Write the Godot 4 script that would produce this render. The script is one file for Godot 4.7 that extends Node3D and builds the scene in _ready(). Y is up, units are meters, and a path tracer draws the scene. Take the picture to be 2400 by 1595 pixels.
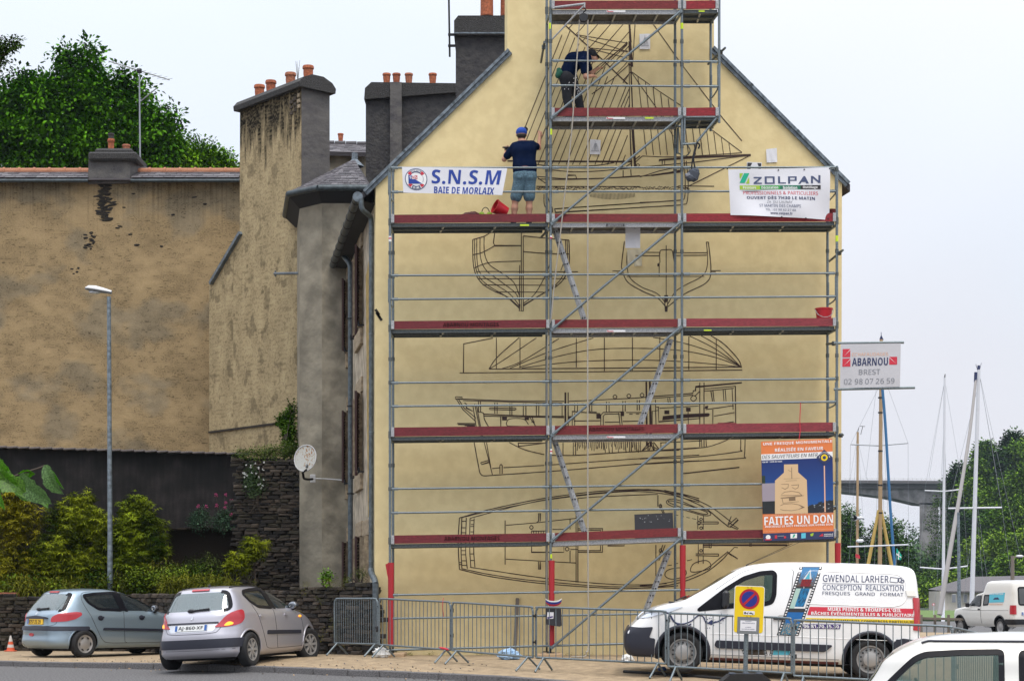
extends Node3D
# A painted gable behind scaffolding by a harbour car park. Pixel measurements of the photograph (2400 x 1595) become points
# of real planes with P(px, py, depth): depth in metres from the lens, focal length 4700 px, horizon at row 1390.
const F:=4700.0
const EYE:=1.45
const HZ:=1390.0
const DF:=38.0
const DR:=38.73
const DW:=39.05
var rng:=RandomNumberGenerator.new()
var M:={}
var T:={}
class MB:
	var v:=PackedVector3Array()
	var n:=PackedVector3Array()
	var uv:=PackedVector2Array()
	var c:=PackedColorArray()
	var tint:=Color.WHITE
	var colored:=false
	func tri(a:Vector3,b:Vector3,d:Vector3,na:=Vector3.ZERO,nb:=Vector3.ZERO,nd:=Vector3.ZERO,ua:=Vector2.ZERO,ub:=Vector2.ZERO,ud:=Vector2.ZERO)->void:
		var g:=(b-a).cross(d-a)
		if g.length_squared()<1e-16:return
		if na==Vector3.ZERO:
			na=g.normalized(); nb=na; nd=na
		elif g.dot(na+nb+nd)<0.0:
			var t:=b; b=d; d=t
			t=nb; nb=nd; nd=t
			var w:=ub; ub=ud; ud=w
		v.append(a); v.append(d); v.append(b)
		n.append(na); n.append(nd); n.append(nb)
		uv.append(ua); uv.append(ud); uv.append(ub)
		if colored:
			c.append(tint); c.append(tint); c.append(tint)
	func quad(a:Vector3,b:Vector3,d:Vector3,e:Vector3,hint:=Vector3.ZERO,u0:=Vector2(0,0),u1:=Vector2(1,1))->void:
		var g:=(d-a).cross(e-b).normalized()
		if hint!=Vector3.ZERO and g.dot(hint)<0.0:g=-g
		var ub:=Vector2(u1.x,u0.y)
		var ue:=Vector2(u0.x,u1.y)
		tri(a,b,d,g,g,g,u0,ub,u1)
		tri(a,d,e,g,g,g,u0,u1,ue)
	func squad(a:Vector3,b:Vector3,d:Vector3,e:Vector3,na:Vector3,nb:Vector3,nd:Vector3,ne:Vector3)->void:
		tri(a,b,d,na,nb,nd)
		tri(a,d,e,na,nd,ne)
	func box(tr:Transform3D,s:Vector3,bv:=0.0)->void:
		var h:=s*0.5
		for ax in 3:
			var u:=(ax+1)%3
			var w:=(ax+2)%3
			for sg in [-1.0,1.0]:
				var q:=[]
				for k in [[-1,-1],[1,-1],[1,1],[-1,1]]:
					var p:=Vector3.ZERO
					p[ax]=sg*h[ax]; p[u]=k[0]*(h[u]-bv); p[w]=k[1]*(h[w]-bv)
					q.append(tr*p)
				var nn:=Vector3.ZERO
				nn[ax]=sg
				quad(q[0],q[1],q[2],q[3],tr.basis*nn)
			if bv>0.0:
				for su in [-1.0,1.0]:
					for sw in [-1.0,1.0]:
						var p1:=Vector3.ZERO
						var p2:=Vector3.ZERO
						p1[u]=su*h[u]; p1[w]=sw*(h[w]-bv)
						p2[u]=su*(h[u]-bv); p2[w]=sw*h[w]
						var e1:=p1; var e2:=p2
						p1[ax]=-(h[ax]-bv); p2[ax]=p1[ax]
						e1[ax]=h[ax]-bv; e2[ax]=e1[ax]
						var hn:=Vector3.ZERO
						hn[u]=su; hn[w]=sw
						quad(tr*p1,tr*p2,tr*e2,tr*e1,tr.basis*hn)
		if bv>0.0:
			for sx in [-1.0,1.0]:
				for sy in [-1.0,1.0]:
					for sz in [-1.0,1.0]:
						var hn:=tr.basis*Vector3(sx,sy,sz)
						tri(tr*Vector3(sx*h.x,sy*(h.y-bv),sz*(h.z-bv)),tr*Vector3(sx*(h.x-bv),sy*h.y,sz*(h.z-bv)),tr*Vector3(sx*(h.x-bv),sy*(h.y-bv),sz*h.z),hn,hn,hn)
	func bx(p:Vector3,s:Vector3,bv:=0.0,rot:=Vector3.ZERO)->void:
		box(Transform3D(Basis.from_euler(rot),p),s,bv)
	func bar(a:Vector3,b:Vector3,w:float,h:float,up:=Vector3.UP,bv:=0.0)->void:
		var z:=(b-a).normalized()
		if absf(z.dot(up))>0.98:up=Vector3(1,0,0) if absf(z.x)<0.9 else Vector3(0,0,1)
		var x:=up.cross(z).normalized()
		box(Transform3D(Basis(x,z.cross(x),z),(a+b)*0.5),Vector3(w,h,a.distance_to(b)),bv)
	func tube(pts:PackedVector3Array,r:float,sides:=8,r2:=-1.0,closed:=false,caps:=true)->void:
		var m:=pts.size()
		if r2<0.0:r2=r
		var rings:=[]
		var dirs:=[]
		var up:=Vector3.UP
		for i in m:
			var dr:Vector3
			if closed:dr=(pts[(i+1)%m]-pts[(i+m-1)%m]).normalized()
			elif i==0:dr=(pts[1]-pts[0]).normalized()
			elif i==m-1:dr=(pts[i]-pts[i-1]).normalized()
			else:dr=((pts[i+1]-pts[i]).normalized()+(pts[i]-pts[i-1]).normalized()).normalized()
			if i==0:
				up=Vector3.UP if absf(dr.y)<0.9 else Vector3(0,0,1)
			var x:=up.cross(dr).normalized()
			up=dr.cross(x).normalized()
			var rr:=lerpf(r,r2,float(i)/maxf(1.0,m-1.0))
			var ring:=[]
			for k in sides:
				var a:=TAU*k/sides
				ring.append([pts[i]+(x*cos(a)+up*sin(a))*rr,x*cos(a)+up*sin(a)])
			rings.append(ring); dirs.append(dr)
		for i in (m if closed else m-1):
			var ra:Array=rings[i]
			var rb:Array=rings[(i+1)%m]
			for k in sides:
				var k2:=(k+1)%sides
				squad(ra[k][0],ra[k2][0],rb[k2][0],rb[k][0],ra[k][1],ra[k2][1],rb[k2][1],rb[k][1])
		if caps and not closed:
			for e in [[0,-1.0],[m-1,1.0]]:
				var rg:Array=rings[e[0]]
				var nn:Vector3=dirs[e[0]]*e[1]
				for k in range(1,sides-1):
					tri(rg[0][0],rg[k][0],rg[k+1][0],nn,nn,nn)
	func cyl(a:Vector3,b:Vector3,ra:float,rb:=-1.0,sides:=10)->void:
		tube(PackedVector3Array([a,b]),ra,sides,rb)
	func lathe(tr:Transform3D,prof:PackedVector2Array,seg:=20,hard:=false)->void:
		var m:=prof.size()
		for i in m-1:
			var d1:=prof[i+1]-prof[i]
			if d1.length()<1e-6:continue
			var nl:=Vector2(d1.y,-d1.x).normalized()
			var na:=nl
			var nb:=nl
			if not hard:
				if i>0:
					var d0:=(prof[i]-prof[i-1]).normalized()
					if d0.dot(d1.normalized())>0.6:na=(Vector2(d0.y,-d0.x)+nl).normalized()
				if i<m-2:
					var d2:=(prof[i+2]-prof[i+1]).normalized()
					if d2.dot(d1.normalized())>0.6:nb=(Vector2(d2.y,-d2.x)+nl).normalized()
			for k in seg:
				var a:=TAU*k/seg
				var b:=TAU*(k+1)/seg
				var da:=Vector3(cos(a),0,sin(a))
				var db:=Vector3(cos(b),0,sin(b))
				squad(tr*(da*prof[i].x+Vector3(0,prof[i].y,0)),tr*(db*prof[i].x+Vector3(0,prof[i].y,0)),tr*(db*prof[i+1].x+Vector3(0,prof[i+1].y,0)),tr*(da*prof[i+1].x+Vector3(0,prof[i+1].y,0)),
					(tr.basis*(da*na.x+Vector3(0,na.y,0))).normalized(),(tr.basis*(db*na.x+Vector3(0,na.y,0))).normalized(),(tr.basis*(db*nb.x+Vector3(0,nb.y,0))).normalized(),(tr.basis*(da*nb.x+Vector3(0,nb.y,0))).normalized())
	func ball(ctr:Vector3,r:Vector3,bs:=Basis(),seg:=14,rows:=9)->void:
		var g:=func(i:int,k:int)->Vector3:
			var a:=PI*i/rows-PI/2
			var b:=TAU*k/seg
			return Vector3(cos(a)*cos(b),sin(a),cos(a)*sin(b))
		for i in rows:
			for k in seg:
				var q:=[g.call(i,k),g.call(i,k+1),g.call(i+1,k+1),g.call(i+1,k)]
				squad(ctr+bs*(q[0]*r),ctr+bs*(q[1]*r),ctr+bs*(q[2]*r),ctr+bs*(q[3]*r),(bs*(q[0]/r)).normalized(),(bs*(q[1]/r)).normalized(),(bs*(q[2]/r)).normalized(),(bs*(q[3]/r)).normalized())
	func prism(tr:Transform3D,poly:PackedVector2Array,depth:float,back:=true)->void:
		var idx:=Geometry2D.triangulate_polygon(poly)
		var nz:=tr.basis.z.normalized()
		var dz:=-nz*depth
		for i in range(0,idx.size(),3):
			var a:=tr*Vector3(poly[idx[i]].x,poly[idx[i]].y,0)
			var b:=tr*Vector3(poly[idx[i+1]].x,poly[idx[i+1]].y,0)
			var d:=tr*Vector3(poly[idx[i+2]].x,poly[idx[i+2]].y,0)
			tri(a,b,d,nz,nz,nz)
			if back and depth>0.0:tri(a+dz,b+dz,d+dz,-nz,-nz,-nz)
		if depth<=0.0:return
		var cw:=-1.0 if Geometry2D.is_polygon_clockwise(poly) else 1.0
		for i in poly.size():
			var p:=poly[i]
			var q:=poly[(i+1)%poly.size()]
			var e:=q-p
			var hint:=tr.basis*Vector3(e.y*cw,-e.x*cw,0)
			var a:=tr*Vector3(p.x,p.y,0)
			var b:=tr*Vector3(q.x,q.y,0)
			quad(a,b,b+dz,a+dz,hint)
	func add(o:MB,tr:=Transform3D())->void:
		for i in o.v.size():
			v.append(tr*o.v[i]); n.append((tr.basis*o.n[i]).normalized()); uv.append(o.uv[i])
			if colored:c.append(o.c[i] if o.colored else tint)
	func done(org:=Vector3.ZERO)->ArrayMesh:
		var am:=ArrayMesh.new()
		if v.is_empty():return am
		var vv:=v
		if org!=Vector3.ZERO:
			vv=v.duplicate()
			for i in vv.size():vv[i]-=org
		var arr:=[]
		arr.resize(Mesh.ARRAY_MAX)
		arr[Mesh.ARRAY_VERTEX]=vv
		arr[Mesh.ARRAY_NORMAL]=n
		arr[Mesh.ARRAY_TEX_UV]=uv
		if colored:arr[Mesh.ARRAY_COLOR]=c
		am.add_surface_from_arrays(Mesh.PRIMITIVE_TRIANGLES,arr)
		return am
func P(px:float,py:float,d:float)->Vector3:
	return v3((px-1200.0)*d/F,EYE-(py-HZ)*d/F,-d)
func lin(r:float,g:float,b:float)->Color:
	return Color(r,g,b).linear_to_srgb()
func mat(called:String,col:Color,rough:=0.8,metal:=0.0,spec:=0.5)->StandardMaterial3D:
	var m:=StandardMaterial3D.new()
	m.resource_name=called
	m.albedo_color=Color(col.r,col.g,col.b).linear_to_srgb()
	m.roughness=rough; m.metallic=metal; m.metallic_specular=spec
	M[called]=m
	return m
func tri_tex(m:StandardMaterial3D,tex:Texture2D,scale:float,bump:Texture2D=null,cm:=0.0,world:=true)->void:
	if tex:m.albedo_texture=tex
	m.uv1_triplanar=true
	m.uv1_world_triplanar=world
	m.uv1_scale=Vector3.ONE*scale
	if bump:
		m.heightmap_enabled=true; m.heightmap_texture=bump; m.heightmap_scale=cm
func glass(called:String,col:Color,alpha:float)->void:
	var m:=mat(called,col,0.03,0.0,0.6)
	m.transparency=BaseMaterial3D.TRANSPARENCY_ALPHA
	m.albedo_color.a=alpha
func noise_tex(called:String,seed_:int,freq:float,lo:Color,hi:Color,oct:=5,size:=512,kind:=FastNoiseLite.TYPE_SIMPLEX_SMOOTH)->void:
	var fn:=FastNoiseLite.new()
	fn.seed=seed_; fn.frequency=freq; fn.fractal_octaves=oct; fn.noise_type=kind
	var gr:=Gradient.new()
	gr.set_color(0,lo); gr.set_color(1,hi)
	gr.set_offset(0,0.25); gr.set_offset(1,0.75)
	var nt:=NoiseTexture2D.new()
	nt.width=size; nt.height=size; nt.seamless=true; nt.noise=fn; nt.color_ramp=gr; nt.normalize=true
	T[called]=nt
func pic(called:String,w:int,h:int,f:Callable)->void:
	var data:=PackedByteArray()
	data.resize(w*h*3)
	for y in h:
		for x in w:
			var c:Color=f.call((x+0.5)/w,(y+0.5)/h)
			var i:=(y*w+x)*3
			data[i]=clampi(int(c.r*255.0),0,255); data[i+1]=clampi(int(c.g*255.0),0,255); data[i+2]=clampi(int(c.b*255.0),0,255)
	T[called]=ImageTexture.create_from_image(Image.create_from_data(w,h,false,Image.FORMAT_RGB8,data))
func thing(called:String,label:String,category:String,at:=Vector3.ZERO,group:="")->Node3D:
	var o:=Node3D.new()
	o.name=called
	o.position=at
	add_child(o,true)
	o.set_meta("label",label); o.set_meta("category",category)
	if group!="":o.set_meta("group",group)
	return o
func part(th:Node3D,called:String,mb:MB,m:Material)->MeshInstance3D:
	var org:=Vector3.ZERO
	var q:Node=th
	while q is Node3D and q!=self:
		org+=(q as Node3D).position
		q=q.get_parent()
	return lpart(th,called,mb.done(org),m)
func lpart(th:Node3D,called:String,mesh:Mesh,m:Material)->MeshInstance3D:
	var o:=MeshInstance3D.new()
	o.name=called
	o.mesh=mesh
	o.material_override=m
	th.add_child(o,true)
	return o
func solo(called:String,mb:MB,m:Material,label:String,category:String,group:="",at:=Vector3.ZERO)->MeshInstance3D:
	var o:=MeshInstance3D.new()
	o.name=called
	o.mesh=mb.done(at)
	o.position=at
	o.material_override=m
	add_child(o,true)
	o.set_meta("label",label); o.set_meta("category",category)
	if group!="":o.set_meta("group",group)
	return o
func struct(called:String,mb:MB,m:Material)->MeshInstance3D:
	var o:=MeshInstance3D.new()
	o.name=called
	o.mesh=mb.done()
	o.material_override=m
	add_child(o,true)
	o.set_meta("kind","structure")
	return o
func smooth(pts:PackedVector2Array,sub:=5,closed:=false)->PackedVector2Array:
	var out:=PackedVector2Array()
	var m:=pts.size()
	if m<3:return pts
	for i in (m if closed else m-1):
		var p0:=pts[(i+m-1)%m] if closed or i>0 else pts[0]
		var p1:=pts[i]
		var p2:=pts[(i+1)%m]
		var p3:=pts[(i+2)%m] if closed or i<m-2 else pts[m-1]
		for k in sub:
			out.append(p1.cubic_interpolate(p2,p0,p3,float(k)/sub))
	if not closed:out.append(pts[m-1])
	return out
func smooth3(pts:PackedVector3Array,sub:=5)->PackedVector3Array:
	var out:=PackedVector3Array()
	var m:=pts.size()
	for i in m-1:
		for k in sub:
			out.append(pts[i].cubic_interpolate(pts[i+1],pts[maxi(i-1,0)],pts[mini(i+2,m-1)],float(k)/sub))
	out.append(pts[m-1])
	return out
func rounded(pts:PackedVector2Array,r:float,steps:=4)->PackedVector2Array:
	var out:=PackedVector2Array()
	var m:=pts.size()
	for i in m:
		var p:=pts[i]
		var a:=pts[(i+m-1)%m]-p
		var b:=pts[(i+1)%m]-p
		var rr:=minf(r,minf(a.length(),b.length())*0.45)
		var s:=p+a.normalized()*rr
		var e:=p+b.normalized()*rr
		for k in steps+1:
			var t:=float(k)/steps
			out.append(s.lerp(p,t).lerp(p.lerp(e,t),t))
	return out
func nums(s:String)->PackedVector2Array:
	var out:=PackedVector2Array()
	for w in s.split(" ",false):
		var q:=w.split(",")
		out.append(v2(float(q[0]),float(q[1])))
	return out
func rect2(x0:float,y0:float,x1:float,y1:float)->PackedVector2Array:
	return PackedVector2Array([v2(x0,y0),v2(x1,y0),v2(x1,y1),v2(x0,y1)])
func text_mb(s:String,w:float,h:float,f:Callable,bold:=true,slant:=0.0,serif:=false)->MB:
	var font:=SystemFont.new()
	font.font_names=PackedStringArray(["Droid Serif" if serif else "Droid Sans"])
	font.font_weight=700 if bold else 400
	var tm:=TextMesh.new()
	tm.font=font; tm.text=s; tm.font_size=48; tm.pixel_size=0.01; tm.depth=0.02; tm.curve_step=2.0
	var arr:=tm.get_mesh_arrays()
	var vs:PackedVector3Array=arr[Mesh.ARRAY_VERTEX]
	var ns:PackedVector3Array=arr[Mesh.ARRAY_NORMAL]
	var idx:PackedInt32Array=arr[Mesh.ARRAY_INDEX] if arr[Mesh.ARRAY_INDEX]!=null else PackedInt32Array(range(vs.size()))
	var lo:=v2(1e9,1e9)
	var hi:=v2(-1e9,-1e9)
	for q in vs:
		lo=lo.min(v2(q.x,q.y)); hi=hi.max(v2(q.x,q.y))
	var sx:=w/maxf(hi.x-lo.x,1e-6)
	var sy:=h/maxf(hi.y-lo.y,1e-6) if h>0.0 else sx
	var mb:=MB.new()
	for i in range(0,idx.size(),3):
		if ns[idx[i]].z<0.5:continue
		var t:=[]
		for k in 3:
			var q:=vs[idx[i+k]]
			var yy:=(q.y-lo.y)*sy
			t.append(f.call((q.x-lo.x)*sx+slant*yy,yy))
		mb.tri(t[0],t[2],t[1])
	return mb
func _ready()->void:
	rng.seed=7
	var cam:=Camera3D.new()
	cam.name="camera"
	add_child(cam)
	cam.position=v3(0,EYE,0)
	var near:=0.1
	cam.set_frustum(near*1595.0/F,v2(0,(HZ-797.5)/F*near),near,6000.0)
	cam.current=true
	sky_and_light()
	make_textures()
	make_materials()
	ground()
	background_left()
	house()
	mural()
	scaffold()
	banners()
	scaffold_things()
	people()
	left_terrace()
	street_things()
	barriers()
	cars()
	harbour()
	trees()
func sky_and_light()->void:
	var env:=Environment.new()
	var w:=512
	var h:=256
	var fn:=FastNoiseLite.new()
	fn.seed=4; fn.frequency=0.9; fn.fractal_octaves=5
	var im:=Image.create(w,h,false,Image.FORMAT_RGBF)
	for y in h:
		var el:=(0.5-(y+0.5)/h)*PI
		for x in w:
			var az:=TAU*(x+0.5)/w
			var c:=Color(0.30,0.30,0.29)
			if el>-0.02:
				var s:=sin(maxf(el,0.0))
				var dirv:=v3(cos(el)*sin(az),sin(el)*2.0,cos(el)*cos(az))
				var k:=fn.get_noise_3dv(dirv*1.6)
				var k2:=fn.get_noise_3dv(dirv*4.0+v3(9,3,1))
				var b:=0.80+1.65*pow(s,1.6)
				var blue:=clampf(0.5+k*1.6,0.0,1.0)
				c=Color(1.0,1.015,1.10).lerp(Color(0.86,0.96,1.08),blue*0.75)
				b*=1.0+0.05*k2+0.05*k
				c=Color(c.r*b,c.g*b,c.b*b)
			im.set_pixel(x,y,c)
	var ps:=PanoramaSkyMaterial.new()
	ps.panorama=ImageTexture.create_from_image(im)
	var sk:=Sky.new()
	sk.sky_material=ps
	env.background_mode=Environment.BG_SKY
	env.sky=sk
	env.tonemap_mode=Environment.TONE_MAPPER_LINEAR
	env.tonemap_exposure=1.0
	env.sdfgi_enabled=true; env.ssao_enabled=true; env.ssil_enabled=true
	env.fog_enabled=true
	env.fog_density=0.00012
	env.fog_light_color=Color(0.80,0.86,0.93)
	var we:=WorldEnvironment.new()
	we.name="world_environment"
	we.environment=env
	add_child(we)
	var sun:=DirectionalLight3D.new()
	sun.name="sun"
	sun.light_energy=0.6
	sun.light_color=Color(1.0,0.96,0.9)
	sun.light_angular_distance=22.0
	sun.shadow_enabled=true
	sun.rotation=v3(deg_to_rad(-66),deg_to_rad(20),0)
	add_child(sun)
func make_textures()->void:
	noise_tex("mottle",3,0.012,Color(0.74,0.74,0.74),Color(1,1,1))
	noise_tex("fine",5,0.05,Color(0.6,0.6,0.6),Color(1,1,1),4)
	noise_tex("faint",11,0.02,Color(0.965,0.96,0.95),Color(1,1,1),6)
	noise_tex("grit",8,0.25,Color(0.35,0.35,0.35),Color(1,1,1),3)
	noise_tex("bumpy",21,0.06,Color(0,0,0),Color(1,1,1),4)
	noise_tex("leafy",31,0.03,Color(0.55,0.6,0.5),Color(1,1,1),4)
	var fa:=FastNoiseLite.new()
	fa.seed=77; fa.frequency=1.0; fa.fractal_octaves=4
	var fb:=FastNoiseLite.new()
	fb.seed=12; fb.frequency=1.0; fb.fractal_octaves=3
	pic("roughcast",1024,1024,func(u:float,v:float)->Color:
		var wx:=fb.get_noise_2d(u*9.0,v*9.0)*0.10
		var wy:=fb.get_noise_2d(u*9.0+40.0,v*9.0)*0.10
		var a:=fa.get_noise_2d((u+wx)*110.0,(v+wy)*210.0)
		var b:=fa.get_noise_2d(u*11.0+5.0,v*15.0)
		var d:=fa.get_noise_2d(u*300.0,v*320.0)
		var k:=0.86+0.22*minf(a,0.10)+0.17*b+0.13*d
		k-=0.22*clampf(-a-b-0.42,0.0,0.5)
		return Color(k*0.98,k*0.97,k*0.95-0.04*b))
	pic("blind_wall",1024,1024,func(u:float,v:float)->Color:
		var a:=fa.get_noise_2d(u*150.0+fb.get_noise_2d(u*20.0,v*20.0)*4.0,v*260.0)
		var b:=fa.get_noise_2d(u*7.0+2.0,v*9.0)
		var e:=fb.get_noise_2d(u*26.0,v*40.0+7.0)
		var d:=fa.get_noise_2d(u*420.0,v*420.0)
		var k:=0.86+0.10*minf(a,0.15)+0.13*b+0.07*e+0.10*d
		var st:=fa.get_noise_2d(u*120.0,v*2.2+4.0)
		k-=(0.10+0.5*maxf(st,0.0))*clampf(1.0-v*(7.0-5.0*e),0.0,1.0)*0.6
		if a<-0.36 and b+e<0.05:k-=0.20
		var g:=clampf((fa.get_noise_2d(u*5.0+9.0,v*6.0)-0.05)*2.2,0.0,0.7)
		var c:=Color(k,k*0.985,k*0.96).lerp(Color(k*0.83,k*0.865,k*0.93),g)
		return c)
	pic("sooty",512,256,func(u:float,v:float)->Color:
		var s:=fa.get_noise_2d(u*60.0,v*3.0)
		var b:=fa.get_noise_2d(u*7.0+3.0,v*5.0)
		var d:=fb.get_noise_2d(u*160.0,v*80.0)
		var k:=clampf(0.30+0.42*v+0.30*b+0.16*s+0.10*d,0.10,0.95)
		return Color(k,k*0.97,k*0.97))
	pic("stack",512,1024,func(u:float,v:float)->Color:
		var wx:=fb.get_noise_2d(u*5.0,v*12.0)*0.10
		var a:=fa.get_noise_2d((u+wx)*26.0,v*135.0)
		var s:=fa.get_noise_2d(u*16.0+9.0,v*10.0)
		var d:=fa.get_noise_2d(u*120.0,v*300.0)
		var k:=0.92+0.26*minf(a,0.1)+0.16*d+0.12*fa.get_noise_2d(u*5.0,v*12.0)
		var soot:=clampf((0.108+0.10*s-v)*11.0,0.0,1.0)*clampf(0.75+a*0.9,0.3,1.0)
		soot=maxf(soot,clampf((fa.get_noise_2d(u*4.0,v*13.0)-0.22)*1.2,0.0,0.22))
		soot=clampf(soot+0.3*d*soot,0.0,1.0)
		return Color(k,k*0.975,k*0.93).lerp(Color(0.17,0.17,0.18),soot))
	pic("board",1024,64,func(u:float,v:float)->Color:
		var a:=fa.get_noise_2d(u*14.0,v*22.0)
		var d:=fb.get_noise_2d(u*70.0,v*8.0)
		var k:=0.82+0.22*a+0.16*d
		var chip:=fb.get_noise_2d(u*36.0+3.0,v*5.0+8.0)
		if chip>0.50 and v<0.55:return Color(1.0,0.93,0.93)
		return Color(k,k*0.96,k*0.96))
	pic("galva",256,256,func(u:float,v:float)->Color:
		var a:=fa.get_noise_2d(u*20.0,v*20.0)
		var b:=fb.get_noise_2d(u*60.0,v*60.0)
		var k:=0.78+0.2*a+0.1*b
		return Color(k,k,k) if b<0.38 else Color(1,1,0.97))
	pic("rust",256,256,func(u:float,v:float)->Color:
		var a:=fa.get_noise_2d(u*8.0,v*7.0)
		var b:=fb.get_noise_2d(u*30.0,v*30.0)
		var k:=clampf((a+0.5*b-0.10-absf(u-0.34)*0.7+(v-0.5)*0.3)*5.0,0.0,1.0)
		return Color(0.86,0.86,0.84).lerp(Color(0.66,0.42,0.16),k))
	pic("sandy",1024,1024,func(u:float,v:float)->Color:
		var a:=fa.get_noise_2d(u*14.0,v*14.0)
		var b:=fb.get_noise_2d(u*90.0,v*90.0)
		var d:=fa.get_noise_2d(u*400.0,v*400.0)
		var k:=0.86+0.16*a+0.12*b+0.14*d
		return Color(k,k*0.985,k*0.96))
	pic("print_harbour",96,96,func(u:float,v:float)->Color:
		var tri:=absf(u-0.5)<(v-0.1)*0.5 and v<0.62
		if tri and absf(u-0.5)<(v-0.22)*0.36:return Color(0.35,0.75,0.85)
		if tri:return Color(0.92,0.94,0.95)
		if v>0.62 and absf(u-0.5)<0.3:return Color(0.62,0.12,0.10) if fb.get_noise_2d(u*20,v*20)>-0.2 else Color(0.15,0.16,0.3)
		return Color(0.36,0.62,0.85).lerp(Color(0.42,0.30,0.22),clampf(v*1.6-0.6+fb.get_noise_2d(u*12,v*12),0,1)))
	pic("print_block",96,96,func(u:float,v:float)->Color:
		if u<0.3:return Color(0.72,0.84,0.80)
		if u>0.86 or v>0.92:return Color(0.95,0.96,0.96)
		return Color(0.12,0.52,0.74).lerp(Color(0.1,0.2,0.3),clampf(fb.get_noise_2d(u*22+v*8,v*3)*3.0,0,1)))
	pic("print_sea",96,96,func(u:float,v:float)->Color:
		var k:=fb.get_noise_2d(u*9,v*9)
		if v<0.5:return Color(0.10,0.42,0.70)
		return Color(0.20,0.48,0.60).lerp(Color(0.70,0.62,0.56),clampf(k*3.0+0.3,0,1)))
	pic("print_poster",128,128,func(u:float,v:float)->Color:
		var c:=Color(0.02,0.16,0.42).lerp(Color(0.05,0.36,0.66),v)
		var k:=fb.get_noise_2d(u*14.0,v*14.0)
		if v>0.93:return Color(0.12,0.13,0.16)
		if u>0.62 and v>0.86-0.25*(u-0.62)+0.03*k:return Color(0.10,0.12,0.15).lerp(Color(0.75,0.78,0.8),clampf((k-0.25)*4.0,0,1) if v>0.83 else 0.0)
		if u<0.24 and v>0.42:return Color(0.62,0.58,0.62) if v<0.75 else Color(0.10,0.12,0.13)
		if u<0.05 and v>0.28:return Color(0.13,0.2,0.12)
		return c)
func make_materials()->void:
	var m:=mat("yellow_render",Color(0.785,0.645,0.355),0.95,0.0,0.2)
	tri_tex(m,T.faint,0.28,T.bumpy,0.07)
	m=mat("asphalt",Color(0.17,0.165,0.165),0.95)
	tri_tex(m,T.fine,0.9,T.grit,0.2)
	m=mat("sand_pavement",Color(0.43,0.33,0.215),0.97)
	tri_tex(m,T.sandy,0.22,T.grit,0.3)
	m=mat("kerb_granite",Color(0.20,0.19,0.19),0.85)
	tri_tex(m,T.fine,1.5)
	m=mat("beige_roughcast",Color(0.455,0.345,0.20),0.97,0.0,0.2)
	m.albedo_texture=T.blind_wall
	m=mat("stack_render",Color(0.47,0.39,0.25),0.97,0.0,0.2)
	m.albedo_texture=T.stack
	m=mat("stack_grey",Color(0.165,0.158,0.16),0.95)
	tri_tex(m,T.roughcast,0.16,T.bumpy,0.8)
	m=mat("chimney_dark",Color(0.085,0.083,0.088),0.95)
	tri_tex(m,T.roughcast,0.3,T.bumpy,0.8)
	m=mat("chimney_cap",Color(0.075,0.072,0.07),0.95)
	tri_tex(m,T.fine,1.0,T.bumpy,1.0)
	m=mat("sooty_wall",Color(0.075,0.066,0.064),0.95)
	m.albedo_texture=T.sooty
	m=mat("coping_grey",Color(0.22,0.19,0.185),0.9)
	tri_tex(m,T.fine,2.0)
	m=mat("tower_render",Color(0.34,0.30,0.225),0.95)
	tri_tex(m,T.mottle,0.22,T.bumpy,0.5)
	m=mat("facade_render",Color(0.56,0.475,0.355),0.95)
	tri_tex(m,T.mottle,0.3,T.bumpy,0.5)
	m=mat("facade_stone",Color(0.46,0.36,0.24),0.9)
	tri_tex(m,T.mottle,1.0,T.bumpy,0.5)
	m=mat("ochre_stain",Color(0.50,0.34,0.10),0.95)
	tri_tex(m,T.mottle,0.8)
	mat("shade_black",Color(0.02,0.02,0.022),0.9)  # near-black colour paints the shade under the eaves and inside the house
	m=mat("zinc",Color(0.19,0.23,0.265),0.5,0.25)
	tri_tex(m,T.mottle,1.2)
	m=mat("pipe_zinc",Color(0.13,0.16,0.18),0.5,0.3)
	tri_tex(m,T.mottle,1.2)
	m=mat("zinc_dark",Color(0.075,0.095,0.105),0.5,0.4)
	tri_tex(m,T.mottle,1.2)
	for i in 4:
		m=mat("slate_%d"%i,[Color(0.085,0.075,0.085),Color(0.15,0.135,0.145),Color(0.24,0.22,0.235),Color(0.115,0.10,0.115)][i],0.55)
		tri_tex(m,T.fine,3.0,T.bumpy,0.3)
	for i in 3:
		m=mat("pot_%d"%i,[Color(0.50,0.15,0.065),Color(0.42,0.12,0.055),Color(0.46,0.17,0.09)][i],0.85)
		tri_tex(m,T.mottle,2.0)
	m=mat("ridge_orange",Color(0.55,0.24,0.13),0.85)
	tri_tex(m,T.fine,2.0)
	for i in 5:
		m=mat("stone_%d"%i,[Color(0.065,0.052,0.04),Color(0.105,0.08,0.06),Color(0.036,0.03,0.026),Color(0.15,0.115,0.085),Color(0.08,0.066,0.042)][i],0.95)
		tri_tex(m,T.fine,3.0,T.bumpy,1.2)
	for i in 5:
		m=mat("dark_stone_%d"%i,[Color(0.024,0.019,0.015),Color(0.042,0.033,0.026),Color(0.015,0.012,0.010),Color(0.065,0.05,0.038),Color(0.03,0.025,0.018)][i],0.97,0.0,0.2)
		tri_tex(m,T.fine,3.0,T.bumpy,1.2)
	m=mat("mortar_dark",Color(0.018,0.015,0.013),0.97)
	tri_tex(m,T.fine,2.0,T.bumpy,1.0)
	mat("shutter_red",Color(0.055,0.022,0.020),0.7)
	mat("window_white",Color(0.58,0.56,0.52),0.6)
	mat("iron",Color(0.02,0.02,0.022),0.5,0.6)
	glass("pane",Color(0.8,0.9,0.9),0.18)
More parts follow.
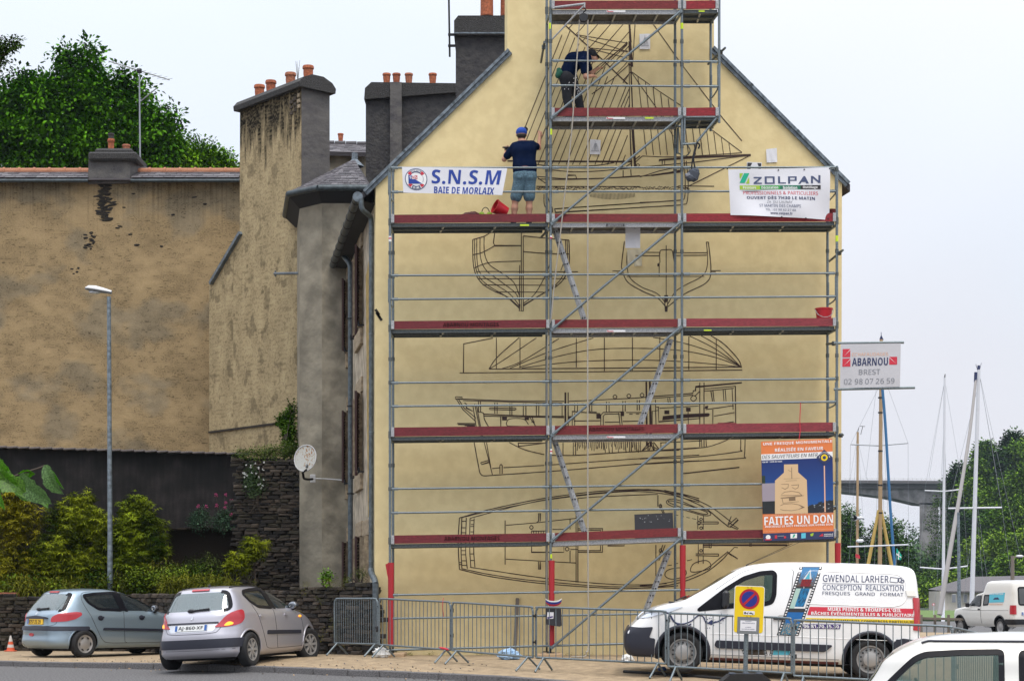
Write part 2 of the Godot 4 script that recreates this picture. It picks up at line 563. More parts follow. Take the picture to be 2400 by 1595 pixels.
	m=mat("mural_brown",Color(0.045,0.023,0.018),0.8)
	m=mat("mural_gaff",Color(0.055,0.018,0.016),0.8)
	m=mat("steel",Color(0.27,0.325,0.355),0.45,0.5)
	tri_tex(m,T.galva,1.6)
	m=mat("steel_dark",Color(0.155,0.18,0.185),0.55,0.35)
	tri_tex(m,T.galva,1.1)
	m=mat("aluminium",Color(0.60,0.61,0.63),0.4,0.15)
	tri_tex(m,T.galva,1.3)
	m=mat("deck_under",Color(0.11,0.10,0.09),0.8)
	tri_tex(m,T.mottle,1.0)
	for i in 4:
		m=mat("board_%d"%i,[Color(0.205,0.022,0.032),Color(0.25,0.030,0.034),Color(0.36,0.022,0.035),Color(0.33,0.05,0.066)][i],0.75)
		m.albedo_texture=T.board
	mat("red_sleeve",Color(0.36,0.012,0.02),0.6)
	mat("sticker_yellow",Color(0.55,0.72,0.02),0.6)
	mat("sticker_white",Color(0.75,0.75,0.76),0.6)
	mat("ink_dark",Color(0.02,0.018,0.02),0.7)
	m=mat("rope",Color(0.60,0.55,0.47),0.95)
	tri_tex(m,T.fine,8.0)
	m=mat("banner_white",Color(0.70,0.705,0.75),0.55)
	mat("banner_grey",Color(0.50,0.50,0.53),0.6)
	m=mat("paper",Color(0.72,0.72,0.75),0.8)
	m=mat("paper_crumpled",Color(0.66,0.60,0.44),0.7)
	mat("print_blue",Color(0.010,0.045,0.30),0.6)
	mat("print_navy",Color(0.020,0.030,0.10),0.6)
	mat("print_slate",Color(0.055,0.075,0.16),0.6)
	mat("print_black",Color(0.02,0.02,0.025),0.6)
	mat("print_grey",Color(0.20,0.21,0.24),0.6)
	mat("print_red",Color(0.55,0.025,0.05),0.6)
	mat("print_orange",Color(0.70,0.19,0.05),0.55)
	mat("print_white",Color(0.80,0.80,0.80),0.6)
	mat("print_tint",Color(0.72,0.42,0.28),0.6)
	mat("print_sand",Color(0.62,0.43,0.24),0.6)
	mat("print_brown",Color(0.20,0.13,0.07),0.6)
	mat("print_lime",Color(0.33,0.50,0.035),0.6)
	mat("print_green",Color(0.05,0.34,0.07),0.6)
	mat("print_teal",Color(0.0,0.38,0.22),0.6)
	mat("print_deepgreen",Color(0.012,0.16,0.09),0.6)
	mat("print_yellow",Color(0.80,0.58,0.0),0.5)
	mat("print_violet",Color(0.055,0.03,0.16),0.6)
	mat("print_cyan",Color(0.10,0.50,0.65),0.6)
	for k in ["harbour","block","sea","poster"]:
		m=mat("pic_"+k,Color(0.9,0.9,0.9),0.5)
		m.albedo_texture=T["print_"+k]
	for q in [["paint_blue_silver",Color(0.265,0.345,0.41),0.55],["paint_silver",Color(0.45,0.44,0.485),0.55],["paint_white",Color(0.80,0.80,0.80),0.0],["paint_cream",Color(0.74,0.73,0.69),0.0],["paint_pearl",Color(0.55,0.535,0.50),0.3]]:
		m=mat(q[0],q[1],0.32,q[2])
		m.clearcoat_enabled=true; m.clearcoat=0.7; m.clearcoat_roughness=0.06
	mat("black_plastic",Color(0.014,0.014,0.017),0.45)
	mat("bumper_navy",Color(0.02,0.022,0.035),0.4)
	mat("rubber",Color(0.012,0.012,0.013),0.8)
	mat("black_gloss",Color(0.008,0.008,0.011),0.3,0.0,0.25)
	m=mat("hub_silver",Color(0.36,0.35,0.34),0.4,0.45)
	m=mat("hub_worn",Color(0.27,0.265,0.26),0.5,0.4)
	mat("mirror",Color(0.25,0.27,0.30),0.15,0.8)
	mat("chrome",Color(0.7,0.7,0.72),0.12,0.9)
	glass("glass_green",Color(0.015,0.07,0.04),0.45)
	glass("glass_dark",Color(0.02,0.028,0.032),0.72)
	glass("glass_rear_sky",Color(0.20,0.25,0.26),0.6)  # pale grey tint paints the sky reflection into the tailgate glass
	M.glass_rear_sky.metallic_specular=0.75
	m=mat("lens_red",Color(0.42,0.006,0.018),0.12)
	m.clearcoat_enabled=true; m.clearcoat=1.0
	m=mat("lens_clear",Color(0.62,0.66,0.72),0.1,0.4)
	m.clearcoat_enabled=true; m.clearcoat=1.0
	m=mat("blinker_lit",Color(0.95,0.45,0.05),0.3)
	m.emission_enabled=true; m.emission=Color(1.0,0.55,0.08); m.emission_energy_multiplier=1.6
	mat("seat_cloth",Color(0.035,0.037,0.042),0.9)
	mat("plate_yellow",Color(0.75,0.46,0.02),0.5)
	mat("plate_white",Color(0.70,0.71,0.70),0.5)
	mat("plate_blue",Color(0.02,0.10,0.35),0.5)
	m=mat("skin",Color(0.46,0.24,0.16),0.6)
	m.subsurf_scatter_enabled=true; m.subsurf_scatter_strength=0.1
	m=mat("navy_cloth",Color(0.004,0.010,0.034),0.95,0.0,0.15)
	m=mat("denim",Color(0.125,0.225,0.295),0.9)
	tri_tex(m,T.mottle,4.0,null,0.0,false)
	mat("black_cloth",Color(0.010,0.011,0.016),0.9)
	mat("cap_blue",Color(0.008,0.060,0.36),0.8)
	mat("hair_dark",Color(0.015,0.011,0.009),0.7)
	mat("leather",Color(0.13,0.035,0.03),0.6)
	mat("green_cloth",Color(0.01,0.085,0.05),0.9)
	mat("bucket_red",Color(0.50,0.008,0.02),0.4)
	mat("bag_grey",Color(0.055,0.065,0.085),0.85)
	mat("wood_stake",Color(0.19,0.16,0.13),0.9)
	mat("wood_block",Color(0.40,0.28,0.17),0.9)
	m=mat("bag_blue",Color(0.35,0.52,0.72),0.25)
	m.backlight_enabled=true; m.backlight=Color(0.3,0.4,0.5)
	mat("bag_white",Color(0.70,0.70,0.68),0.4)
	mat("cone_orange",Color(0.62,0.10,0.035),0.6)
	mat("cone_white",Color(0.52,0.49,0.46),0.6)
	mat("sign_yellow",Color(0.80,0.56,0.0),0.4)
	mat("sign_red",Color(0.42,0.006,0.016),0.4)
	mat("sign_blue",Color(0.012,0.02,0.22),0.4)
	mat("sign_grey",Color(0.17,0.18,0.185),0.5)
	mat("concrete",Color(0.30,0.285,0.265),0.9)
	m=M.concrete
	tri_tex(m,T.mottle,0.2)
	m=mat("bridge_concrete",Color(0.26,0.25,0.25),0.9)
	tri_tex(m,T.mottle,0.05)
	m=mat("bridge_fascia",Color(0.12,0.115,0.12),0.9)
	m=mat("dish_white",Color(0.70,0.70,0.68),0.5)
	m.albedo_texture=T.rust
	mat("lamp_white",Color(0.62,0.62,0.63),0.4)
	m=mat("lamp_post",Color(0.24,0.29,0.33),0.5,0.35)
	tri_tex(m,T.mottle,1.0)
	m=mat("mast_wood",Color(0.40,0.265,0.14),0.6)
	mat("spar_yellow",Color(0.50,0.34,0.09),0.6)
	mat("mast_white",Color(0.66,0.67,0.70),0.4)
	mat("sail_grey",Color(0.36,0.34,0.33),0.8)
	mat("wire",Color(0.30,0.32,0.34),0.4,0.5)
	mat("stay_blue",Color(0.03,0.14,0.30),0.6)
	mat("flag_green",Color(0.0,0.38,0.25),0.8)
	mat("hull_white",Color(0.75,0.76,0.78),0.35)
	mat("hull_navy",Color(0.02,0.035,0.09),0.35)
	m=mat("water",Color(0.03,0.045,0.045),0.08)
	m=mat("cottage_wall",Color(0.62,0.57,0.50),0.9)
	m=mat("cottage_roof",Color(0.165,0.15,0.155),0.8)
	tri_tex(m,T.fine,0.7)
	m=mat("hill_ground",Color(0.025,0.045,0.012),0.95)
	tri_tex(m,T.leafy,0.05)
	m=mat("soil",Color(0.07,0.055,0.035),0.97)
	tri_tex(m,T.fine,1.0,T.bumpy,2.0)
	m=mat("grass",Color(0.09,0.15,0.025),0.9)
	mat("bark",Color(0.06,0.045,0.035),0.95)
	for k in ["leaf","leaf_soft"]:
		m=mat(k,Color(1,1,1),0.8,0.0,0.1)
		m.vertex_color_use_as_albedo=true
		m.backlight_enabled=true; m.backlight=Color(0.22,0.30,0.08)
	m=mat("big_leaf",Color(0.15,0.33,0.025),0.45)
	tri_tex(m,T.leafy,9.0,null,0.0,false)
	m.backlight_enabled=true; m.backlight=Color(0.7,0.9,0.2)
	m=mat("big_leaf_grey",Color(0.15,0.27,0.085),0.4)
	tri_tex(m,T.leafy,9.0,null,0.0,false)
	m.backlight_enabled=true; m.backlight=Color(0.5,0.6,0.3)
func base_y(x:float,d:float)->float:
	var s:=clampf((-3.0-x)/6.0,0.0,1.0)
	s=s*s*(3.0-2.0*s)
	return 0.05+0.042*(clampf(d,20.0,37.5)-33.3)-0.025*clampf(x-4.0,-1.0,3.0)-0.13*s-0.0022*maxf(0.0,d-60.0)
func pav(x:float,d:float)->float:
	return base_y(x,d)
func on_ground(px:float,d:float)->Vector3:
	var x:=(px-1200.0)*d/F
	return v3(x,pav(x,d),-d)
func kerb_line()->PackedVector2Array:
	return smooth(PackedVector2Array([v2(-34,55),v2(-24,47.5),v2(-10.1,39.5),v2(-6.6,37.2),v2(-3.43,35.0),v2(-1.2,33.9),v2(0.79,32.5),v2(4.4,28.4),v2(12,20),v2(24,8)]),8)
func ground()->void:
	var xs:=PackedFloat32Array([-3000,-900,-300,-120,-60])
	var x:=-40.0
	while x<40.0:
		xs.append(x); x+=2.0
	for q in [40,60,120,300,900,3000]:xs.append(q)
	var ds:=PackedFloat32Array([-200,-60,-20])
	var d:=-10.0
	while d<60.0:
		ds.append(d); d+=2.0
	for q in [60,80,108]:ds.append(q)
	var mb:=MB.new()
	var hh:=func(xx:float,dd:float)->float:
		return base_y(xx,dd)-0.10-0.012*clampf(33.0-dd,0.0,40.0)*clampf(1.0,0.0,1.0)
	for i in xs.size()-1:
		for j in ds.size()-1:
			var q:=[]
			for k in [[0,0],[1,0],[1,1],[0,1]]:
				var xx:=xs[i+k[0]]
				var dd:=ds[j+k[1]]
				q.append(v3(xx,hh.call(xx,dd),-dd))
			mb.squad(q[0],q[1],q[2],q[3],Vector3.UP,Vector3.UP,Vector3.UP,Vector3.UP)
	struct("road",mb,M.asphalt)
	mb=MB.new()
	var kl:=kerb_line()
	var rows:=PackedFloat32Array([0.0,0.5,1,1.5,2,3,4,5,6,8,10,13,17,22,28,36])
	for i in kl.size()-1:
		for j in rows.size()-1:
			var q:=[]
			for k in [[0,0],[1,0],[1,1],[0,1]]:
				var p:=kl[i+k[0]]+v2(0.35,1.0)*rows[j+k[1]]
				q.append(v3(p.x,pav(p.x,p.y),-p.y))
			mb.squad(q[0],q[1],q[2],q[3],Vector3.UP,Vector3.UP,Vector3.UP,Vector3.UP)
	struct("pavement",mb,M.sand_pavement)
	var kerb:=Node3D.new()
	kerb.name="kerb"
	add_child(kerb)
	kerb.set_meta("kind","structure")
	var acc:=PackedVector2Array()
	for i in kl.size()-1:
		var n:=int(ceil(kl[i].distance_to(kl[i+1])/0.25))
		for k in n:acc.append(kl[i].lerp(kl[i+1],float(k)/n))
	var i0:=0
	while i0+5<acc.size():
		var a:=acc[i0]
		var b:=acc[i0+4]
		if a.y<47.0 and a.y>26.0:
			var st:=MB.new()
			var pa:=v3(a.x,pav(a.x,a.y)-0.065+rr(-0.004,0.004),-a.y)
			var pb:=v3(b.x,pav(b.x,b.y)-0.065+rr(-0.004,0.004),-b.y)
			st.bar(pa,pa.lerp(pb,0.985),0.16,0.145,Vector3.UP,0.015)
			part(kerb,"kerb_stone",st,M.kerb_granite)
		i0+=4
func slab(pts:Array,back:Vector3,mb:MB=null,uvs:Array=[])->MB:
	if mb==null:mb=MB.new()
	var n:=((pts[1]-pts[0]) as Vector3).cross(pts[2]-pts[0]).normalized()
	if n.dot(back)>0.0:n=-n
	var flat:=PackedVector2Array()
	var ax:=((pts[1]-pts[0]) as Vector3).normalized()
	var ay:=n.cross(ax)
	for p:Vector3 in pts:
		flat.append(v2((p-pts[0]).dot(ax),(p-pts[0]).dot(ay)))
	var idx:=Geometry2D.triangulate_polygon(flat)
	for i in range(0,idx.size(),3):
		var a:=idx[i]; var b:=idx[i+1]; var d:=idx[i+2]
		if uvs.is_empty():mb.tri(pts[a],pts[b],pts[d],n,n,n)
		else:mb.tri(pts[a],pts[b],pts[d],n,n,n,uvs[a],uvs[b],uvs[d])
		mb.tri(pts[a]+back,pts[b]+back,pts[d]+back,-n,-n,-n)
	var ctr:=Vector3.ZERO
	for p:Vector3 in pts:ctr+=p/pts.size()
	var cw:=1.0 if Geometry2D.is_polygon_clockwise(flat) else -1.0
	for i in pts.size():
		var p:Vector3=pts[i]
		var q:Vector3=pts[(i+1)%pts.size()]
		mb.quad(p,q,q+back,p+back,(q-p).cross(n)*-cw)
	return mb
func pot(th:Node3D,p:Vector3,h:float,r:float,k:int,sooty:=false)->void:
	var mb:=MB.new()
	mb.lathe(Transform3D(Basis(),p),PackedVector2Array([v2(0,-0.1),v2(r*0.86,-0.1),v2(r*0.86,0.0),v2(r,h*0.5),v2(r*0.98,h*0.74),v2(r*1.16,h*0.78),v2(r*1.18,h*0.9),v2(r*1.06,h),v2(r*0.75,h),v2(r*0.72,h*0.3),v2(0,h*0.3)]),16)
	part(th,"chimney_pot",mb,M.chimney_cap if sooty else M["pot_%d"%(k%3)])
func slates(th:Node3D,a:Vector3,b:Vector3,c:Vector3,d:Vector3,rows:int,width:float,most:int,thick:=0.012)->int:
	var n:=(b-a).cross(d-a).normalized()
	if n.y<0.0:n=-n
	var made:=0
	var rest:=[MB.new(),MB.new(),MB.new(),MB.new()]
	for r in rows:
		var l0:=a.lerp(d,float(r)/rows)
		var r0:=b.lerp(c,float(r)/rows)
		var l1:=a.lerp(d,minf(1.0,float(r+1)/rows+0.02))
		var r1:=b.lerp(c,minf(1.0,float(r+1)/rows+0.02))
		var len:=l0.distance_to(r0)
		var cnt:=maxi(1,int(round(len/width)))
		var off:=0.5/cnt if r%2==1 else 0.0
		for i in cnt+(1 if r%2==1 else 0):
			var t0:=clampf(float(i)/cnt-off,0.0,1.0)
			var t1:=clampf(float(i+1)/cnt-off-0.06/cnt,0.0,1.0)
			if t1-t0<0.15/cnt:continue
			var lift:=n*(thick+rng.randf()*0.006)
			var p0:=l0.lerp(r0,t0)+lift
			var p1:=l0.lerp(r0,t1)+lift+n*rng.randf()*0.004
			var p2:=l1.lerp(r1,t1)+n*0.003
			var p3:=l1.lerp(r1,t0)+n*0.003
			var k:=rng.randi()%4
			var mb:MB=MB.new() if made<most else rest[k]
			mb.quad(p0,p1,p2,p3,n)
			mb.quad(p0,p1,p1-lift,p0-lift,a-d)
			mb.quad(p1,p2,p2-n*0.003,p1-lift,b-a)
			mb.quad(p3,p0,p0-lift,p3-n*0.003,a-b)
			if made<most:part(th,"slate",mb,M["slate_%d"%k])
			made+=1
	for k in 4:
		if rest[k].v.size():
			part(th,"slates",rest[k],M["slate_%d"%k]).set_meta("kind","stuff")
	return made
func background_left()->void:
	var d0:=55.0
	var th:=thing("roughcast_house","long blank beige roughcast house with orange ridge tiles and stones bared below its squat chimney","house",P(0,1390,d0)+v3(0,-1.4,0))
	var back:=v3(0,0,-6)
	part(th,"wall",slab([P(-420,1390,d0),P(600,1390,d0),P(600,412,d0),P(-420,412,d0)],back,null,[v2(0,1),v2(1,1),v2(1,0),v2(0,0)]),M.beige_roughcast)
	var rb:=MB.new()
	var e0:=P(-420,416,d0-0.25)
	var e1:=P(570,416,d0-0.25)
	var up:=v3(0,0.32,-0.72)
	rb.quad(e0+v3(0,-0.06,0),e1+v3(0,-0.06,0),e1+up,e0+up,v3(0,1,1))
	rb.quad(e0+v3(0,-0.06,0),e1+v3(0,-0.06,0),e1+v3(0,-0.07,-0.3),e0+v3(0,-0.07,-0.3),Vector3.DOWN)
	rb.quad(e0+up,e1+up,e1+v3(0,-1,-6),e0+v3(0,-1,-6),v3(0,1,-1))
	part(th,"roof",rb,M.slate_0)
	for q in [[-40.0,206.0],[306.0,560.0]]:
		var a:=P(q[0],416,d0-0.25)
		var b:=P(q[1],416,d0-0.25)
		slates(th,a,b,b+up,a+up,4,0.30,60)
		var x:=a.x
		while x<b.x-0.2:
			var mb:=MB.new()
			var pts:=PackedVector3Array()
			var l:=minf(0.42,b.x-x)
			mb.tube(pv3([v3(x,a.y+up.y-0.02,a.z+up.z),v3(x+l*0.93,a.y+up.y-0.02,a.z+up.z)]),0.115,10)
			mb.tube(pv3([v3(x+l*0.86,a.y+up.y-0.02,a.z+up.z),v3(x+l,a.y+up.y-0.02,a.z+up.z)]),0.135,10)
			part(th,"ridge_tile",mb,M.ridge_orange)
			x+=0.42
		var gut:=MB.new()
		gut.tube(pv3([a+v3(0,-0.09,0.03),b+v3(0,-0.09,0.03)]),0.05,8)
		part(th,"gutter",gut,M.zinc_dark)
	var ch:=MB.new()
	var cd:=d0-0.12
	ch=slab([P(205,430,cd),P(304,428,cd),P(304,372,cd),P(207,372,cd)],v3(0.35,0,-1.4))
	part(th,"chimney",ch,M.stack_grey)
	var cap:=MB.new()
	var cc:=(P(202,372,cd)+P(312,372,cd))*0.5+v3(0.1,0.05,-0.6)
	cap.bx(cc,v3(1.34,0.24,1.5),0.05)
	cap.bx(cc+v3(0.0,0.17,0),v3(1.05,0.16,1.2),0.06)
	part(th,"chimney_cap",cap,M.chimney_cap)
	pot(th,P(251,350,cd)+v3(0,0.04,-0.5),0.36,0.085,0)
	pot(th,P(251,330,cd)+v3(0,0.1,-0.5),0.22,0.075,0,true)
	pot(th,P(287,350,cd)+v3(0,0.02,-0.5),0.22,0.10,2)
	for k in 120:
		var t:=k/74.0
		var px:=0.0
		var py:=0.0
		if k<90:
			py=432+k*0.95; px=245+sin(k*0.16)*5+rr(-13,13)*(1.0-0.4*sin(k*0.1))
		elif k<106:
			py=545+(k-90)*2.5; px=209+rr(-10,11)
		else:
			px=[281,275,305,180,172,168,183,378,455,480,405,312,320,290][k-106]; py=[530,534,549,637,641,630,628,577,462,478,503,454,574,486][k-106]
		var mb:=MB.new()
		var yy:=(1.0 if k<90 else 0.6)
		mb.ball(P(px,py,d0+0.005),v3(rr(0.06,0.17)*yy,rr(0.018,0.036),rr(0.015,0.035)),Basis.from_euler(v3(0,0,rr(-0.2,0.2))),7,4)
		part(th,"bare_stone",mb,M["stone_%d"%[0,2,4,2][rng.randi()%4]])
	var an:=thing("television_aerial","tall thin television aerial on a mast behind the squat chimney","aerial",P(327,410,d0+0.8))
	var ad:=d0+0.8
	var mb2:=MB.new()
	mb2.cyl(P(328,420,ad),P(326,163,ad),0.025,0.02,6)
	part(an,"mast",mb2,M.wire)
	mb2=MB.new()
	mb2.cyl(P(254,143,ad),P(397,187,ad),0.017,0.017,6)
	mb2.cyl(P(329,237,ad),P(367,206,ad),0.017,0.017,6)
	part(an,"boom",mb2,M.wire)
	mb2=MB.new()
	for k in 12:
		var t:=(k+0.5)/12.0
		var c:=P(254,143,ad).lerp(P(397,187,ad),t)
		var h:=v3(0.16,-0.05,0.26)*(0.7+0.6*t)
		mb2.cyl(c-h,c+h,0.006,0.006,5)
	for k in 5:
		var c:=P(332,234,ad).lerp(P(367,206,ad),k/5.0)
		mb2.cyl(c-v3(0.1,0.03,0.15),c+v3(0.1,0.03,0.15),0.006,0.006,5)
	part(an,"aerial_rods",mb2,M.wire)
	mb2=MB.new()
	mb2.bx(P(326,166,ad),v3(0.13,0.12,0.1),0.01)
	part(an,"clamp",mb2,M.iron)
	var cs:=P(706,200,50.0)
	var cl:=P(562,257,52.42)
	var dirl:=(v3(cl.x-cs.x,0,cl.z-cs.z)).normalized()
	var wl:=v2(cl.x-cs.x,cl.z-cs.z).length()
	var dr:=v3(dirl.z,0,-dirl.x)
	if dr.z>0.0:dr=-dr
	dr=v3(0.62,0,-0.6).normalized()
	var wr:=0.9
	var s2:=thing("tall_stack_house","tall beige chimney block with soot streaks, dark side and four orange pots","house",v3(cs.x,1.3,cs.z))
	var yt:=cs.y
	var bot:=1.2
	var far:=53.75
	var ll:=P(493,1050,far)
	var llw:=(ll-cs).dot(dirl)
	var uvf:=func(p:Vector3)->Vector2:return v2(1.0-(p-cs).dot(dirl)/3.4,(yt-p.y)/13.2)
	var pts:=[v3(cs.x,bot,cs.z),v3(cs.x,yt,cs.z),cs+dirl*wl,cs+dirl*(wl+0.02)+v3(0,P(562,540,52.42).y-yt,0),cs+dirl*llw+v3(0,P(493,664,far).y-yt,0),v3((cs+dirl*llw).x,bot,(cs+dirl*llw).z)]
	pts[2].y=yt
	var uvs:=[]
	for p in pts:uvs.append(uvf.call(p))
	part(s2,"gable_face",slab(pts,dr*wr,null,uvs),M.stack_render)
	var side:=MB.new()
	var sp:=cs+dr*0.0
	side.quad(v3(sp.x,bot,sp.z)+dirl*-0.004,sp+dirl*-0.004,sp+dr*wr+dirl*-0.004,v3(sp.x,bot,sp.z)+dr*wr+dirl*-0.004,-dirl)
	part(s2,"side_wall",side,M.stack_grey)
	var cpm:=MB.new()
	var prof:=[v2(-0.12,-0.06),v2(-0.14,0.06),v2(-0.02,0.19),v2(0.26,0.30),v2(0.62,0.30),v2(0.90,0.19),v2(1.02,0.06),v2(1.0,-0.06)]
	var c0:=cs-dirl*0.13
	var c1:=cs+dirl*(wl+0.13)
	for i in prof.size()-1:
		var a:Vector2=prof[i]
		var b:Vector2=prof[i+1]
		cpm.quad(c0+dr*a.x+Vector3.UP*a.y,c0+dr*b.x+Vector3.UP*b.y,c1+dr*b.x+Vector3.UP*b.y,c1+dr*a.x+Vector3.UP*a.y,Vector3.UP*(1.0 if i>0 else 0.2)+dr*(b.y-a.y)*-3.0)
	for e in [c0,c1]:
		for i in range(1,prof.size()-1):
			cpm.tri(e+dr*prof[0].x+Vector3.UP*prof[0].y,e+dr*prof[i].x+Vector3.UP*prof[i].y,e+dr*prof[i+1].x+Vector3.UP*prof[i+1].y)
	cpm.quad(c0+dr*-0.12-Vector3.UP*0.06,c0+dr*1.0-Vector3.UP*0.06,c1+dr*1.0-Vector3.UP*0.06,c1+dr*-0.12-Vector3.UP*0.06,Vector3.DOWN)
	part(s2,"capping",cpm,M.chimney_cap)
	for k in 4:
		var t:float=[0.11,0.30,0.62,0.90][k]
		pot(s2,cs+dirl*(wl*(1.0-t))+dr*0.42+Vector3.UP*0.27,0.36,0.125,k)
	var wd:=MB.new()
	for k in 7:
		var p:=cs+dirl*0.8+dr*0.42+Vector3.UP*0.3
		wd.cyl(p,p+v3(rr(-0.12,0.1),rr(0.35,0.62),0),0.006,0.003,4)
	part(s2,"weed",wd,M.bark)
	for k in 9:
		var mb:=MB.new()
		var p:=cs+dirl*(0.12+0.17*(k%3))+v3(0,-0.22-0.14*int(k/3)-0.05*(k%3),0)
		mb.box(Transform3D(Basis(dirl,Vector3.UP,dirl.cross(Vector3.UP)),p),v3(rr(0.10,0.18),rr(0.06,0.12),0.05),0.012)
		part(s2,"bare_stone",mb,M["facade_stone" if k%3==0 else "stone_3"])
	var fl:=MB.new()
	fl.bar(P(563,545,52.3),P(493,664,53.55),0.10,0.09)
	part(s2,"lead_flashing",fl,M.zinc)
	fl=MB.new()
	var q0:=cs+dirl*llw
	var q1:=cs+dirl*0.9
	fl.bar(v3(q0.x,P(493,1013,far).y,q0.z+0.03),v3(q1.x,P(493,1013,far).y,q1.z+0.03),0.05,0.05)
	part(s2,"string_course",fl,M.stone_0)
	fl=MB.new()
	fl.cyl(P(643,641,50.4),P(702,640,49.0),0.035,0.035,8)
	fl.cyl(P(645,634,50.4),P(645,648,50.4),0.02,0.02,6)
	part(s2,"tie_rod",fl,M.zinc)
	var lr:=thing("rear_house","small grey house with a strip of slate roof showing between two chimneys","house",P(800,500,56.5))
	var rd:=56.0
	part(lr,"wall",slab([P(735,1380,rd+0.3),P(880,1380,rd+0.3),P(880,352,rd+0.3),P(735,352,rd+0.3)],v3(0,0,-4)),M.tower_render)
	var ra:=P(752,355,rd)
	var rb2:=P(858,358,rd)
	var upr:=v3(0,0.42,-0.8)
	var rm:=slab([ra,rb2,rb2+upr,ra+upr],v3(0,-0.1,-0.02))
	part(lr,"roof",rm,M.slate_0)
	slates(lr,ra,rb2,rb2+upr,ra+upr,6,0.2,40)
	for k in 4:
		var rt:=MB.new()
		var a:=(ra+upr).lerp(rb2+upr,k/4.0)
		var b:=(ra+upr).lerp(rb2+upr,(k+0.94)/4.0)
		rt.cyl(a,b,0.07,0.08,8)
		part(lr,"ridge_tile",rt,M.slate_0)
	pot(lr,P(798,326,rd+1.0),0.16,0.075,0)
	var c2:=thing("broad_chimney","broad dark grey chimney stack with four orange pots and a vertical flue rib","chimney",P(960,400,52))
	part(c2,"stack",slab([P(857,700,52),P(1085,700,52),P(1085,212,52),P(857,212,52)],v3(0,0,-1.0)),M.chimney_dark)
	var rib:=MB.new()
	rib=slab([P(914,700,51.8),P(941,700,51.8),P(941,192,51.8),P(914,192,51.8)],v3(0,0,-0.19))
	part(c2,"flue_rib",rib,M.stack_grey)
	var cm:=MB.new()
	var p0:=P(855,205,51.9)
	var p1:=P(1090,205,51.9)
	cm=slab([P(853,232,51.85),P(1092,214,51.85),P(1092,195,51.85),P(870,192,51.85),P(855,206,51.85)],v3(0,0,-1.25))
	part(c2,"capping",cm,M.chimney_cap)
	for k in 4:
		pot(c2,P([906,929,958,1014][k],193,52.4),0.235,0.095,k)
	var c3:=thing("tall_dark_chimney","tall dark chimney with a zinc band and tall terracotta pots against the painted gable","chimney",P(1130,200,46))
	part(c3,"stack",slab([P(1068,420,46),P(1215,420,46),P(1215,62,46),P(1068,62,46)],v3(0,0,-1.1)),M.chimney_dark)
	part(c3,"capping",slab([P(1064,82,45.88),P(1225,82,45.88),P(1225,36,45.88),P(1074,36,45.88),P(1064,48,45.88)],v3(0,0,-1.35)),M.chimney_cap)
	var zb:=MB.new()
	zb.bar(P(1064,77,45.84),P(1225,77,45.84),0.03,0.03)
	part(c3,"zinc_band",zb,M.zinc)
	for k in 2:
		var tp:=MB.new()
		var b:Vector3=P([1141,1186][k],38,46.4)
		tp.cyl(b,b+v3(0,0.9,0),[0.15,0.13][k],[0.14,0.12][k],16)
		part(c3,"chimney_pot",tp,M["pot_%d"%k])
	var ae:=thing("aerial_pole","bare vertical aerial pole clamped to the tall dark chimney","aerial",P(1053,100,45.9))
	var am:=MB.new()
	am.cyl(P(1054,133,45.9),P(1051,-60,45.9),0.022,0.022,8)
	part(ae,"pole",am,M.iron)
	for yy in [81,107]:
		am=MB.new()
		am.bar(P(1050,yy,45.88),P(1070,yy,45.88),0.05,0.05)
		part(ae,"clamp",am,M.iron)
	var tw:=thing("stair_tower","grey rendered polygonal stair tower with a pointed slate roof and dark zinc gutter","tower",v3(-4.4,1.3,-48))
	var ty:=EYE+(HZ-452.0)*47.0/F
	var plan:=[v2(-3.80,47.0),v2(-4.46,47.0),v2(-5.05,47.66),v2(-5.40,50.3),v2(-4.9,51.2),v2(-3.3,51.2)]
	var wm:=MB.new()
	for i in 5:
		var a:Vector2=plan[i]
		var b:Vector2=plan[i+1]
		var mid:=(a+b)*0.5-v2(-4.2,49)
		wm.quad(v3(a.x,0.8,-a.y),v3(b.x,0.8,-b.y),v3(b.x,ty,-b.y),v3(a.x,ty,-a.y),v3(mid.x,0,-mid.y))
	part(tw,"wall",wm,M.tower_render)
	var ey:=EYE+(HZ-440.0)*46.6/F
	var ev:=[v2(-3.35,46.6),v2(-4.5,46.6),v2(-5.27,47.3),v2(-5.66,50.0),v2(-5.0,51.6),v2(-3.0,51.6)]
	var apex:=P(831,372,48.6)
	var rf:=MB.new()
	for i in 6:
		var a:=v3(ev[i].x,ey,-ev[i].y)
		var e:Vector2=ev[(i+1)%6]
		var b:=v3(e.x,ey,-e.y)
		rf.tri(a,b,apex,Vector3.UP,Vector3.UP,Vector3.UP)
		rf.tri(a,b,v3(-4.2,ey-0.05,-49),Vector3.DOWN,Vector3.DOWN,Vector3.DOWN)
		if i<5:
			var g:=MB.new()
			g.cyl(a,b,0.075,0.075,8)
			part(tw,"gutter",g,M.zinc_dark)
	part(tw,"roof",rf,M.slate_0)
	var left:=230
	for i in [0,1,2]:
		var a:=v3(ev[i+1].x,ey+0.03,-ev[i+1].y)
		var b:=v3(ev[i].x,ey+0.03,-ev[i].y)
		left-=slates(tw,a,b,b.lerp(apex,0.93),a.lerp(apex,0.93),15,0.15,maxi(left,0))
	var so:=MB.new()
	for i in 5:
		var a:=v3(ev[i].x,ey-0.06,-ev[i].y)
		var b:=v3(ev[i+1].x,ey-0.06,-ev[i+1].y)
		var pa:=v3(plan[i].x,ey-0.28,-plan[i].y)
		var pb:=v3(plan[i+1].x,ey-0.28,-plan[i+1].y)
		so.quad(a,b,pb,pa,Vector3.DOWN)
	part(tw,"soffit",so,M.shade_black)  # tower eave shade painted as a near-black colour
	var fi:=MB.new()
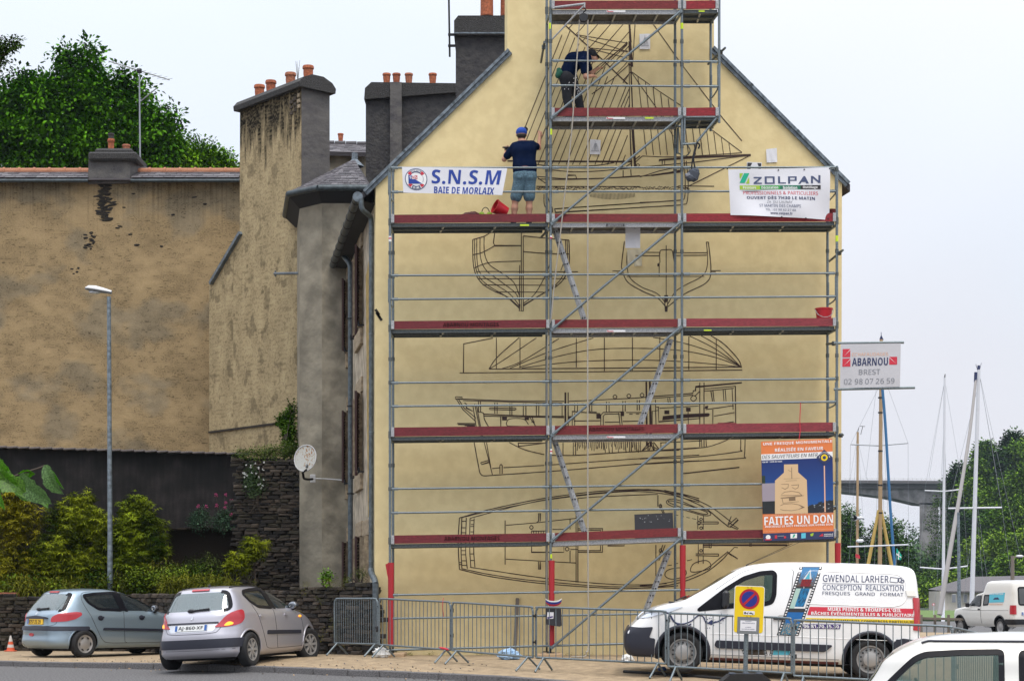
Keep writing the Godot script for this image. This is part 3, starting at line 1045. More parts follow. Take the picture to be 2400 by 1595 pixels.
	fi.lathe(Transform3D(Basis(),P(831,388,48.6)),PackedVector2Array([v2(0.24,-0.02),v2(0.075,0.15),v2(0.07,0.31),v2(0.0,0.32)]),6,true)
	part(tw,"lead_finial",fi,M.zinc)
	var sd:=thing("satellite_dish","round white rusty satellite dish on an arm from the stair tower corner","satellite dish",P(727,1125,46.7))
	var dm:=MB.new()
	var axis:=v3(-0.30,0.22,0.93).normalized()
	var bx:=Vector3.UP.cross(axis).normalized()
	var tr:=Transform3D(Basis(bx,axis,bx.cross(axis))*Basis.from_scale(v3(0.272,1,0.315)),P(715,1073,46.35))
	for i in 8:
		for k in 28:
			var q:=[]
			for j in [[0,0],[0,1],[1,1],[1,0]]:
				var r:float=(i+j[0])/8.0
				var a:float=TAU*(k+j[1])/28.0
				q.append([v3(cos(a)*r,0.055*r*r-0.055,sin(a)*r),v2(0.5-cos(a)*r*0.5,0.5-sin(a)*r*0.5)])
			dm.tri(tr*q[0][0],tr*q[1][0],tr*q[2][0],axis,axis,axis,q[0][1],q[1][1],q[2][1])
			dm.tri(tr*q[0][0],tr*q[2][0],tr*q[3][0],axis,axis,axis,q[0][1],q[2][1],q[3][1])
	part(sd,"dish",dm,M.dish_white)
	dm=MB.new()
	var rim:=PackedVector3Array()
	for k in 28:rim.append(tr*v3(cos(TAU*k/28.0),0,sin(TAU*k/28.0)))
	dm.tube(rim,0.012,6,-1.0,true)
	part(sd,"rim",dm,M.lamp_white)
	dm=MB.new()
	dm.tube(smooth3(pv3([P(710,1108,46.4),P(712,1120,46.5),P(722,1123,46.7),P(732,1122,46.9)])),0.028,8)
	dm.cyl(P(718,1100,46.2),P(708,1108,46.38),0.02,0.02,8)
	part(sd,"arm",dm,M.iron)
	dm=MB.new()
	dm.ball(P(719,1092,46.15),v3(0.035,0.05,0.045))
	part(sd,"receiver",dm,M.sign_grey)
	dm=MB.new()
	dm.bx(P(733,1121,46.97),v3(0.13,0.19,0.05),0.01)
	part(sd,"bracket",dm,M.lamp_white)
	dm=MB.new()
	dm.tube(smooth3(pv3([P(738,1121,46.94),P(770,1122,46.94),P(804,1125,46.9)])),0.014,6)
	part(sd,"cable",dm,M.lamp_white)
func house()->void:
	var u:=v3(-699.0/F,0,-1.0).normalized()
	var nl:=v3(-u.z,0,u.x)*-1.0
	if nl.x>0.0:nl=-nl
	var g:=func(px:float,py:float)->Vector3:return P(px,py,DW)
	var A:Vector3=g.call(880,1390)
	A.y=0.0
	var th:=thing("painted_house","tall yellow house whose gable carries brown ship drawings, shuttered facade on its left","house",v3(0.5,0.1,-DW))
	var outline:=[g.call(879,1600),g.call(1971,1600),g.call(1974,430),g.call(1674,118),g.call(1674,-260),g.call(1189,-260),g.call(1189,126),g.call(880,430)]
	part(th,"gable_wall",slab(outline,u*0.35),M.yellow_render)
	var holes:=[]
	for r in 3:
		var yb:=[7.09,4.02,0.97][r] as float
		holes.append([3.62,4.72,yb,yb+1.68])
		holes.append([8.15,9.1,yb,yb+1.68])
	holes.append([1.62,2.62,0.2,2.62])
	var ss:=[0.36,1.62,2.62,3.62,4.72,8.15,9.1,10.2]
	var ys:=[-0.4,0.2,0.97,2.62,2.65,4.02,5.70,7.09,8.77,9.25]
	var fw:=MB.new()
	var fp:=func(s:float,y:float,off:float)->Vector3:return A+u*s+v3(0,y,0)+nl*off
	for i in ss.size()-1:
		for j in ys.size()-1:
			var ms:float=(ss[i]+ss[i+1])*0.5
			var my:float=(ys[j]+ys[j+1])*0.5
			var hole:=false
			for h in holes:
				if ms>h[0] and ms<h[1] and my>h[2] and my<h[3]:hole=true
			if not hole:fw.quad(fp.call(ss[i],ys[j],0),fp.call(ss[i+1],ys[j],0),fp.call(ss[i+1],ys[j+1],0),fp.call(ss[i],ys[j+1],0),nl)
	for h in holes:
		var a:Vector3=fp.call(h[0],h[2],0)
		var b:Vector3=fp.call(h[1],h[2],0)
		var c:Vector3=fp.call(h[1],h[3],0)
		var d:Vector3=fp.call(h[0],h[3],0)
		var k:=-nl*0.22
		fw.quad(a,b,b+k,a+k,Vector3.UP); fw.quad(d,c,c+k,d+k,Vector3.DOWN)
		fw.quad(a,d,d+k,a+k,u); fw.quad(b,c,c+k,b+k,-u)
	part(th,"facade_wall",fw,M.facade_render)
	var rest:=MB.new()
	var R:Vector3=g.call(1971,1390)
	R.y=0.0
	rest.quad(R+u*0.36+v3(0,-0.4,0),R+u*10.2+v3(0,-0.4,0),R+u*10.2+v3(0,9.2,0),R+u*0.36+v3(0,9.2,0),-nl)
	rest.quad(A+u*10.2+v3(0,-0.4,0),R+u*10.2+v3(0,-0.4,0),R+u*10.2+v3(0,9.2,0),A+u*10.2+v3(0,9.2,0),u)
	rest.tri(A+u*10.2+v3(0,9.2,0),R+u*10.2+v3(0,9.2,0),(A+R)*0.5+u*10.2+v3(0,13.7,0))
	rest.quad(A+u*0.4-nl*0.9+v3(0,-0.4,0),A+u*10.1-nl*0.9+v3(0,-0.4,0),A+u*10.1-nl*0.9+v3(0,9.2,0),A+u*0.4-nl*0.9+v3(0,9.2,0),nl)
	part(th,"body",rest,M.shade_black)
	for h in holes:
		var door:bool=h[2]<0.5
		var frame:=MB.new()
		var a:Vector3=fp.call(h[0],h[2],-0.16)
		var b:Vector3=fp.call(h[1],h[2],-0.16)
		var c:Vector3=fp.call(h[1],h[3],-0.16)
		var d:Vector3=fp.call(h[0],h[3],-0.16)
		for q in [[a,b],[b,c],[c,d],[d,a],[(a+b)*0.5,(c+d)*0.5],[a.lerp(d,0.62),b.lerp(c,0.62)]]:
			frame.bar(q[0],q[1],0.06,0.055,nl)
		var win:=part(th,"door" if door else "window",frame,M.window_white)
		var gl:=MB.new()
		gl.quad(a,b,c,d,nl)
		part(win,"pane",gl,M.pane)
		var su:=MB.new()
		for q in [[-0.10,h[2],h[3]],[h[1]-h[0]+0.10,h[2],h[3]]]:
			su.bar(fp.call(h[0]+q[0],q[1],0.01),fp.call(h[0]+q[0],q[2],0.01),0.20,0.06,u)
		var lin_:=MB.new()
		lin_.bar(fp.call(h[0]-0.35,h[3]+0.17,0.012),fp.call(h[1]+0.35,h[3]+0.17,0.012),0.07,0.32,Vector3.UP,0.01)
		part(th,"lintel",lin_,M.facade_stone)
		part(th,"surround",su,M.facade_stone)
		if door:continue
		var si:=MB.new()
		si.bar(fp.call(h[0]-0.35,h[2]-0.2,0.02),fp.call(h[1]+0.35,h[2]-0.2,0.02),0.10,0.34,Vector3.UP,0.01)
		part(th,"sill",si,M.facade_stone)
		for sd in [-1.0,1.0]:
			var e:float=h[0] if sd<0.0 else h[1]
			var sw:float=(h[1]-h[0])*0.5
			var hinge:Vector3=fp.call(e,h[2],0.05)
			var dirs:Vector3=(u*sd+nl*(0.05 if sd>0.0 else 0.22)).normalized()
			var fr:=MB.new()
			var hgt:float=h[3]-h[2]
			var p0:=hinge
			var p1:Vector3=hinge+dirs*sw
			var nn:Vector3=dirs.cross(Vector3.UP)
			for q in [[p0,p0+v3(0,hgt,0)],[p1,p1+v3(0,hgt,0)]]:fr.bar(q[0],q[1],0.06,0.04,nn)
			for yy in [0.03,0.5,0.97]:fr.bar(p0+v3(0,hgt*yy,0),p1+v3(0,hgt*yy,0),0.04,0.07,Vector3.UP)
			var sh:=part(th,"shutter",fr,M.shutter_red)
			var lv:=MB.new()
			for k in 22:
				var yy:=hgt*(0.05+0.9*k/22.0)
				lv.quad(p0+v3(0,yy,0)+nn*0.015,p1+v3(0,yy,0)+nn*0.015,p1+v3(0,yy+0.055,0)-nn*0.015,p0+v3(0,yy+0.055,0)-nn*0.015)
			part(sh,"louvres",lv,M.shutter_red)
			var hk:=MB.new()
			hk.bx(fp.call(e+sd*0.6,h[2]-0.02,0.06),v3(0.14,0.03,0.03))
			hk.bx(fp.call(e+sd*0.6,h[2]+0.01,0.12),v3(0.03,0.12,0.03))
			part(th,"shutter_catch",hk,M.iron)
	var st:=MB.new()
	st.quad(fp.call(0.9,3.0,0.004),fp.call(1.9,3.0,0.004),fp.call(2.5,8.0,0.004),fp.call(0.9,8.4,0.004),nl)
	part(th,"damp_stain",st,M.ochre_stain)
	var el:=P(846,453,DW+0.03)
	var rl:Vector3=P(1430,-120,DW+0.03)
	var er:=P(1993,432,DW+0.03)
	var ro:=MB.new()
	var dn:=v3(0,-0.14,0)
	var len:=10.6
	for q in [[el,rl],[er,rl]]:
		var a:Vector3=q[0]
		var b:Vector3=q[1]
		slab([a,b,b+u*len,a+u*len],dn,ro)
	part(th,"roof",ro,M.slate_0)
	for q in [[P(851,447,DW),P(1190,116,DW),1.0],[P(1674,110,DW),P(1992,428,DW),-1.0]]:
		var vb:=MB.new()
		var a:Vector3=q[0]
		var b:Vector3=q[1]
		var perp:=v3(-(b-a).y,(b-a).x,0).normalized()
		if perp.y>0.0:perp=-perp
		var f1:=v3(0,0,0.10)
		slab([a+f1,b+f1,b+perp*0.055+f1,a+perp*0.055+f1],v3(0,0,-0.16),vb)
		slab([a+perp*0.058+f1*0.6,b+perp*0.058+f1*0.6,b+perp*0.12+f1*0.6,a+perp*0.12+f1*0.6],v3(0,0,-0.10),vb)
		part(th,"verge_flashing",vb,M.zinc)
		var bt:=MB.new()
		for t in [0.28,0.62]:
			var c:Vector3=a.lerp(b,t)+f1+perp*0.028
			bt.box(Transform3D(Basis((b-a).normalized(),-perp,v3(0,0,1)),c+v3(0,0,0.004)),v3(0.05,0.06,0.012))
		part(th,"flashing_joint",bt,M.zinc_dark)
	var gs:=P(838,461,38.95)
	var gt:=MB.new()
	gt.tube(pv3([gs,gs+u*9.6]),0.085,14)
	var gutter:=part(th,"gutter",gt,M.zinc_dark)
	for k in 11:
		var hoop:=MB.new()
		var c:=gs+u*(0.35+0.88*k)
		hoop.tube(pv3([c,c+u*0.035]),0.095,14)
		part(gutter,"gutter_bracket",hoop,M.iron)
	var ge:=MB.new()
	ge.tube(pv3([gs+u*-0.02,gs]),0.10,14)
	part(gutter,"stop_end",ge,M.zinc)
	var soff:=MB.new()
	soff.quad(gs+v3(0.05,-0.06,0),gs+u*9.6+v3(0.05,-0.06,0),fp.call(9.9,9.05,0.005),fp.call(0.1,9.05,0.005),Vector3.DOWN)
	part(th,"eave_soffit",soff,M.shade_black)  # shade below the gutter is painted into this near-black sheet
	var dp:=MB.new()
	var b1:=39.35
	dp.tube(smooth3(pv3([P(846,466,38.95),P(847,483,38.95),P(851,493,39.0),P(862,502,39.2),P(869,512,b1),P(870,545,b1)]),4),0.05,12)
	dp.tube(pv3([P(870,545,b1),P(869.5,1336,b1)]),0.048,12)
	dp.tube(smooth3(pv3([P(869.5,1334,b1),P(871,1344,39.2),P(878,1358,38.85),P(880,1368,38.75)]),4),0.06,12)
	dp.tube(pv3([P(880,1366,38.75),P(881,1532,38.75)]),0.062,12)
	var down:=part(th,"downpipe",dp,M.pipe_zinc)
	for yy in [545,781,1011,1243,1313]:
		var cl:=MB.new()
		cl.cyl(P(870,yy,b1),P(870,yy+2,b1),0.056,0.056,12)
		part(down,"pipe_collar",cl,M.zinc)
	dp=MB.new()
	var d2:=45.0
	dp.tube(smooth3(pv3([P(802,590,45.6),P(806,600,45.4),P(818,616,45.1),P(821,628,d2),P(821,660,d2)]),4),0.062,10)
	dp.tube(pv3([P(821,660,d2),P(821,1362,d2)]),0.056,10)
	down=part(th,"downpipe",dp,M.pipe_zinc)
	for yy in [745,950,1155]:
		var cl:=MB.new()
		cl.cyl(P(821,yy,d2),P(821,yy+3,d2),0.08,0.08,10)
		cl.bx(P(826,yy+2,d2),v3(0.1,0.02,0.02))
		part(down,"pipe_collar",cl,M.iron)
	var ck:=MB.new()
	for q in [[886,738],[890,744],[884,731]]:
		ck.bx(P(q[0],q[1],DW-0.004),v3(0.05,0.13,0.012),0.0,v3(0,0,0.6))
	part(th,"plaster_crack",ck,M.stone_0)
const Z:={"z4":[840.0,0.0,0.38265],"z5":[840.0,500.0,0.38265],"z6":[740.0,995.0,0.38265],"z7":[1500.0,995.0,0.38265],"z8":[1500.0,300.0,0.38265],"c6":[1200.0,0.0,0.22034],"c7":[1150.0,240.0,0.17857],"p":[0.0,0.0,1.0]}
var stroke_k:=0
func stroke(mb:MB,z:String,w:float,s:String,curve:=false,closed:=false)->void:
	var q:Array=Z[z]
	var pts:=PackedVector2Array()
	for p in nums(s):pts.append(v2(q[0]+p.x*q[2],q[1]+p.y*q[2]))
	if curve:pts=smooth(pts,6,closed)
	if closed:pts.append(pts[0])
	line(mb,pts,w)
func line(mb:MB,pts:PackedVector2Array,w:float)->void:
	stroke_k+=1
	var d:=DW-0.002-0.00035*(stroke_k%17)
	var m:=pts.size()
	var l:=[]
	for i in m:
		var a:=pts[maxi(i-1,0)]
		var b:=pts[mini(i+1,m-1)]
		var t:=(b-a).normalized()
		var n:=v2(-t.y,t.x)
		var k:=1.0
		if i>0 and i<m-1:
			var t0:=(pts[i]-pts[i-1]).normalized()
			k=1.0/maxf(0.5,absf(v2(-t0.y,t0.x).dot(n)))
		var ww:=w*0.44*k*(1.0+0.12*sin(i*2.3+stroke_k))
		l.append([pts[i]+n*ww,pts[i]-n*ww])
	for i in m-1:
		mb.quad(P(l[i][0].x,l[i][0].y,d),P(l[i+1][0].x,l[i+1][0].y,d),P(l[i+1][1].x,l[i+1][1].y,d),P(l[i][1].x,l[i][1].y,d),v3(0,0,1))
func fill(mb:MB,z:String,s:String)->void:
	var q:Array=Z[z]
	var pts:=PackedVector2Array()
	for p in nums(s):pts.append(v2(q[0]+p.x*q[2],q[1]+p.y*q[2]))
	stroke_k+=1
	var d:=DW-0.002-0.00035*(stroke_k%17)
	var idx:=Geometry2D.triangulate_polygon(pts)
	for i in range(0,idx.size(),3):
		var a:=pts[idx[i]]; var b:=pts[idx[i+1]]; var c:=pts[idx[i+2]]
		mb.tri(P(a.x,a.y,d),P(b.x,b.y,d),P(c.x,c.y,d),v3(0,0,1),v3(0,0,1),v3(0,0,1))
func draw(mb:MB,rows:String)->void:
	for row in rows.split("\n",false):
		var r:=row.strip_edges()
		if r=="":continue
		var q:=r.split("|")
		var hd:=q[0].split(" ",false)
		for s in q[1].split(";",false):
			if hd[2]=="f":fill(mb,hd[0],s)
			else:stroke(mb,hd[0],float(hd[1]),s,hd[2]=="c" or hd[2]=="r",hd[2]=="o" or hd[2]=="r")
func mural()->void:
	var th:Node3D=get_node("painted_house")
	var mb:=MB.new()
	draw(mb,"""
c7 2.4 c|580,920 620,985 720,1060;620,970 900,995 1150,1000 1500,992 1960,960;800,885 1100,910 1400,900 1840,862;580,808 750,830 1100,838 1400,825 1620,788
c7 2.4 l|1005,1000 1015,955 1115,955 1130,1000;1740,890 1740,972;1840,880 1845,960;840,1395 1960,1320;850,1440 1960,1378;840,1395 850,1440;1780,840 1840,800;1880,760 1960,700
c7 3.2 l|1830,340 1850,840
c7 6.5 l|1865,340 1897,840
c7 3.4 l|220,765 600,768;600,768 1850,772
c7 4.8 l|580,771 1860,776
c7 2.0 r|1912,822 1935,804 1955,824 1934,842
c7 2.2 c|700,1205 700,1300 712,1360 760,1432;745,1225 780,1330 808,1380 812,1440;740,1432 812,1442
c7 2.6 l|600,1101 1960,1103
z4 2.4 l|1960,1138 2180,1140
z4 2.4 c|1100,1096 1300,1098 1500,1092 1780,1075 1990,1052
z4 2.4 l|1200,1278 1985,1225;1205,1302 1990,1254
z8 2.2 c|0,455 150,449 250,440 274,424 278,330 272,195;0,485 150,478 262,468 290,448 296,330 284,200
z8 5.5 l|118,196 340,178 680,165
z8 2.2 l|680,165 340,208 0,240;680,165 300,355;120,190 118,205;137,200 137,222;152,200 152,222
z8 4.6 l|70,290 160,278 250,260
z8 2.2 l|0,300 120,262 250,235
z4 2.2 l|1780,1075 1860,1062 1935,1050;1740,955 1700,990
z4 2.2 c|1740,955 1960,960 2350,935
z4 2.4 l|1805,145 1985,400 2230,720 2350,862
z4 2.2 l|1675,440 1830,550 1990,655 2120,760 2350,932;1675,445 1740,540 1830,665 1930,835
c6 5.5 l|1250,250 1262,450
c6 6.8 l|1256,440 1276,710
c6 2.2 l|1310,250 1300,420 1288,640;1245,440 1250,900;1250,900 1252,1140;1240,690 1085,830 850,1000;1240,800 1180,880;1250,940 1160,1140;1240,1140 1250,1105
c6 3.4 l|1265,710 1282,1140
c6 2.0 l|700,370 1220,455;720,385 1215,545;850,510 1225,548;850,520 1230,618;1220,455 870,780;1225,475 890,790;1228,465 800,790
z4 3.0 l|1252,140 1450,322 1650,515
""")
	for b in [[1220,455],[1222,545],[700,372],[850,515],[1245,680],[1262,690]]:
		fill(mb,"c6","%d,%d %d,%d %d,%d %d,%d"%[b[0]-14,b[1],b[0],b[1]-13,b[0]+15,b[1]+2,b[0],b[1]+13])
	for i in 18:
		var xb:=928.0+i*43.0+rr(-5,5)
		var pl:=PackedVector2Array()
		var y:=1008.0 if xb>1080.0 else 1008.0-(1080.0-xb)*0.9
		while y>150.0:
			var x:=xb+0.40*(1008.0-y)
			if x>1660.0:break
			if x>1252.0 and y<145.0+(x-1252.0)*0.94:break
			pl.append(v2(840+x*0.38265,y*0.38265)); y-=60.0
		if pl.size()>1:line(mb,pl,2.1)
	for i in 9:
		var xs:=1285.0+i*42.0
		var ys:=145.0+(xs-1252.0)*0.94
		var le:=minf(1670.0-xs,(ys-142.0)/1.1)
		line(mb,PackedVector2Array([v2(840+xs*0.38265,ys*0.38265),v2(840+(xs+le*0.5)*0.38265,(ys-le*0.52)*0.38265),v2(840+(xs+le)*0.38265,(ys-le*1.1)*0.38265)]),2.0)
	for i in 13:
		var xf:=1765.0+i*43.0
		var x0:=xf-4.0
		var yl:=440.0+(xf-40.0-1675.0)*0.733
		var xt:=xf-(952.0-yl)*0.11
		line(mb,PackedVector2Array([v2(840+xt*0.38265,(440.0+(xt-1675.0)*0.733)*0.38265),v2(840+xf*0.38265,948.0*0.38265)]),2.0)
	for k in 150:
		var x:=605.0+k*13.4+rr(-6,6)
		var y:=1106.0+rng.randf()*34.0
		var a:=rr(-0.9,0.9)
		var l:=rr(7.0,20.0)
		var dv:=v2(cos(a),sin(a))*l
		line(mb,PackedVector2Array([v2(1150+(x-dv.x)*0.17857,240+(y-dv.y)*0.17857),v2(1150+(x+dv.x)*0.17857,240+(y+dv.y)*0.17857)]),rr(1.2,2.4))
	for k in 34:
		var x:=1308.0+k*17.6
		line(mb,PackedVector2Array([v2(1150+x*0.17857,240+1192*0.17857),v2(1150+(x+5)*0.17857,240+(1238+36*sin(k/33.0*PI))*0.17857)]),1.2)
	part(th,"mural_sailing_ship",mb,M.mural_brown)
	mb=MB.new()
	draw(mb,"""
z5 2.6 c|700,160 702,290 718,370 760,430 830,475 910,510 988,575
z5 2.2 c|712,157 714,290 735,380 800,445 900,505 990,585;725,152 727,290 750,370 850,440 930,495 988,568;745,147 748,270 785,350 870,415 960,485 986,540;770,140 772,240 800,310 870,360 950,420 985,500
z5 2.4 l|700,160 770,140 805,119;835,118 827,180 836,197 998,197
z5 2.2 c|702,252 760,238 836,197;712,333 760,312 830,297 998,292
z5 2.2 l|998,118 998,597;1010,137 1010,597;988,316 986,597 1012,597
z5 2.4 c|1010,137 1120,148 1290,163;1010,233 1140,244 1290,248
z5 2.6 c|1290,163 1292,290 1270,380 1220,440 1130,490 1012,565
z5 2.2 c|1278,160 1280,285 1252,380 1190,450 1012,560;1268,160 1268,260 1240,350;1185,160 1172,310 1090,480 1012,550
z5 2.2 l|720,355 1345,357;735,399 1275,399;760,437 1222,440;845,480 1135,482;990,555 985,597
z5 2.6 c|1630,170 1614,300 1616,342 1650,420 1750,480 1830,515 1880,567
z5 2.2 c|1648,235 1645,300 1662,390 1735,450 1830,490 1882,548;2132,175 2140,300 2110,380 2000,440 1940,482 1893,560
z5 2.6 c|2145,175 2160,350 2130,425 2000,492 1897,570
z5 2.2 l|2132,175 2145,175;1645,238 1850,238;1932,240 2135,240;1645,258 1845,258;1945,257 2135,255;1645,385 2120,385;1886,195 1886,500;1557,352 1605,352;1585,361 1612,361;2162,350 2220,350;2162,357 2190,357;1843,300 1843,385;1948,380 1925,235
z5 2.2 c|1848,300 1848,232 1885,222 1925,232 1938,330
z5 2.2 f|1874,500 1897,500 1897,536 1886,545 1874,536;1876,566 1896,566 1894,602 1878,602;1832,306 1846,306 1846,324 1832,324
z5 2.0 l|1876,540 1880,570;1896,540 1892,570
""")
	part(th,"mural_hull_sections",mb,M.mural_brown)
	mb=MB.new()
	draw(mb,"""
z5 2.4 l|825,762 645,798 643,973;620,976 1500,968 2352,958;800,952 1500,947 2348,940
z5 2.2 c|800,952 850,880 985,760;805,950 900,890 1090,762;880,950 1000,905 1230,765;930,947 1160,850 1440,762;985,942 1200,880 1450,833 1750,826 2000,842 2200,885 2348,940;1000,946 1300,910 1600,898 1850,900 2100,915 2348,940;1805,758 2000,795 2200,862 2345,938;2030,750 2180,825 2340,935;2100,748 2220,820 2335,930
z5 2.6 c|2160,748 2235,795 2300,860 2335,905 2348,944
z5 2.2 l|845,760 845,950;990,762 990,946;1335,762 1335,942;1507,760 1507,964;1679,758 1679,962;1847,757 1847,962;2025,752 2025,958;2193,768 2193,955
""")
	part(th,"mural_waterline_plan",mb,M.mural_brown)
	mb=MB.new()
	draw(mb,"""
z5 2.4 l|595,1122 635,1124 637,1136 592,1134 595,1122;600,1136 640,1200 720,1275;612,1136 650,1195 720,1252;637,1136 900,1146 1260,1150;1290,1150 1500,1140 1700,1130 2050,1100;640,1145 750,1148 1250,1162;650,1158 665,1172 660,1190 700,1210
z5 2.2 l|735,1150 735,1215;748,1150 748,1215;835,1158 835,1225;850,1158 850,1225;928,1160 928,1235;940,1160 940,1235;1010,1162 1010,1238;1026,1162 1026,1238;1090,1162 1090,1240;1105,1162 1105,1240;1248,1162 1248,1248;1325,1160 1325,1212;1342,1160 1342,1212;1415,1158 1415,1210;1430,1158 1430,1210;1520,1152 1520,1215;1536,1152 1536,1215;1620,1148 1620,1212;1635,1148 1635,1212;1708,1142 1708,1205;1722,1142 1722,1205
z5 2.2 l|805,1190 960,1190 966,1196 960,1202 805,1200 803,1194 805,1190;700,1170 722,1310;712,1165 760,1400;722,1168 745,1290 770,1400
z5 2.4 c|735,1215 765,1222 772,1260 800,1310
z5 2.6 l|770,1228 900,1234 1055,1240 1260,1242;770,1240 1048,1246 1260,1250;872,1240 872,1310
z5 2.2 c|905,1290 925,1258 1010,1258 1042,1292
z5 2.2 l|905,1290 915,1302 1030,1304;1045,1240 1090,1308;1062,1240 1085,1308;1060,1275 1080,1275
z5 2.2 f|880,1242 910,1242 910,1266 880,1266;1018,1246 1045,1246 1045,1264 1018,1264;1458,1228 1485,1228 1485,1256 1458,1256;1606,1214 1628,1214 1628,1240 1606,1240;1875,1205 1905,1205 1905,1228 1875,1228;2008,1188 2036,1188 2036,1212 2008,1212
z5 2.2 l|604,1285 720,1285;610,1292 715,1292;650,1298 715,1298;665,1303 715,1303;680,1307 715,1307
z5 4.6 l|1268,1095 1268,1310
z5 2.6 l|1285,1095 1285,1310
z5 2.2 l|1310,1310 1310,1212 1480,1225;1325,1310 1325,1222;1400,1212 1460,1216;1485,1310 1485,1235 1500,1218 1600,1214 1625,1214;1500,1310 1500,1240 1512,1228 1600,1226;1595,1220 1605,1310;1610,1240 1618,1310;1640,1218 1740,1218;1660,1228 1680,1228;1700,1226 1720,1226;1320,1270 1480,1268;1510,1278 1600,1276;1620,1272 1740,1270
z5 2.2 f|1285,1240 1320,1240 1320,1262 1285,1262
z5 5.0 l|1764,1030 1768,1425
z5 6.0 l|1786,1030 1792,1425
z5 2.2 r|1560,1122 1572,1110 1584,1122 1572,1134;1645,1117 1657,1105 1669,1117 1657,1129;1726,1112 1738,1100 1750,1112 1738,1124;2036,1134 2054,1114 2072,1130 2054,1150
z5 2.4 l|1800,1120 2050,1102 2052,1085 2065,1085 2068,1058 2090,1055;1800,1132 2050,1112;2092,1035 2092,1430;2118,1035 2118,1430;2060,1120 2090,1090
z5 4.4 l|2068,1062 2350,1036
z7 3.4 l|250,300 610,260
z5 2.2 l|2118,1075 2310,1057 2312,1290;2118,1088 2300,1070;2160,1085 2170,1150;2172,1085 2180,1150;2235,1080 2240,1150;2248,1080 2253,1150;2290,1072 2296,1200;1895,1130 1900,1170;1908,1128 1912,1170;1820,1140 1824,1310;1838,1185 1840,1275 2090,1255;1845,1192 2085,1178;1825,1185 1842,1185;1800,1310 1800,1210 1840,1205
z5 2.2 f|1866,1240 1990,1228 2145,1222 2155,1230 2145,1243 1990,1252 1862,1266;2125,1180 2145,1176 2140,1194 2122,1195
z5 2.2 l|2130,1200 2300,1176;2172,1200 2172,1310;2180,1240 2305,1218;2186,1290 2300,1275;2195,1192 2215,1188;2230,1186 2250,1183;2265,1180 2285,1177;2020,1212 2022,1300
z6 2.6 c|970,108 1000,270 1010,300 1030,312 1100,308 1500,280 2050,235 2350,220
z6 2.2 l|1032,108 1082,305;1046,108 1072,262;1010,232 1055,218 1058,230 1016,243 1010,232;1080,268 1130,262;1150,262 1400,248;1440,245 2000,205 2350,185;1128,300 1128,248 1135,242 1142,248 1142,300
z6 2.2 c|1185,108 1280,152 1400,182
z6 2.4 c|1440,186 1600,186 1850,170 2110,155 2350,140
z6 2.2 l|1240,110 1242,132;1240,112 1415,112;1240,132 1415,110;1515,108 1515,186;1578,108 1578,188;1592,108 1592,186
z7 2.6 l|110,160 240,155
z7 2.4 c|0,208 300,200 600,165 616,150 618,90;0,242 300,225 620,205 640,190 645,90
z7 2.2 c|110,160 380,140 480,115 540,90
z7 2.2 l|378,90 380,138;405,90 408,132;125,110 380,98
z6 2.4 l|2000,158 2045,105;2110,158 2070,105;2040,108 2035,158;2065,108 2075,158;2115,108 2115,155
z5 2.2 l|1745,1450 1780,1425 1800,1425 1850,1450;1780,1450 1790,1430;1810,1450 1800,1430
""")
	for k in 36:
		var x:=1330.0+k*11.4
		var l:=rr(30,75)
		stroke(mb,"z5",rr(1.6,2.6),"%d,1395 %d,%d %d,%d"%[x,x+rr(-3,3),1395+l*0.5,x+rr(-4,4),1395+l])
	part(th,"mural_long_section",mb,M.mural_brown)
	mb=MB.new()
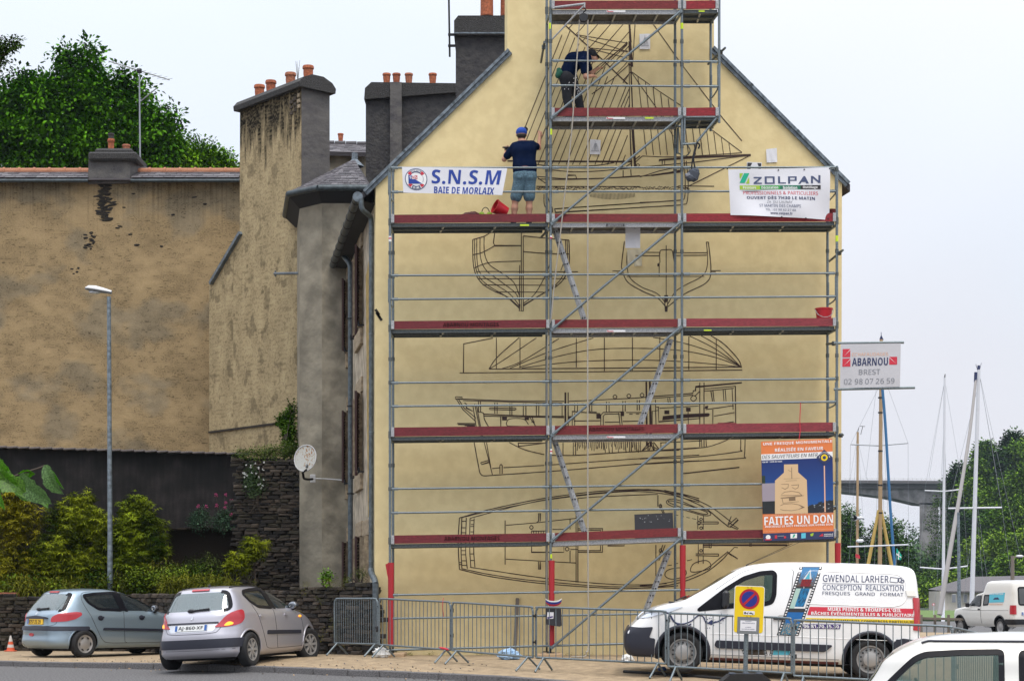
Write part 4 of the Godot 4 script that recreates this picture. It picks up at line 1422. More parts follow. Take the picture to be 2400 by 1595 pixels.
	draw(mb,"""
z6 2.6 c|880,570 1050,522 1250,478 1430,445 1700,410 1950,396 2100,400 2230,420 2350,452
z6 2.2 c|945,572 1100,530 1300,480 1500,448 1750,420 1950,408 2150,425 2350,475;895,568 1060,528 1260,488 1430,455 1700,420 1950,402 2150,412 2350,462
z6 2.6 c|880,885 1050,925 1250,955 1430,975 1700,995 1900,1002 2100,995 2220,985
z6 2.2 c|945,872 1100,895 1300,925 1500,950 1750,972 1950,980 2150,972;893,880 1060,915 1260,945 1430,962 1700,985 1900,992 2100,985
z7 2.6 c|150,412 260,445 400,510 500,590 545,625
z7 2.2 c|150,400 280,435 430,500 560,595
z7 2.6 c|0,1000 100,992 250,965 400,905 500,830 545,780
z7 2.2 c|0,985 120,975 260,945 400,885 500,808 540,775
z6 2.6 l|880,570 872,690 874,790 880,885;895,568 890,690 890,790 895,880
z6 2.2 l|895,590 922,590;892,630 918,630;890,660 918,660;890,770 918,770;890,795 918,795;892,832 920,832;893,860 925,860;922,568 918,690 918,790 928,880;945,572 942,690 944,790 950,872;970,572 966,690 968,790 975,872;950,610 968,610;948,655 966,655;946,745 968,745;948,790 968,790;950,830 972,830;950,585 970,585;948,622 966,622;876,842 895,842;876,855 895,855
z6 2.2 l|1160,585 1160,855;1165,615 1350,600 1595,572;1165,822 1400,835 1595,846;1350,600 1365,590 1365,542 1375,542 1375,590;1365,838 1365,885 1375,885 1375,838;1322,650 1322,780 1520,780 1520,740;1322,650 1410,650;1450,640 1520,640;1558,575 1558,640;1558,770 1558,843;1595,535 1595,965;1606,450 1606,965;1606,635 1757,635 1757,780 1606,780;1606,645 1745,645 1745,770 1606,770;1790,690 1790,740 1890,740 1890,690;1606,450 1700,442 1950,430 2095,425;2097,430 2097,500;1335,650 1335,665;1350,650 1350,665;1365,650 1365,665;1380,650 1380,665;1395,650 1395,665;1560,763 1605,763
z6 2.2 r|1310,628 1321,616 1332,628 1321,640;1528,760 1540,748 1552,760 1540,772
z7 2.2 r|162,475 185,455 240,462 330,500 420,530 432,552 390,555 300,530 200,500;178,475 200,466 300,495 400,530 415,545 380,545 280,515;310,895 330,850 400,830 432,850 425,880 350,900;155,925 170,890 240,875 280,890 275,925 200,945
z7 2.2 l|110,432 110,500;125,490 150,540;118,500 145,545;98,735 98,925;140,735 110,830;155,735 118,830;355,555 355,590;390,558 390,600;352,606 480,606;352,594 480,594;480,594 480,606;355,606 355,640;388,606 388,640;358,725 358,790;388,725 388,790;342,800 482,804;342,790 482,790;482,790 482,804;358,804 358,850;388,804 388,850;540,615 592,570 602,582 550,630;550,620 600,640;548,600 605,635;535,778 590,812 598,822;540,790 580,750 600,752;545,790 600,820;560,560 540,610
z7 2.2 r|350,600 362,590 374,600 362,612;366,578 375,570 384,578 375,586;366,632 375,624 384,632 375,640;366,770 375,762 384,770 375,778;118,495 126,486 134,495 126,506;118,770 126,758 134,770 126,782
z7 4.4 l|388,736 905,736
z7 2.2 l|388,722 912,722 912,738;425,722 425,752;438,722 438,752;425,752 438,752;674,722 674,745;682,722 682,745;388,748 430,748
z7 1.8 l|215,550 235,554;250,557 270,562;285,566 305,570;320,573 345,578;170,862 195,858;210,852 235,847;250,843 275,836;290,832 320,824
p 0.9 l|1748,1324 1800,1300 1858,1273
""")
	part(th,"mural_deck_plan",mb,M.mural_brown)
func lv(px:float,y0:float)->float:
	return y0+(-0.001-0.0000165*(y0-393.0))*(px-914.0)
func S(px:float,y0:float,d:=DF)->Vector3:
	return P(px,lv(px,y0),d)
func board_mb(a:Vector3,b:Vector3,h:float,t:float,u0:float)->MB:
	var mb:=MB.new()
	var up:=v3(0,h,0)
	var bk:=v3(0,0,-t)
	var u1:=u0+a.distance_to(b)/6.0
	mb.quad(a,b,b+up,a+up,v3(0,0,1),v2(u0,1),v2(u1,0))
	mb.quad(a+bk,b+bk,b+up+bk,a+up+bk,v3(0,0,-1),v2(u0,1),v2(u1,0))
	mb.quad(a+up,b+up,b+up+bk,a+up+bk,Vector3.UP,v2(u0,0.1),v2(u1,0))
	mb.quad(a,b,b+bk,a+bk,Vector3.DOWN,v2(u0,0.1),v2(u1,0))
	mb.quad(a,a+up,a+up+bk,a+bk,v3(-1,0,0),v2(u0,0),v2(u0+0.01,1))
	mb.quad(b,b+up,b+up+bk,b+bk,v3(1,0,0),v2(u0,0),v2(u0+0.01,1))
	return mb
func scaffold()->void:
	var th:=thing("scaffold","tall steel frame scaffold with red toe boards standing before the yellow painted gable","scaffold",v3(1.5,0.15,-DF))
	var X:=[914.0,1290.5,1598.5,1962.0,1686.0]
	var XR:=[921.0,1281.5,1582.5,1940.0,1666.0]
	var foot:=func(i:int)->float:return pav((X[i]-1200.0)*DF/F,DF)+0.16
	var tops:=[P(914,389,DF),P(1290.5,-300,DF),P(1598.5,-300,DF),P(1962,389,DF)]
	for i in 4:
		for rear in 2:
			var d:=DF if rear==0 else DR
			var px:float=X[i] if rear==0 else XR[i]
			var b:=P(px,0,d)
			b.y=foot.call(i)
			var t:Vector3=P(px,389 if i in [0,3] else -300,d)
			var joints:=[b]
			var mb:=MB.new()
			mb.cyl(b,t,0.0255,0.0255,10)
			var pole:=part(th,"pole",mb,M.steel)
			mb=MB.new()
			for k in 7:
				var y0:=1268.0-249.0*k
				if y0<380 and i in [0,3]:break
				var c:=P(px,lv(px,y0),d)
				mb.cyl(c+v3(0,-0.06,0),c+v3(0,0.07,0),0.034,0.034,10)
				for yy in [135.0,190.0]:
					if y0-yy<380 and i in [0,3]:continue
					var e:=P(px,lv(px,y0-yy+13),d)
					mb.cyl(e+v3(0,-0.03,0),e+v3(0,0.04,0),0.034,0.034,10)
			part(pole,"coupler",mb,M.steel_dark)
			mb=MB.new()
			mb.cyl(b+v3(0,-0.10,0),b+v3(0,0.12,0),0.018,0.018,8)
			mb.bx(b+v3(0,-0.085,0),v3(0.15,0.012,0.15))
			part(pole,"base_jack",mb,M.iron)
	for rear in 2:
		var d:=DF if rear==0 else DR
		var px:float=X[4] if rear==0 else XR[4]
		var mb:=MB.new()
		mb.cyl(P(px,288 if rear==0 else 307,d),P(px,-300,d),0.0255,0.0255,10)
		part(th,"pole",mb,M.steel)
	for q in [[3,-1.0]]:
		pass
	for y0 in [393.0,449.7,645.4,701.0,897.0,952.0,1145.4,1201.7,1394.0,1449.0]:
		for k in 3:
			if k==2 and y0>1140 and y0<1210:pass
			var mb:=MB.new()
			var a:=S(X[k]+3,y0,DF-0.02)
			var b:=S(X[k+1]-3,y0,DF-0.02)
			mb.cyl(a,b,0.0195,0.0195,8)
			for e in [[a,b],[b,a]]:
				var dv:Vector3=(e[1]-e[0]).normalized()
				mb.bar(e[0]+dv*0.02,e[0]+dv*0.13,0.022,0.055)
			part(th,"guard_rail",mb,M.steel)
	for y0 in [142.0,200.0,-106.0,-50.0]:
		for k in [[1290.5,1598.5],[1598.5,1686.0]]:
			var mb:=MB.new()
			var a:=P(k[0]+3,y0+(k[0]-1290.0)*0.006,DF-0.02)
			var b:=P(k[1]-3,y0+(k[1]-1290.0)*0.006,DF-0.02)
			mb.cyl(a,b,0.0195,0.0195,8)
			for e in [[a,b],[b,a]]:
				var dv:Vector3=(e[1]-e[0]).normalized()
				mb.bar(e[0]+dv*0.02,e[0]+dv*0.13,0.022,0.055)
			part(th,"guard_rail",mb,M.steel)
	var bl:=MB.new()
	bl.cyl(P(905,1523,DF),P(1500,1507,DF),0.0215,0.0215,8)
	part(th,"base_ledger",bl,M.steel)
	bl=MB.new()
	bl.cyl(P(1600,1494,DF),P(1962,1486,DF),0.0215,0.0215,8)
	part(th,"base_ledger",bl,M.steel)
	var words:={0:[-1,""],2:[0,"full"],3:[1,"full"],4:[0,"full"]}
	var lev:=[[503.3,522.4],[752.6,771.4],[1002.0,1023.0],[1255.0,1274.5]]
	var tone:=[[0,1,2],[0,1,3],[0,1,3],[0,1,0]]
	for l in 4:
		for k in 3:
			var x0:float=X[k]+5
			var x1:float=X[k+1]-5
			var y1:float=lev[l][1]
			var tilt:=-7.0 if l==3 and k==1 else 0.0
			deck_bay(th,P(x0,lv(x0,y1),DF),P(x1,lv(x1,y1)+tilt,DF),k==1,(lev[l][1]-lev[l][0])*DF/F,tone[l][k],0.13*l+0.37*k,XR[k],XR[k+1])
	for y1 in [272.3,21.5]:
		for k in 2:
			var x0:float=[1295.0,1603.0][k]
			var x1:float=[1594.0,1682.0][k]
			deck_bay(th,P(x0,y1,DF),P(x1,y1,DF),k==0,0.155,1+k,0.2+0.3*k,x0-8,x1-8)
	for y0 in [530.0,779.0,1029.0,1279.0]:
		for i in 4:
			var mb:=MB.new()
			mb.cyl(S(X[i],y0),P(XR[i],lv(X[i],y0)+(HZ-lv(X[i],y0))*0.0188,DR),0.024,0.024,8)
			part(th,"transom",mb,M.steel)
	for y0 in [279.0,28.0]:
		for q in [[1290.5,1281.5],[1598.5,1582.5],[1686.0,1666.0]]:
			var mb:=MB.new()
			mb.cyl(P(q[0],y0,DF),P(q[1],y0+(HZ-y0)*0.0188,DR),0.024,0.024,8)
			part(th,"transom",mb,M.steel)
	for q in [[1962.0,1940.0,393.0,449.0],[1962.0,1940.0,645.0,701.0],[1962.0,1940.0,897.0,952.0],[1962.0,1940.0,1145.0,1201.0],[1686.0,1666.0,142.0,200.0],[914.0,921.0,645.0,701.0],[914.0,921.0,393.0,449.0]]:
		var mb:=MB.new()
		var ya:=lv(q[0],q[2])+8
		var yb:=lv(q[0],q[3])
		var a:=P(q[0]-3,ya,DF+0.0)
		var b:=P(q[0]-3,yb+6,DF+0.0)
		var c:=P(lerpf(q[0],q[1],0.9),yb+6+(HZ-yb)*0.0188,DR-0.05)
		var d:=P(lerpf(q[0],q[1],0.9),ya+(HZ-ya)*0.0188,DR-0.05)
		mb.tube(smooth3(pv3([a,a.lerp(b,0.85),b.lerp(c,0.12),b.lerp(c,0.88),c.lerp(d,0.15),d]),4),0.016,8)
		part(th,"end_guard",mb,M.steel)
	for y0 in [22.0,272.0,522.0,771.0,1020.0,1272.0]:
		var mb:=MB.new()
		var a:=P(1296,lv(1296,y0)+249,DF+0.045-0.09)
		var b:=P(1594,lv(1594,y0)+2,DF+0.045-0.09)
		mb.cyl(a,b,0.024,0.024,8)
		for e in [[a,b],[b,a]]:
			var dv:Vector3=(e[1]-e[0]).normalized()
			mb.bar(e[0]-dv*0.05,e[0]+dv*0.10,0.02,0.06)
		part(th,"diagonal_brace",mb,M.steel)
	var mb:=MB.new()
	mb.cyl(P(1680,276,DF),P(1634,332,DF),0.024,0.024,8)
	mb.cyl(P(1600,338,DF),P(1636,336,DF),0.022,0.022,8)
	mb.cyl(P(1605,276,DF),P(1604,338,DF),0.022,0.022,8)
	mb.cyl(P(1602,274,DF),P(1684,274,DF),0.024,0.024,8)
	mb.cyl(P(1589,300,DR),P(1588,360,DR),0.022,0.022,8)
	mb.cyl(P(1587,296,DR-0.05),P(1666,292,DR-0.05),0.024,0.024,8)
	mb.tube(smooth3(pv3([P(1604,330,DF+0.03),P(1618,352,DF+0.2),P(1606,366,DF+0.4),P(1590,358,DR)]),4),0.012,6)
	part(th,"cantilever_bracket",mb,M.steel)
	for q in [[1976,586,37.7,1944,612,38.9],[1276,98,37.9,1268,146,38.9],[1976,1019,37.9,1958,1022,38.6],[1700,112,37.8,1660,150,38.9],[1285,538,37.95,1268,556,38.95],[1960,804,38.0,1938,806,38.8]]:
		mb=MB.new()
		mb.cyl(P(q[0],q[1],q[2]),P(q[3],q[4],q[5]),0.022,0.022,8)
		mb.bx(P(q[0],q[1],q[2]).lerp(P(q[3],q[4],q[5]),0.25),v3(0.07,0.08,0.08),0.01)
		part(th,"wall_tie",mb,M.steel_dark)
	for q in [[1298,530,1372,757],[1572,795,1498,1002],[1299,1030,1374,1258],[1568,1290,1512,1435]]:
		var side:=[]
		for k in 2:
			var d:=38.28+0.30*k
			var o:=-3.0 if k==1 else 3.0
			side.append([P(q[0]+o,q[1],d),P(q[2]+o,q[3],d)])
		mb=MB.new()
		for s in side:mb.bar(s[0],s[1],0.065,0.03,v3(0,0,1),0.004)
		var ld:=part(th,"ladder",mb,M.aluminium)
		for k in 9:
			var t:=(k+0.5)/9.0
			mb=MB.new()
			mb.cyl(side[0][0].lerp(side[0][1],t)+v3(0,0,0.03),side[1][0].lerp(side[1][1],t)-v3(0,0,0.03),0.015,0.015,8)
			part(ld,"rung",mb,M.iron)
	for q in [[914.0,1318.0,1513.0],[1291.0,1313.0,1512.0],[1598.5,1277.0,1440.0],[1962.0,1272.0,1440.0]]:
		mb=MB.new()
		mb.lathe(Transform3D(Basis(),P(q[0]+2,q[2],DF)),PackedVector2Array([v2(0.04,0),v2(0.055,0),v2(0.053,0.5),v2(0.058,(q[2]-q[1])*DF/F),v2(0.046,(q[2]-q[1])*DF/F)]),14)
		var sl:=part(th,"foot_sleeve",mb,M.red_sleeve)
		if q[0]<920:
			mb=MB.new()
			slab([P(903,1322,DF-0.03),P(911,1319,DF-0.03),P(912,1365,DF-0.03),P(908,1350,DF-0.03)],v3(0,0,-0.012),mb)
			part(sl,"loose_flap",mb,M.red_sleeve)
	for q in [[1291,302,316],[1598.5,54,68],[1290,54,68],[1962,552,566],[1291,1298,1308]]:
		mb=MB.new()
		mb.cyl(P(q[0],q[1],DF),P(q[0],q[2],DF),0.0275,0.0275,10)
		part(th,"yellow_tag",mb,M.sticker_yellow)
	for q in [[914,553,566],[1291,552,557],[1291,1052,1063]]:
		mb=MB.new()
		mb.cyl(P(q[0],q[1],DF),P(q[0],q[2],DF),0.0273,0.0273,10)
		part(th,"white_tag",mb,M.sticker_white)
		mb=MB.new()
		mb.cyl(P(q[0],q[1]+4,DF),P(q[0],q[1]+7,DF),0.0280,0.0280,10)
		part(th,"red_stripe",mb,M.print_red)
	for q in [[1219,525.5,1240,529],[1512,274.5,1532,278],[1650,772,1668,775],[1638,24.5,1652,27.5]]:
		mb=MB.new()
		mb.quad(P(q[0],q[1],DF-0.034),P(q[2],q[1],DF-0.034),P(q[2],q[3],DF-0.034),P(q[0],q[3],DF-0.034),v3(0,0,1))
		part(th,"yellow_label",mb,M.sticker_yellow)
	for q in [[1422,773.0],[1422,1021.5],[1422,24.0],[1421,274.3]]:
		mb=MB.new()
		mb.quad(P(q[0],q[1],DF-0.034),P(q[0]+44,q[1],DF-0.034),P(q[0]+44,q[1]+4.4,DF-0.034),P(q[0],q[1]+4.4,DF-0.034),v3(0,0,1))
		var lb:=part(th,"white_label",mb,M.sticker_white)
		mb=MB.new()
		mb.quad(P(q[0]+2,q[1]+2.2,DF-0.036),P(q[0]+16,q[1]+2.2,DF-0.036),P(q[0]+16,q[1]+3.8,DF-0.036),P(q[0]+2,q[1]+3.8,DF-0.036),v3(0,0,1))
		mb.quad(P(q[0]+1,q[1]+0.4,DF-0.036),P(q[0]+4,q[1]+0.4,DF-0.036),P(q[0]+4,q[1]+2.4,DF-0.036),P(q[0]+1,q[1]+2.4,DF-0.036),v3(0,0,1))
		part(lb,"red_mark",mb,M.print_red)
	var dk:=MB.new()
	dk.quad(P(1421,524,DF-0.034),P(1464,524,DF-0.034),P(1464,530.5,DF-0.034),P(1421,530.5,DF-0.034),v3(0,0,1))
	part(th,"dark_label",dk,M.print_black)
	for q in [["ABARNOU",524.4],["MONTAGES",527.6]]:
		var y:float=q[1]
		part(th,"label_lettering",text_mb(q[0],36*DF/F,2.4*DF/F,func(a:float,b:float)->Vector3:return P(1424.5,y+2.6,DF-0.037)+v3(a,b,0)),M.aluminium)
	for q in [[1038.0,1169.0,752.6],[1380.0,1509.0,1002.0],[1041.0,1171.0,1255.0]]:
		var p:Vector3=S(q[0],q[2]+14.3,DF-0.022)
		var e:Vector3=S(q[1],q[2]+14.3,DF-0.022)
		var w:=p.distance_to(e)
		part(th,"board_lettering",text_mb("ABARNOU MONTAGES",w,9.6*DF/F,func(a:float,b:float)->Vector3:return p.lerp(e,a/w)+v3(0,b,0)),M.ink_dark)
func deck_bay(th:Node3D,a:Vector3,b:Vector3,alu:bool,th_h:float,tone:int,u0:float,r0:float,r1:float)->void:
	var k:=rr(-0.006,0.006)
	var brd:=part(th,"toe_board",board_mb(a+v3(0.03,0.004+k,0.022),b+v3(-0.03,0.004-k,0.022),th_h,0.03,u0),M["board_%d"%tone])
	var mb:=MB.new()
	for e in [a+v3(0.01,th_h*0.5,0.026),b+v3(-0.01,th_h*0.5,0.026)]:
		mb.bx(e,v3(0.06,th_h*1.05,0.045),0.006)
	part(brd,"board_clip",mb,M.aluminium)
	var dv:=v3((P(r0,0,DR).x-P(r0+8.4,0,DF).x),0,-(DR-DF))
	var h:=0.09 if alu else 0.072
	mb=MB.new()
	var dk:=MB.new()
	var a0:=a+v3(0,-0.002,0)
	var b0:=b+v3(0,-0.002,0)
	var np:=1 if alu else 2
	for i in np:
		var f0:=0.02+0.96*i/np
		var f1:=0.02+0.96*(i+1)/np-0.02
		for f in [f0+0.02,f1-0.02]:
			mb.bar(a0+dv*f+v3(0,-h*0.5,0),b0+dv*f+v3(0,-h*0.5,0),0.028,h,Vector3.UP,0.005)
		var p:=a0+dv*f0+v3(0,-0.012,0)
		var q:=b0+dv*f0+v3(0,-0.012,0)
		var w:=dv*(f1-f0)
		dk.quad(p,q,q+w,p+w,Vector3.UP)
		var dn:=v3(0,-0.02,0)
		dk.quad(p+dn,q+dn,q+w+dn,p+w+dn,Vector3.DOWN)
	var deck:=part(th,"deck_frame",mb,M.aluminium if alu else M.steel_dark)
	part(deck,"deck_board",dk,M.deck_under if alu else M.steel_dark)
	var n:=maxi(2,int(a.distance_to(b)/(0.36 if alu else 0.95)))
	for i in range(1,n):
		mb=MB.new()
		var c:=a0.lerp(b0,float(i)/n)+v3(0,-0.05,0)
		mb.bar(c+dv*0.05,c+dv*0.93,0.03,0.025)
		part(deck,"cross_rib",mb,M.aluminium)
func cloth_map(tl:Vector2,tr:Vector2,br:Vector2,bl:Vector2,d:float,amp:float,ph:float)->Callable:
	return func(u:float,v:float,off:float)->Vector3:
		var p:=tl.lerp(tr,u).lerp(bl.lerp(br,u),v)
		var z:=amp*(sin(u*5.2+v*3.4+ph)*0.6+sin(u*11.0-v*5.0+ph*2.0)*0.3)*(0.25+0.75*v)
		var q:=P(p.x,p.y,d)
		q.z+=z+off
		return q
func cloth(f:Callable,nu:int,nv:int,thick:=0.003)->MB:
	var mb:=MB.new()
	for i in nu:
		for j in nv:
			var q:=[]
			for k in [[0,0],[1,0],[1,1],[0,1]]:
				var u:=float(i+k[0])/nu
				var v:=float(j+k[1])/nv
				var p:Vector3=f.call(u,v,0.0)
				var n:Vector3=((f.call(u+0.01,v,0.0) as Vector3)-p).cross((f.call(u,v-0.01,0.0) as Vector3)-p).normalized()
				q.append([p,n])
			mb.squad(q[0][0],q[1][0],q[2][0],q[3][0],q[0][1],q[1][1],q[2][1],q[3][1])
			var e:=v3(0,0,-thick)
			mb.squad(q[0][0]+e,q[1][0]+e,q[2][0]+e,q[3][0]+e,-q[0][1],-q[1][1],-q[2][1],-q[3][1])
	return mb
func print_poly(f:Callable,poly:PackedVector2Array,off:float,step:=0.06)->MB:
	var mb:=MB.new()
	var lo:=poly[0]
	var hi:=poly[0]
	for p in poly:
		lo=lo.min(p); hi=hi.max(p)
	var x:=floorf(lo.x/step)*step
	while x<hi.x:
		var y:=floorf(lo.y/step)*step
		while y<hi.y:
			for piece in Geometry2D.intersect_polygons(poly,rect2(x,y,x+step,y+step)):
				var idx:=Geometry2D.triangulate_polygon(piece)
				for i in range(0,idx.size(),3):
					var t:=[]
					for k in 3:
						var p:Vector2=piece[idx[i+k]]
						t.append([f.call(p.x,p.y,off),v2((p.x-lo.x)/(hi.x-lo.x),(p.y-lo.y)/(hi.y-lo.y))])
					mb.tri(t[0][0],t[1][0],t[2][0],v3(0,0,1),v3(0,0,1),v3(0,0,1),t[0][1],t[1][1],t[2][1])
			y+=step
		x+=step
	return mb
func circle2(c:Vector2,rx:float,ry:float,n:=28,a0:=0.0,a1:=TAU)->PackedVector2Array:
	var out:=PackedVector2Array()
	for k in n+(0 if a1-a0>=TAU-0.001 else 1):
		var a:=a0+(a1-a0)*k/n
		out.append(c+v2(cos(a)*rx,sin(a)*ry))
	return out
func ring2(c:Vector2,rx:float,ry:float,k:float,a0:float,a1:float,n:=14)->PackedVector2Array:
	var out:=circle2(c,rx,ry,n,a0,a1-0.0001)
	var inn:=circle2(c,rx*k,ry*k,n,a0,a1-0.0001)
	inn.reverse()
	out.append_array(inn)
	return out
func print_text(th:Node3D,f:Callable,s:String,u0:float,v:float,w:float,h:float,m:Material,bold:=true,slant:=0.0,off:=0.005)->void:
	part(th,"lettering",text_mb(s,w,h,func(a:float,b:float)->Vector3:return f.call(u0+a,v-b,off),bold,slant),m)
func banners()->void:
	var th:=thing("lifeboat_banner","white banner with large blue letters and a lifebuoy emblem, tied to the left guard rails","banner",P(1060,420,DF+0.0))
	var f:=cloth_map(v2(942,391),v2(1189,394),v2(1177,457),v2(945,451),DF-0.05,0.012,0.6)
	var cl:=part(th,"cloth",cloth(f,30,10),M.banner_white)
	var U:=func(x:float)->float:return (920.0+x/7.867-942.0)/247.0
	var V:=func(y:float)->float:return (380.0+y/7.867-392.0)/63.5
	print_text(cl,f,"S.N.S.M",U.call(725),V.call(412),U.call(2020)-U.call(725),V.call(412)-V.call(138),M.print_blue)
	print_text(cl,f,"BAIE DE MORLAIX",U.call(775),V.call(590),U.call(1945)-U.call(775),V.call(590)-V.call(462),M.print_blue)
	var c:=v2(U.call(430),V.call(330))
	var ru:float=U.call(643)-U.call(430)
	var rv:float=V.call(540)-V.call(330)
	var em:=part(th,"lifebuoy_emblem",print_poly(f,circle2(c,ru,rv),0.004),M.print_slate)
	part(em,"buoy_white",print_poly(f,circle2(c,ru*0.93,rv*0.93),0.006),M.print_white)
	for a in [-0.25,0.25,0.75,1.25]:
		part(em,"red_band",print_poly(f,ring2(c,ru*0.9,rv*0.9,0.66,(a-0.06)*PI,(a+0.06)*PI),0.008),M.print_red)
	for a in [[1.32,1.68],[0.34,0.66]]:
		part(em,"blue_band",print_poly(f,ring2(c,ru*0.9,rv*0.9,0.68,a[0]*PI,a[1]*PI),0.008),M.print_slate)
	part(em,"inner_line",print_poly(f,ring2(c,ru*0.66,rv*0.66,0.95,0.0,TAU-0.02,30),0.008),M.print_slate)
	part(em,"flag_white",print_poly(f,PackedVector2Array([v2(U.call(290),V.call(255)),v2(U.call(555),V.call(262)),v2(U.call(555),V.call(420)),v2(U.call(290),V.call(420))]),0.010),M.print_white)
	part(em,"flag_blue",print_poly(f,PackedVector2Array([v2(U.call(285),V.call(245)),v2(U.call(400),V.call(325)),v2(U.call(545),V.call(415)),v2(U.call(285),V.call(418))]),0.012),M.print_blue)
	for k in 3:
		part(em,"flag_panel",print_poly(f,rect2(U.call(298+52*k),V.call(256),U.call(350+52*k),V.call(332)),0.014),[M.print_blue,M.print_white,M.print_red][k])
		print_text(em,f,["S","N","S"][k],U.call(306+52*k),V.call(322),U.call(340)-U.call(306),V.call(322)-V.call(268),[M.print_white,M.print_red,M.print_white][k],true,0.0,0.016)
	for q in [["SAUVETAGE",1.5,0.79,-1.0],["EN MER",0.5,0.79,1.0]]:
		var n:int=q[0].length()
		for i in n:
			var a:float=q[1]*PI+(i-(n-1)*0.5)*0.115*-q[3]
			var cc:Vector2=c+v2(cos(a)*ru,sin(a)*rv)*q[2]
			var rot:float=(i-(n-1)*0.5)*0.115*-q[3]
			part(em,"lettering",text_mb(q[0][i],ru*0.10,rv*0.15,func(x:float,y:float)->Vector3:
				var l:=v2((x-ru*0.05)/ru,-(y-rv*0.07)/rv).rotated(rot)
				return f.call(cc.x+l.x*ru,cc.y+l.y*rv,0.011)),M.print_white)
	th=thing("paint_shop_banner","large wavy white banner with a green striped logo at the scaffold's upper right","banner",P(1830,450,DF))
	f=cloth_map(v2(1707,397),v2(1946,392),v2(1945,514),v2(1713,503),DF-0.06,0.055,2.2)
	cl=part(th,"cloth",cloth(f,40,24),M.banner_white)
	var U2:=func(x:float)->float:return (1700.0+x/8.741-1709.0)/237.0
	var V2:=func(x:float,y:float)->float:
		var u:=(1700.0+x/8.741-1709.0)/237.0
		return (380.0+y/8.741-lerpf(397.0,392.0,u))/lerpf(106.0,122.0,u)
	var tx:=func(s:String,x0:float,x1:float,y1:float,h:float,m:Material,bold:bool)->void:
		print_text(cl,f,s,U2.call(x0),V2.call((x0+x1)*0.5,y1),U2.call(x1)-U2.call(x0),V2.call(1000,h)-V2.call(1000,0),m,bold)
	var poly2:=func(s:String)->PackedVector2Array:
		var out:=PackedVector2Array()
		for p in nums(s):out.append(v2(U2.call(p.x),V2.call(p.x,p.y)))
		return out
	part(cl,"logo_lime",print_poly(f,poly2.call("305,225 380,225 318,340 305,320"),0.005),M.print_lime)
	part(cl,"logo_lime",print_poly(f,poly2.call("500,300 500,435 425,435"),0.005),M.print_lime)
	part(cl,"logo_teal",print_poly(f,poly2.call("398,225 505,225 405,422 298,422"),0.007),M.print_teal)
	for s in ["590,300 755,300 755,325 645,415 757,415 757,443 588,443 588,415 700,328 590,328","815,290 1020,290 1020,318 815,318","815,415 1020,415 1020,443 815,443","815,318 857,318 857,415 815,415","980,318 1020,318 1020,415 980,415","1088,288 1130,288 1130,413 1248,413 1248,438 1088,438","1293,288 1335,288 1335,440 1293,440","1335,288 1470,288 1470,380 1335,380 1335,357 1430,357 1430,314 1335,314","1500,443 1610,285 1640,285 1718,438 1665,438 1648,405 1570,405 1545,443","1760,283 1800,283 1910,380 1910,268 1952,268 1952,428 1912,428 1800,330 1800,435 1760,435"]:
		part(cl,"lettering",print_poly(f,poly2.call(s),0.005),M.print_slate)
	for k in 4:
		var x0:float=[298,712,1125,1545][k]
		var x1:float=[712,1125,1545,1958][k]
		part(cl,"colour_bar",print_poly(f,poly2.call("%f,472 %f,472 %f,556 %f,556"%[x0,x1,x1,x0]),0.005),[M.print_lime,M.print_green,M.print_deepgreen,M.print_black][k])
		print_text(cl,f,["Peinture","Décoration","Isolation","Outillage"][k],U2.call([365,745,1180,1592][k]),V2.call(x0+200,[543,545,553,553][k]),U2.call([635,1085,1475,1895][k])-U2.call([365,745,1180,1592][k]),V2.call(1000,62)-V2.call(1000,0),M.print_white,true,0.0,0.008)
	tx.call("PROFESSIONNELS & PARTICULIERS",365,1905,664,68,M.print_red,false)
	tx.call("OUVERT DÈS 7H30 LE MATIN",435,1842,762,76,M.print_navy,true)
	tx.call("ZA  DU LAUNAY",850,1370,840,48,M.print_grey,false)
	tx.call("ST MARTIN DES CHAMPS",690,1545,924,60,M.print_slate,false)
	tx.call("TÉL : 02 98 62 27 88",812,1440,1000,56,M.print_slate,false)
	tx.call("www.zolpan.fr",912,1370,1090,68,M.print_navy,true)
	for p in [[60,135],[1100,160],[1625,150],[2140,130],[2125,1150],[1650,1148],[1145,1122]]:
		var e:=MB.new()
		var q:Vector3=f.call(U2.call(p[0]),V2.call(p[0],p[1]),0.004)
		e.cyl(q,q+v3(0,0,0.006),0.014,0.014,10)
		part(cl,"eyelet",e,M.iron)
	th=thing("scaffold_firm_banner","grey white banner with red squares held between two tubes off the scaffold's right side","banner",P(2040,850,DF))
	f=cloth_map(v2(1971,806),v2(2112,804),v2(2110,906),v2(1969,909),DF-0.03,0.010,1.0)
	cl=part(th,"cloth",cloth(f,18,14),M.banner_grey)
	var rods:=MB.new()
	rods.cyl(P(1955,804,DF),P(2119,802,DF),0.026,0.026,10)
	part(th,"upper_tube",rods,M.steel)
	rods=MB.new()
	rods.cyl(P(1955,912,DF),P(2145,908,DF),0.026,0.026,10)
	part(th,"lower_tube",rods,M.steel)
	var U3:=func(x:float)->float:return (1500.0+x/2.6134-1970.0)/141.0
	var V3:=func(y:float)->float:return (300.0+y/2.6134-805.0)/102.0
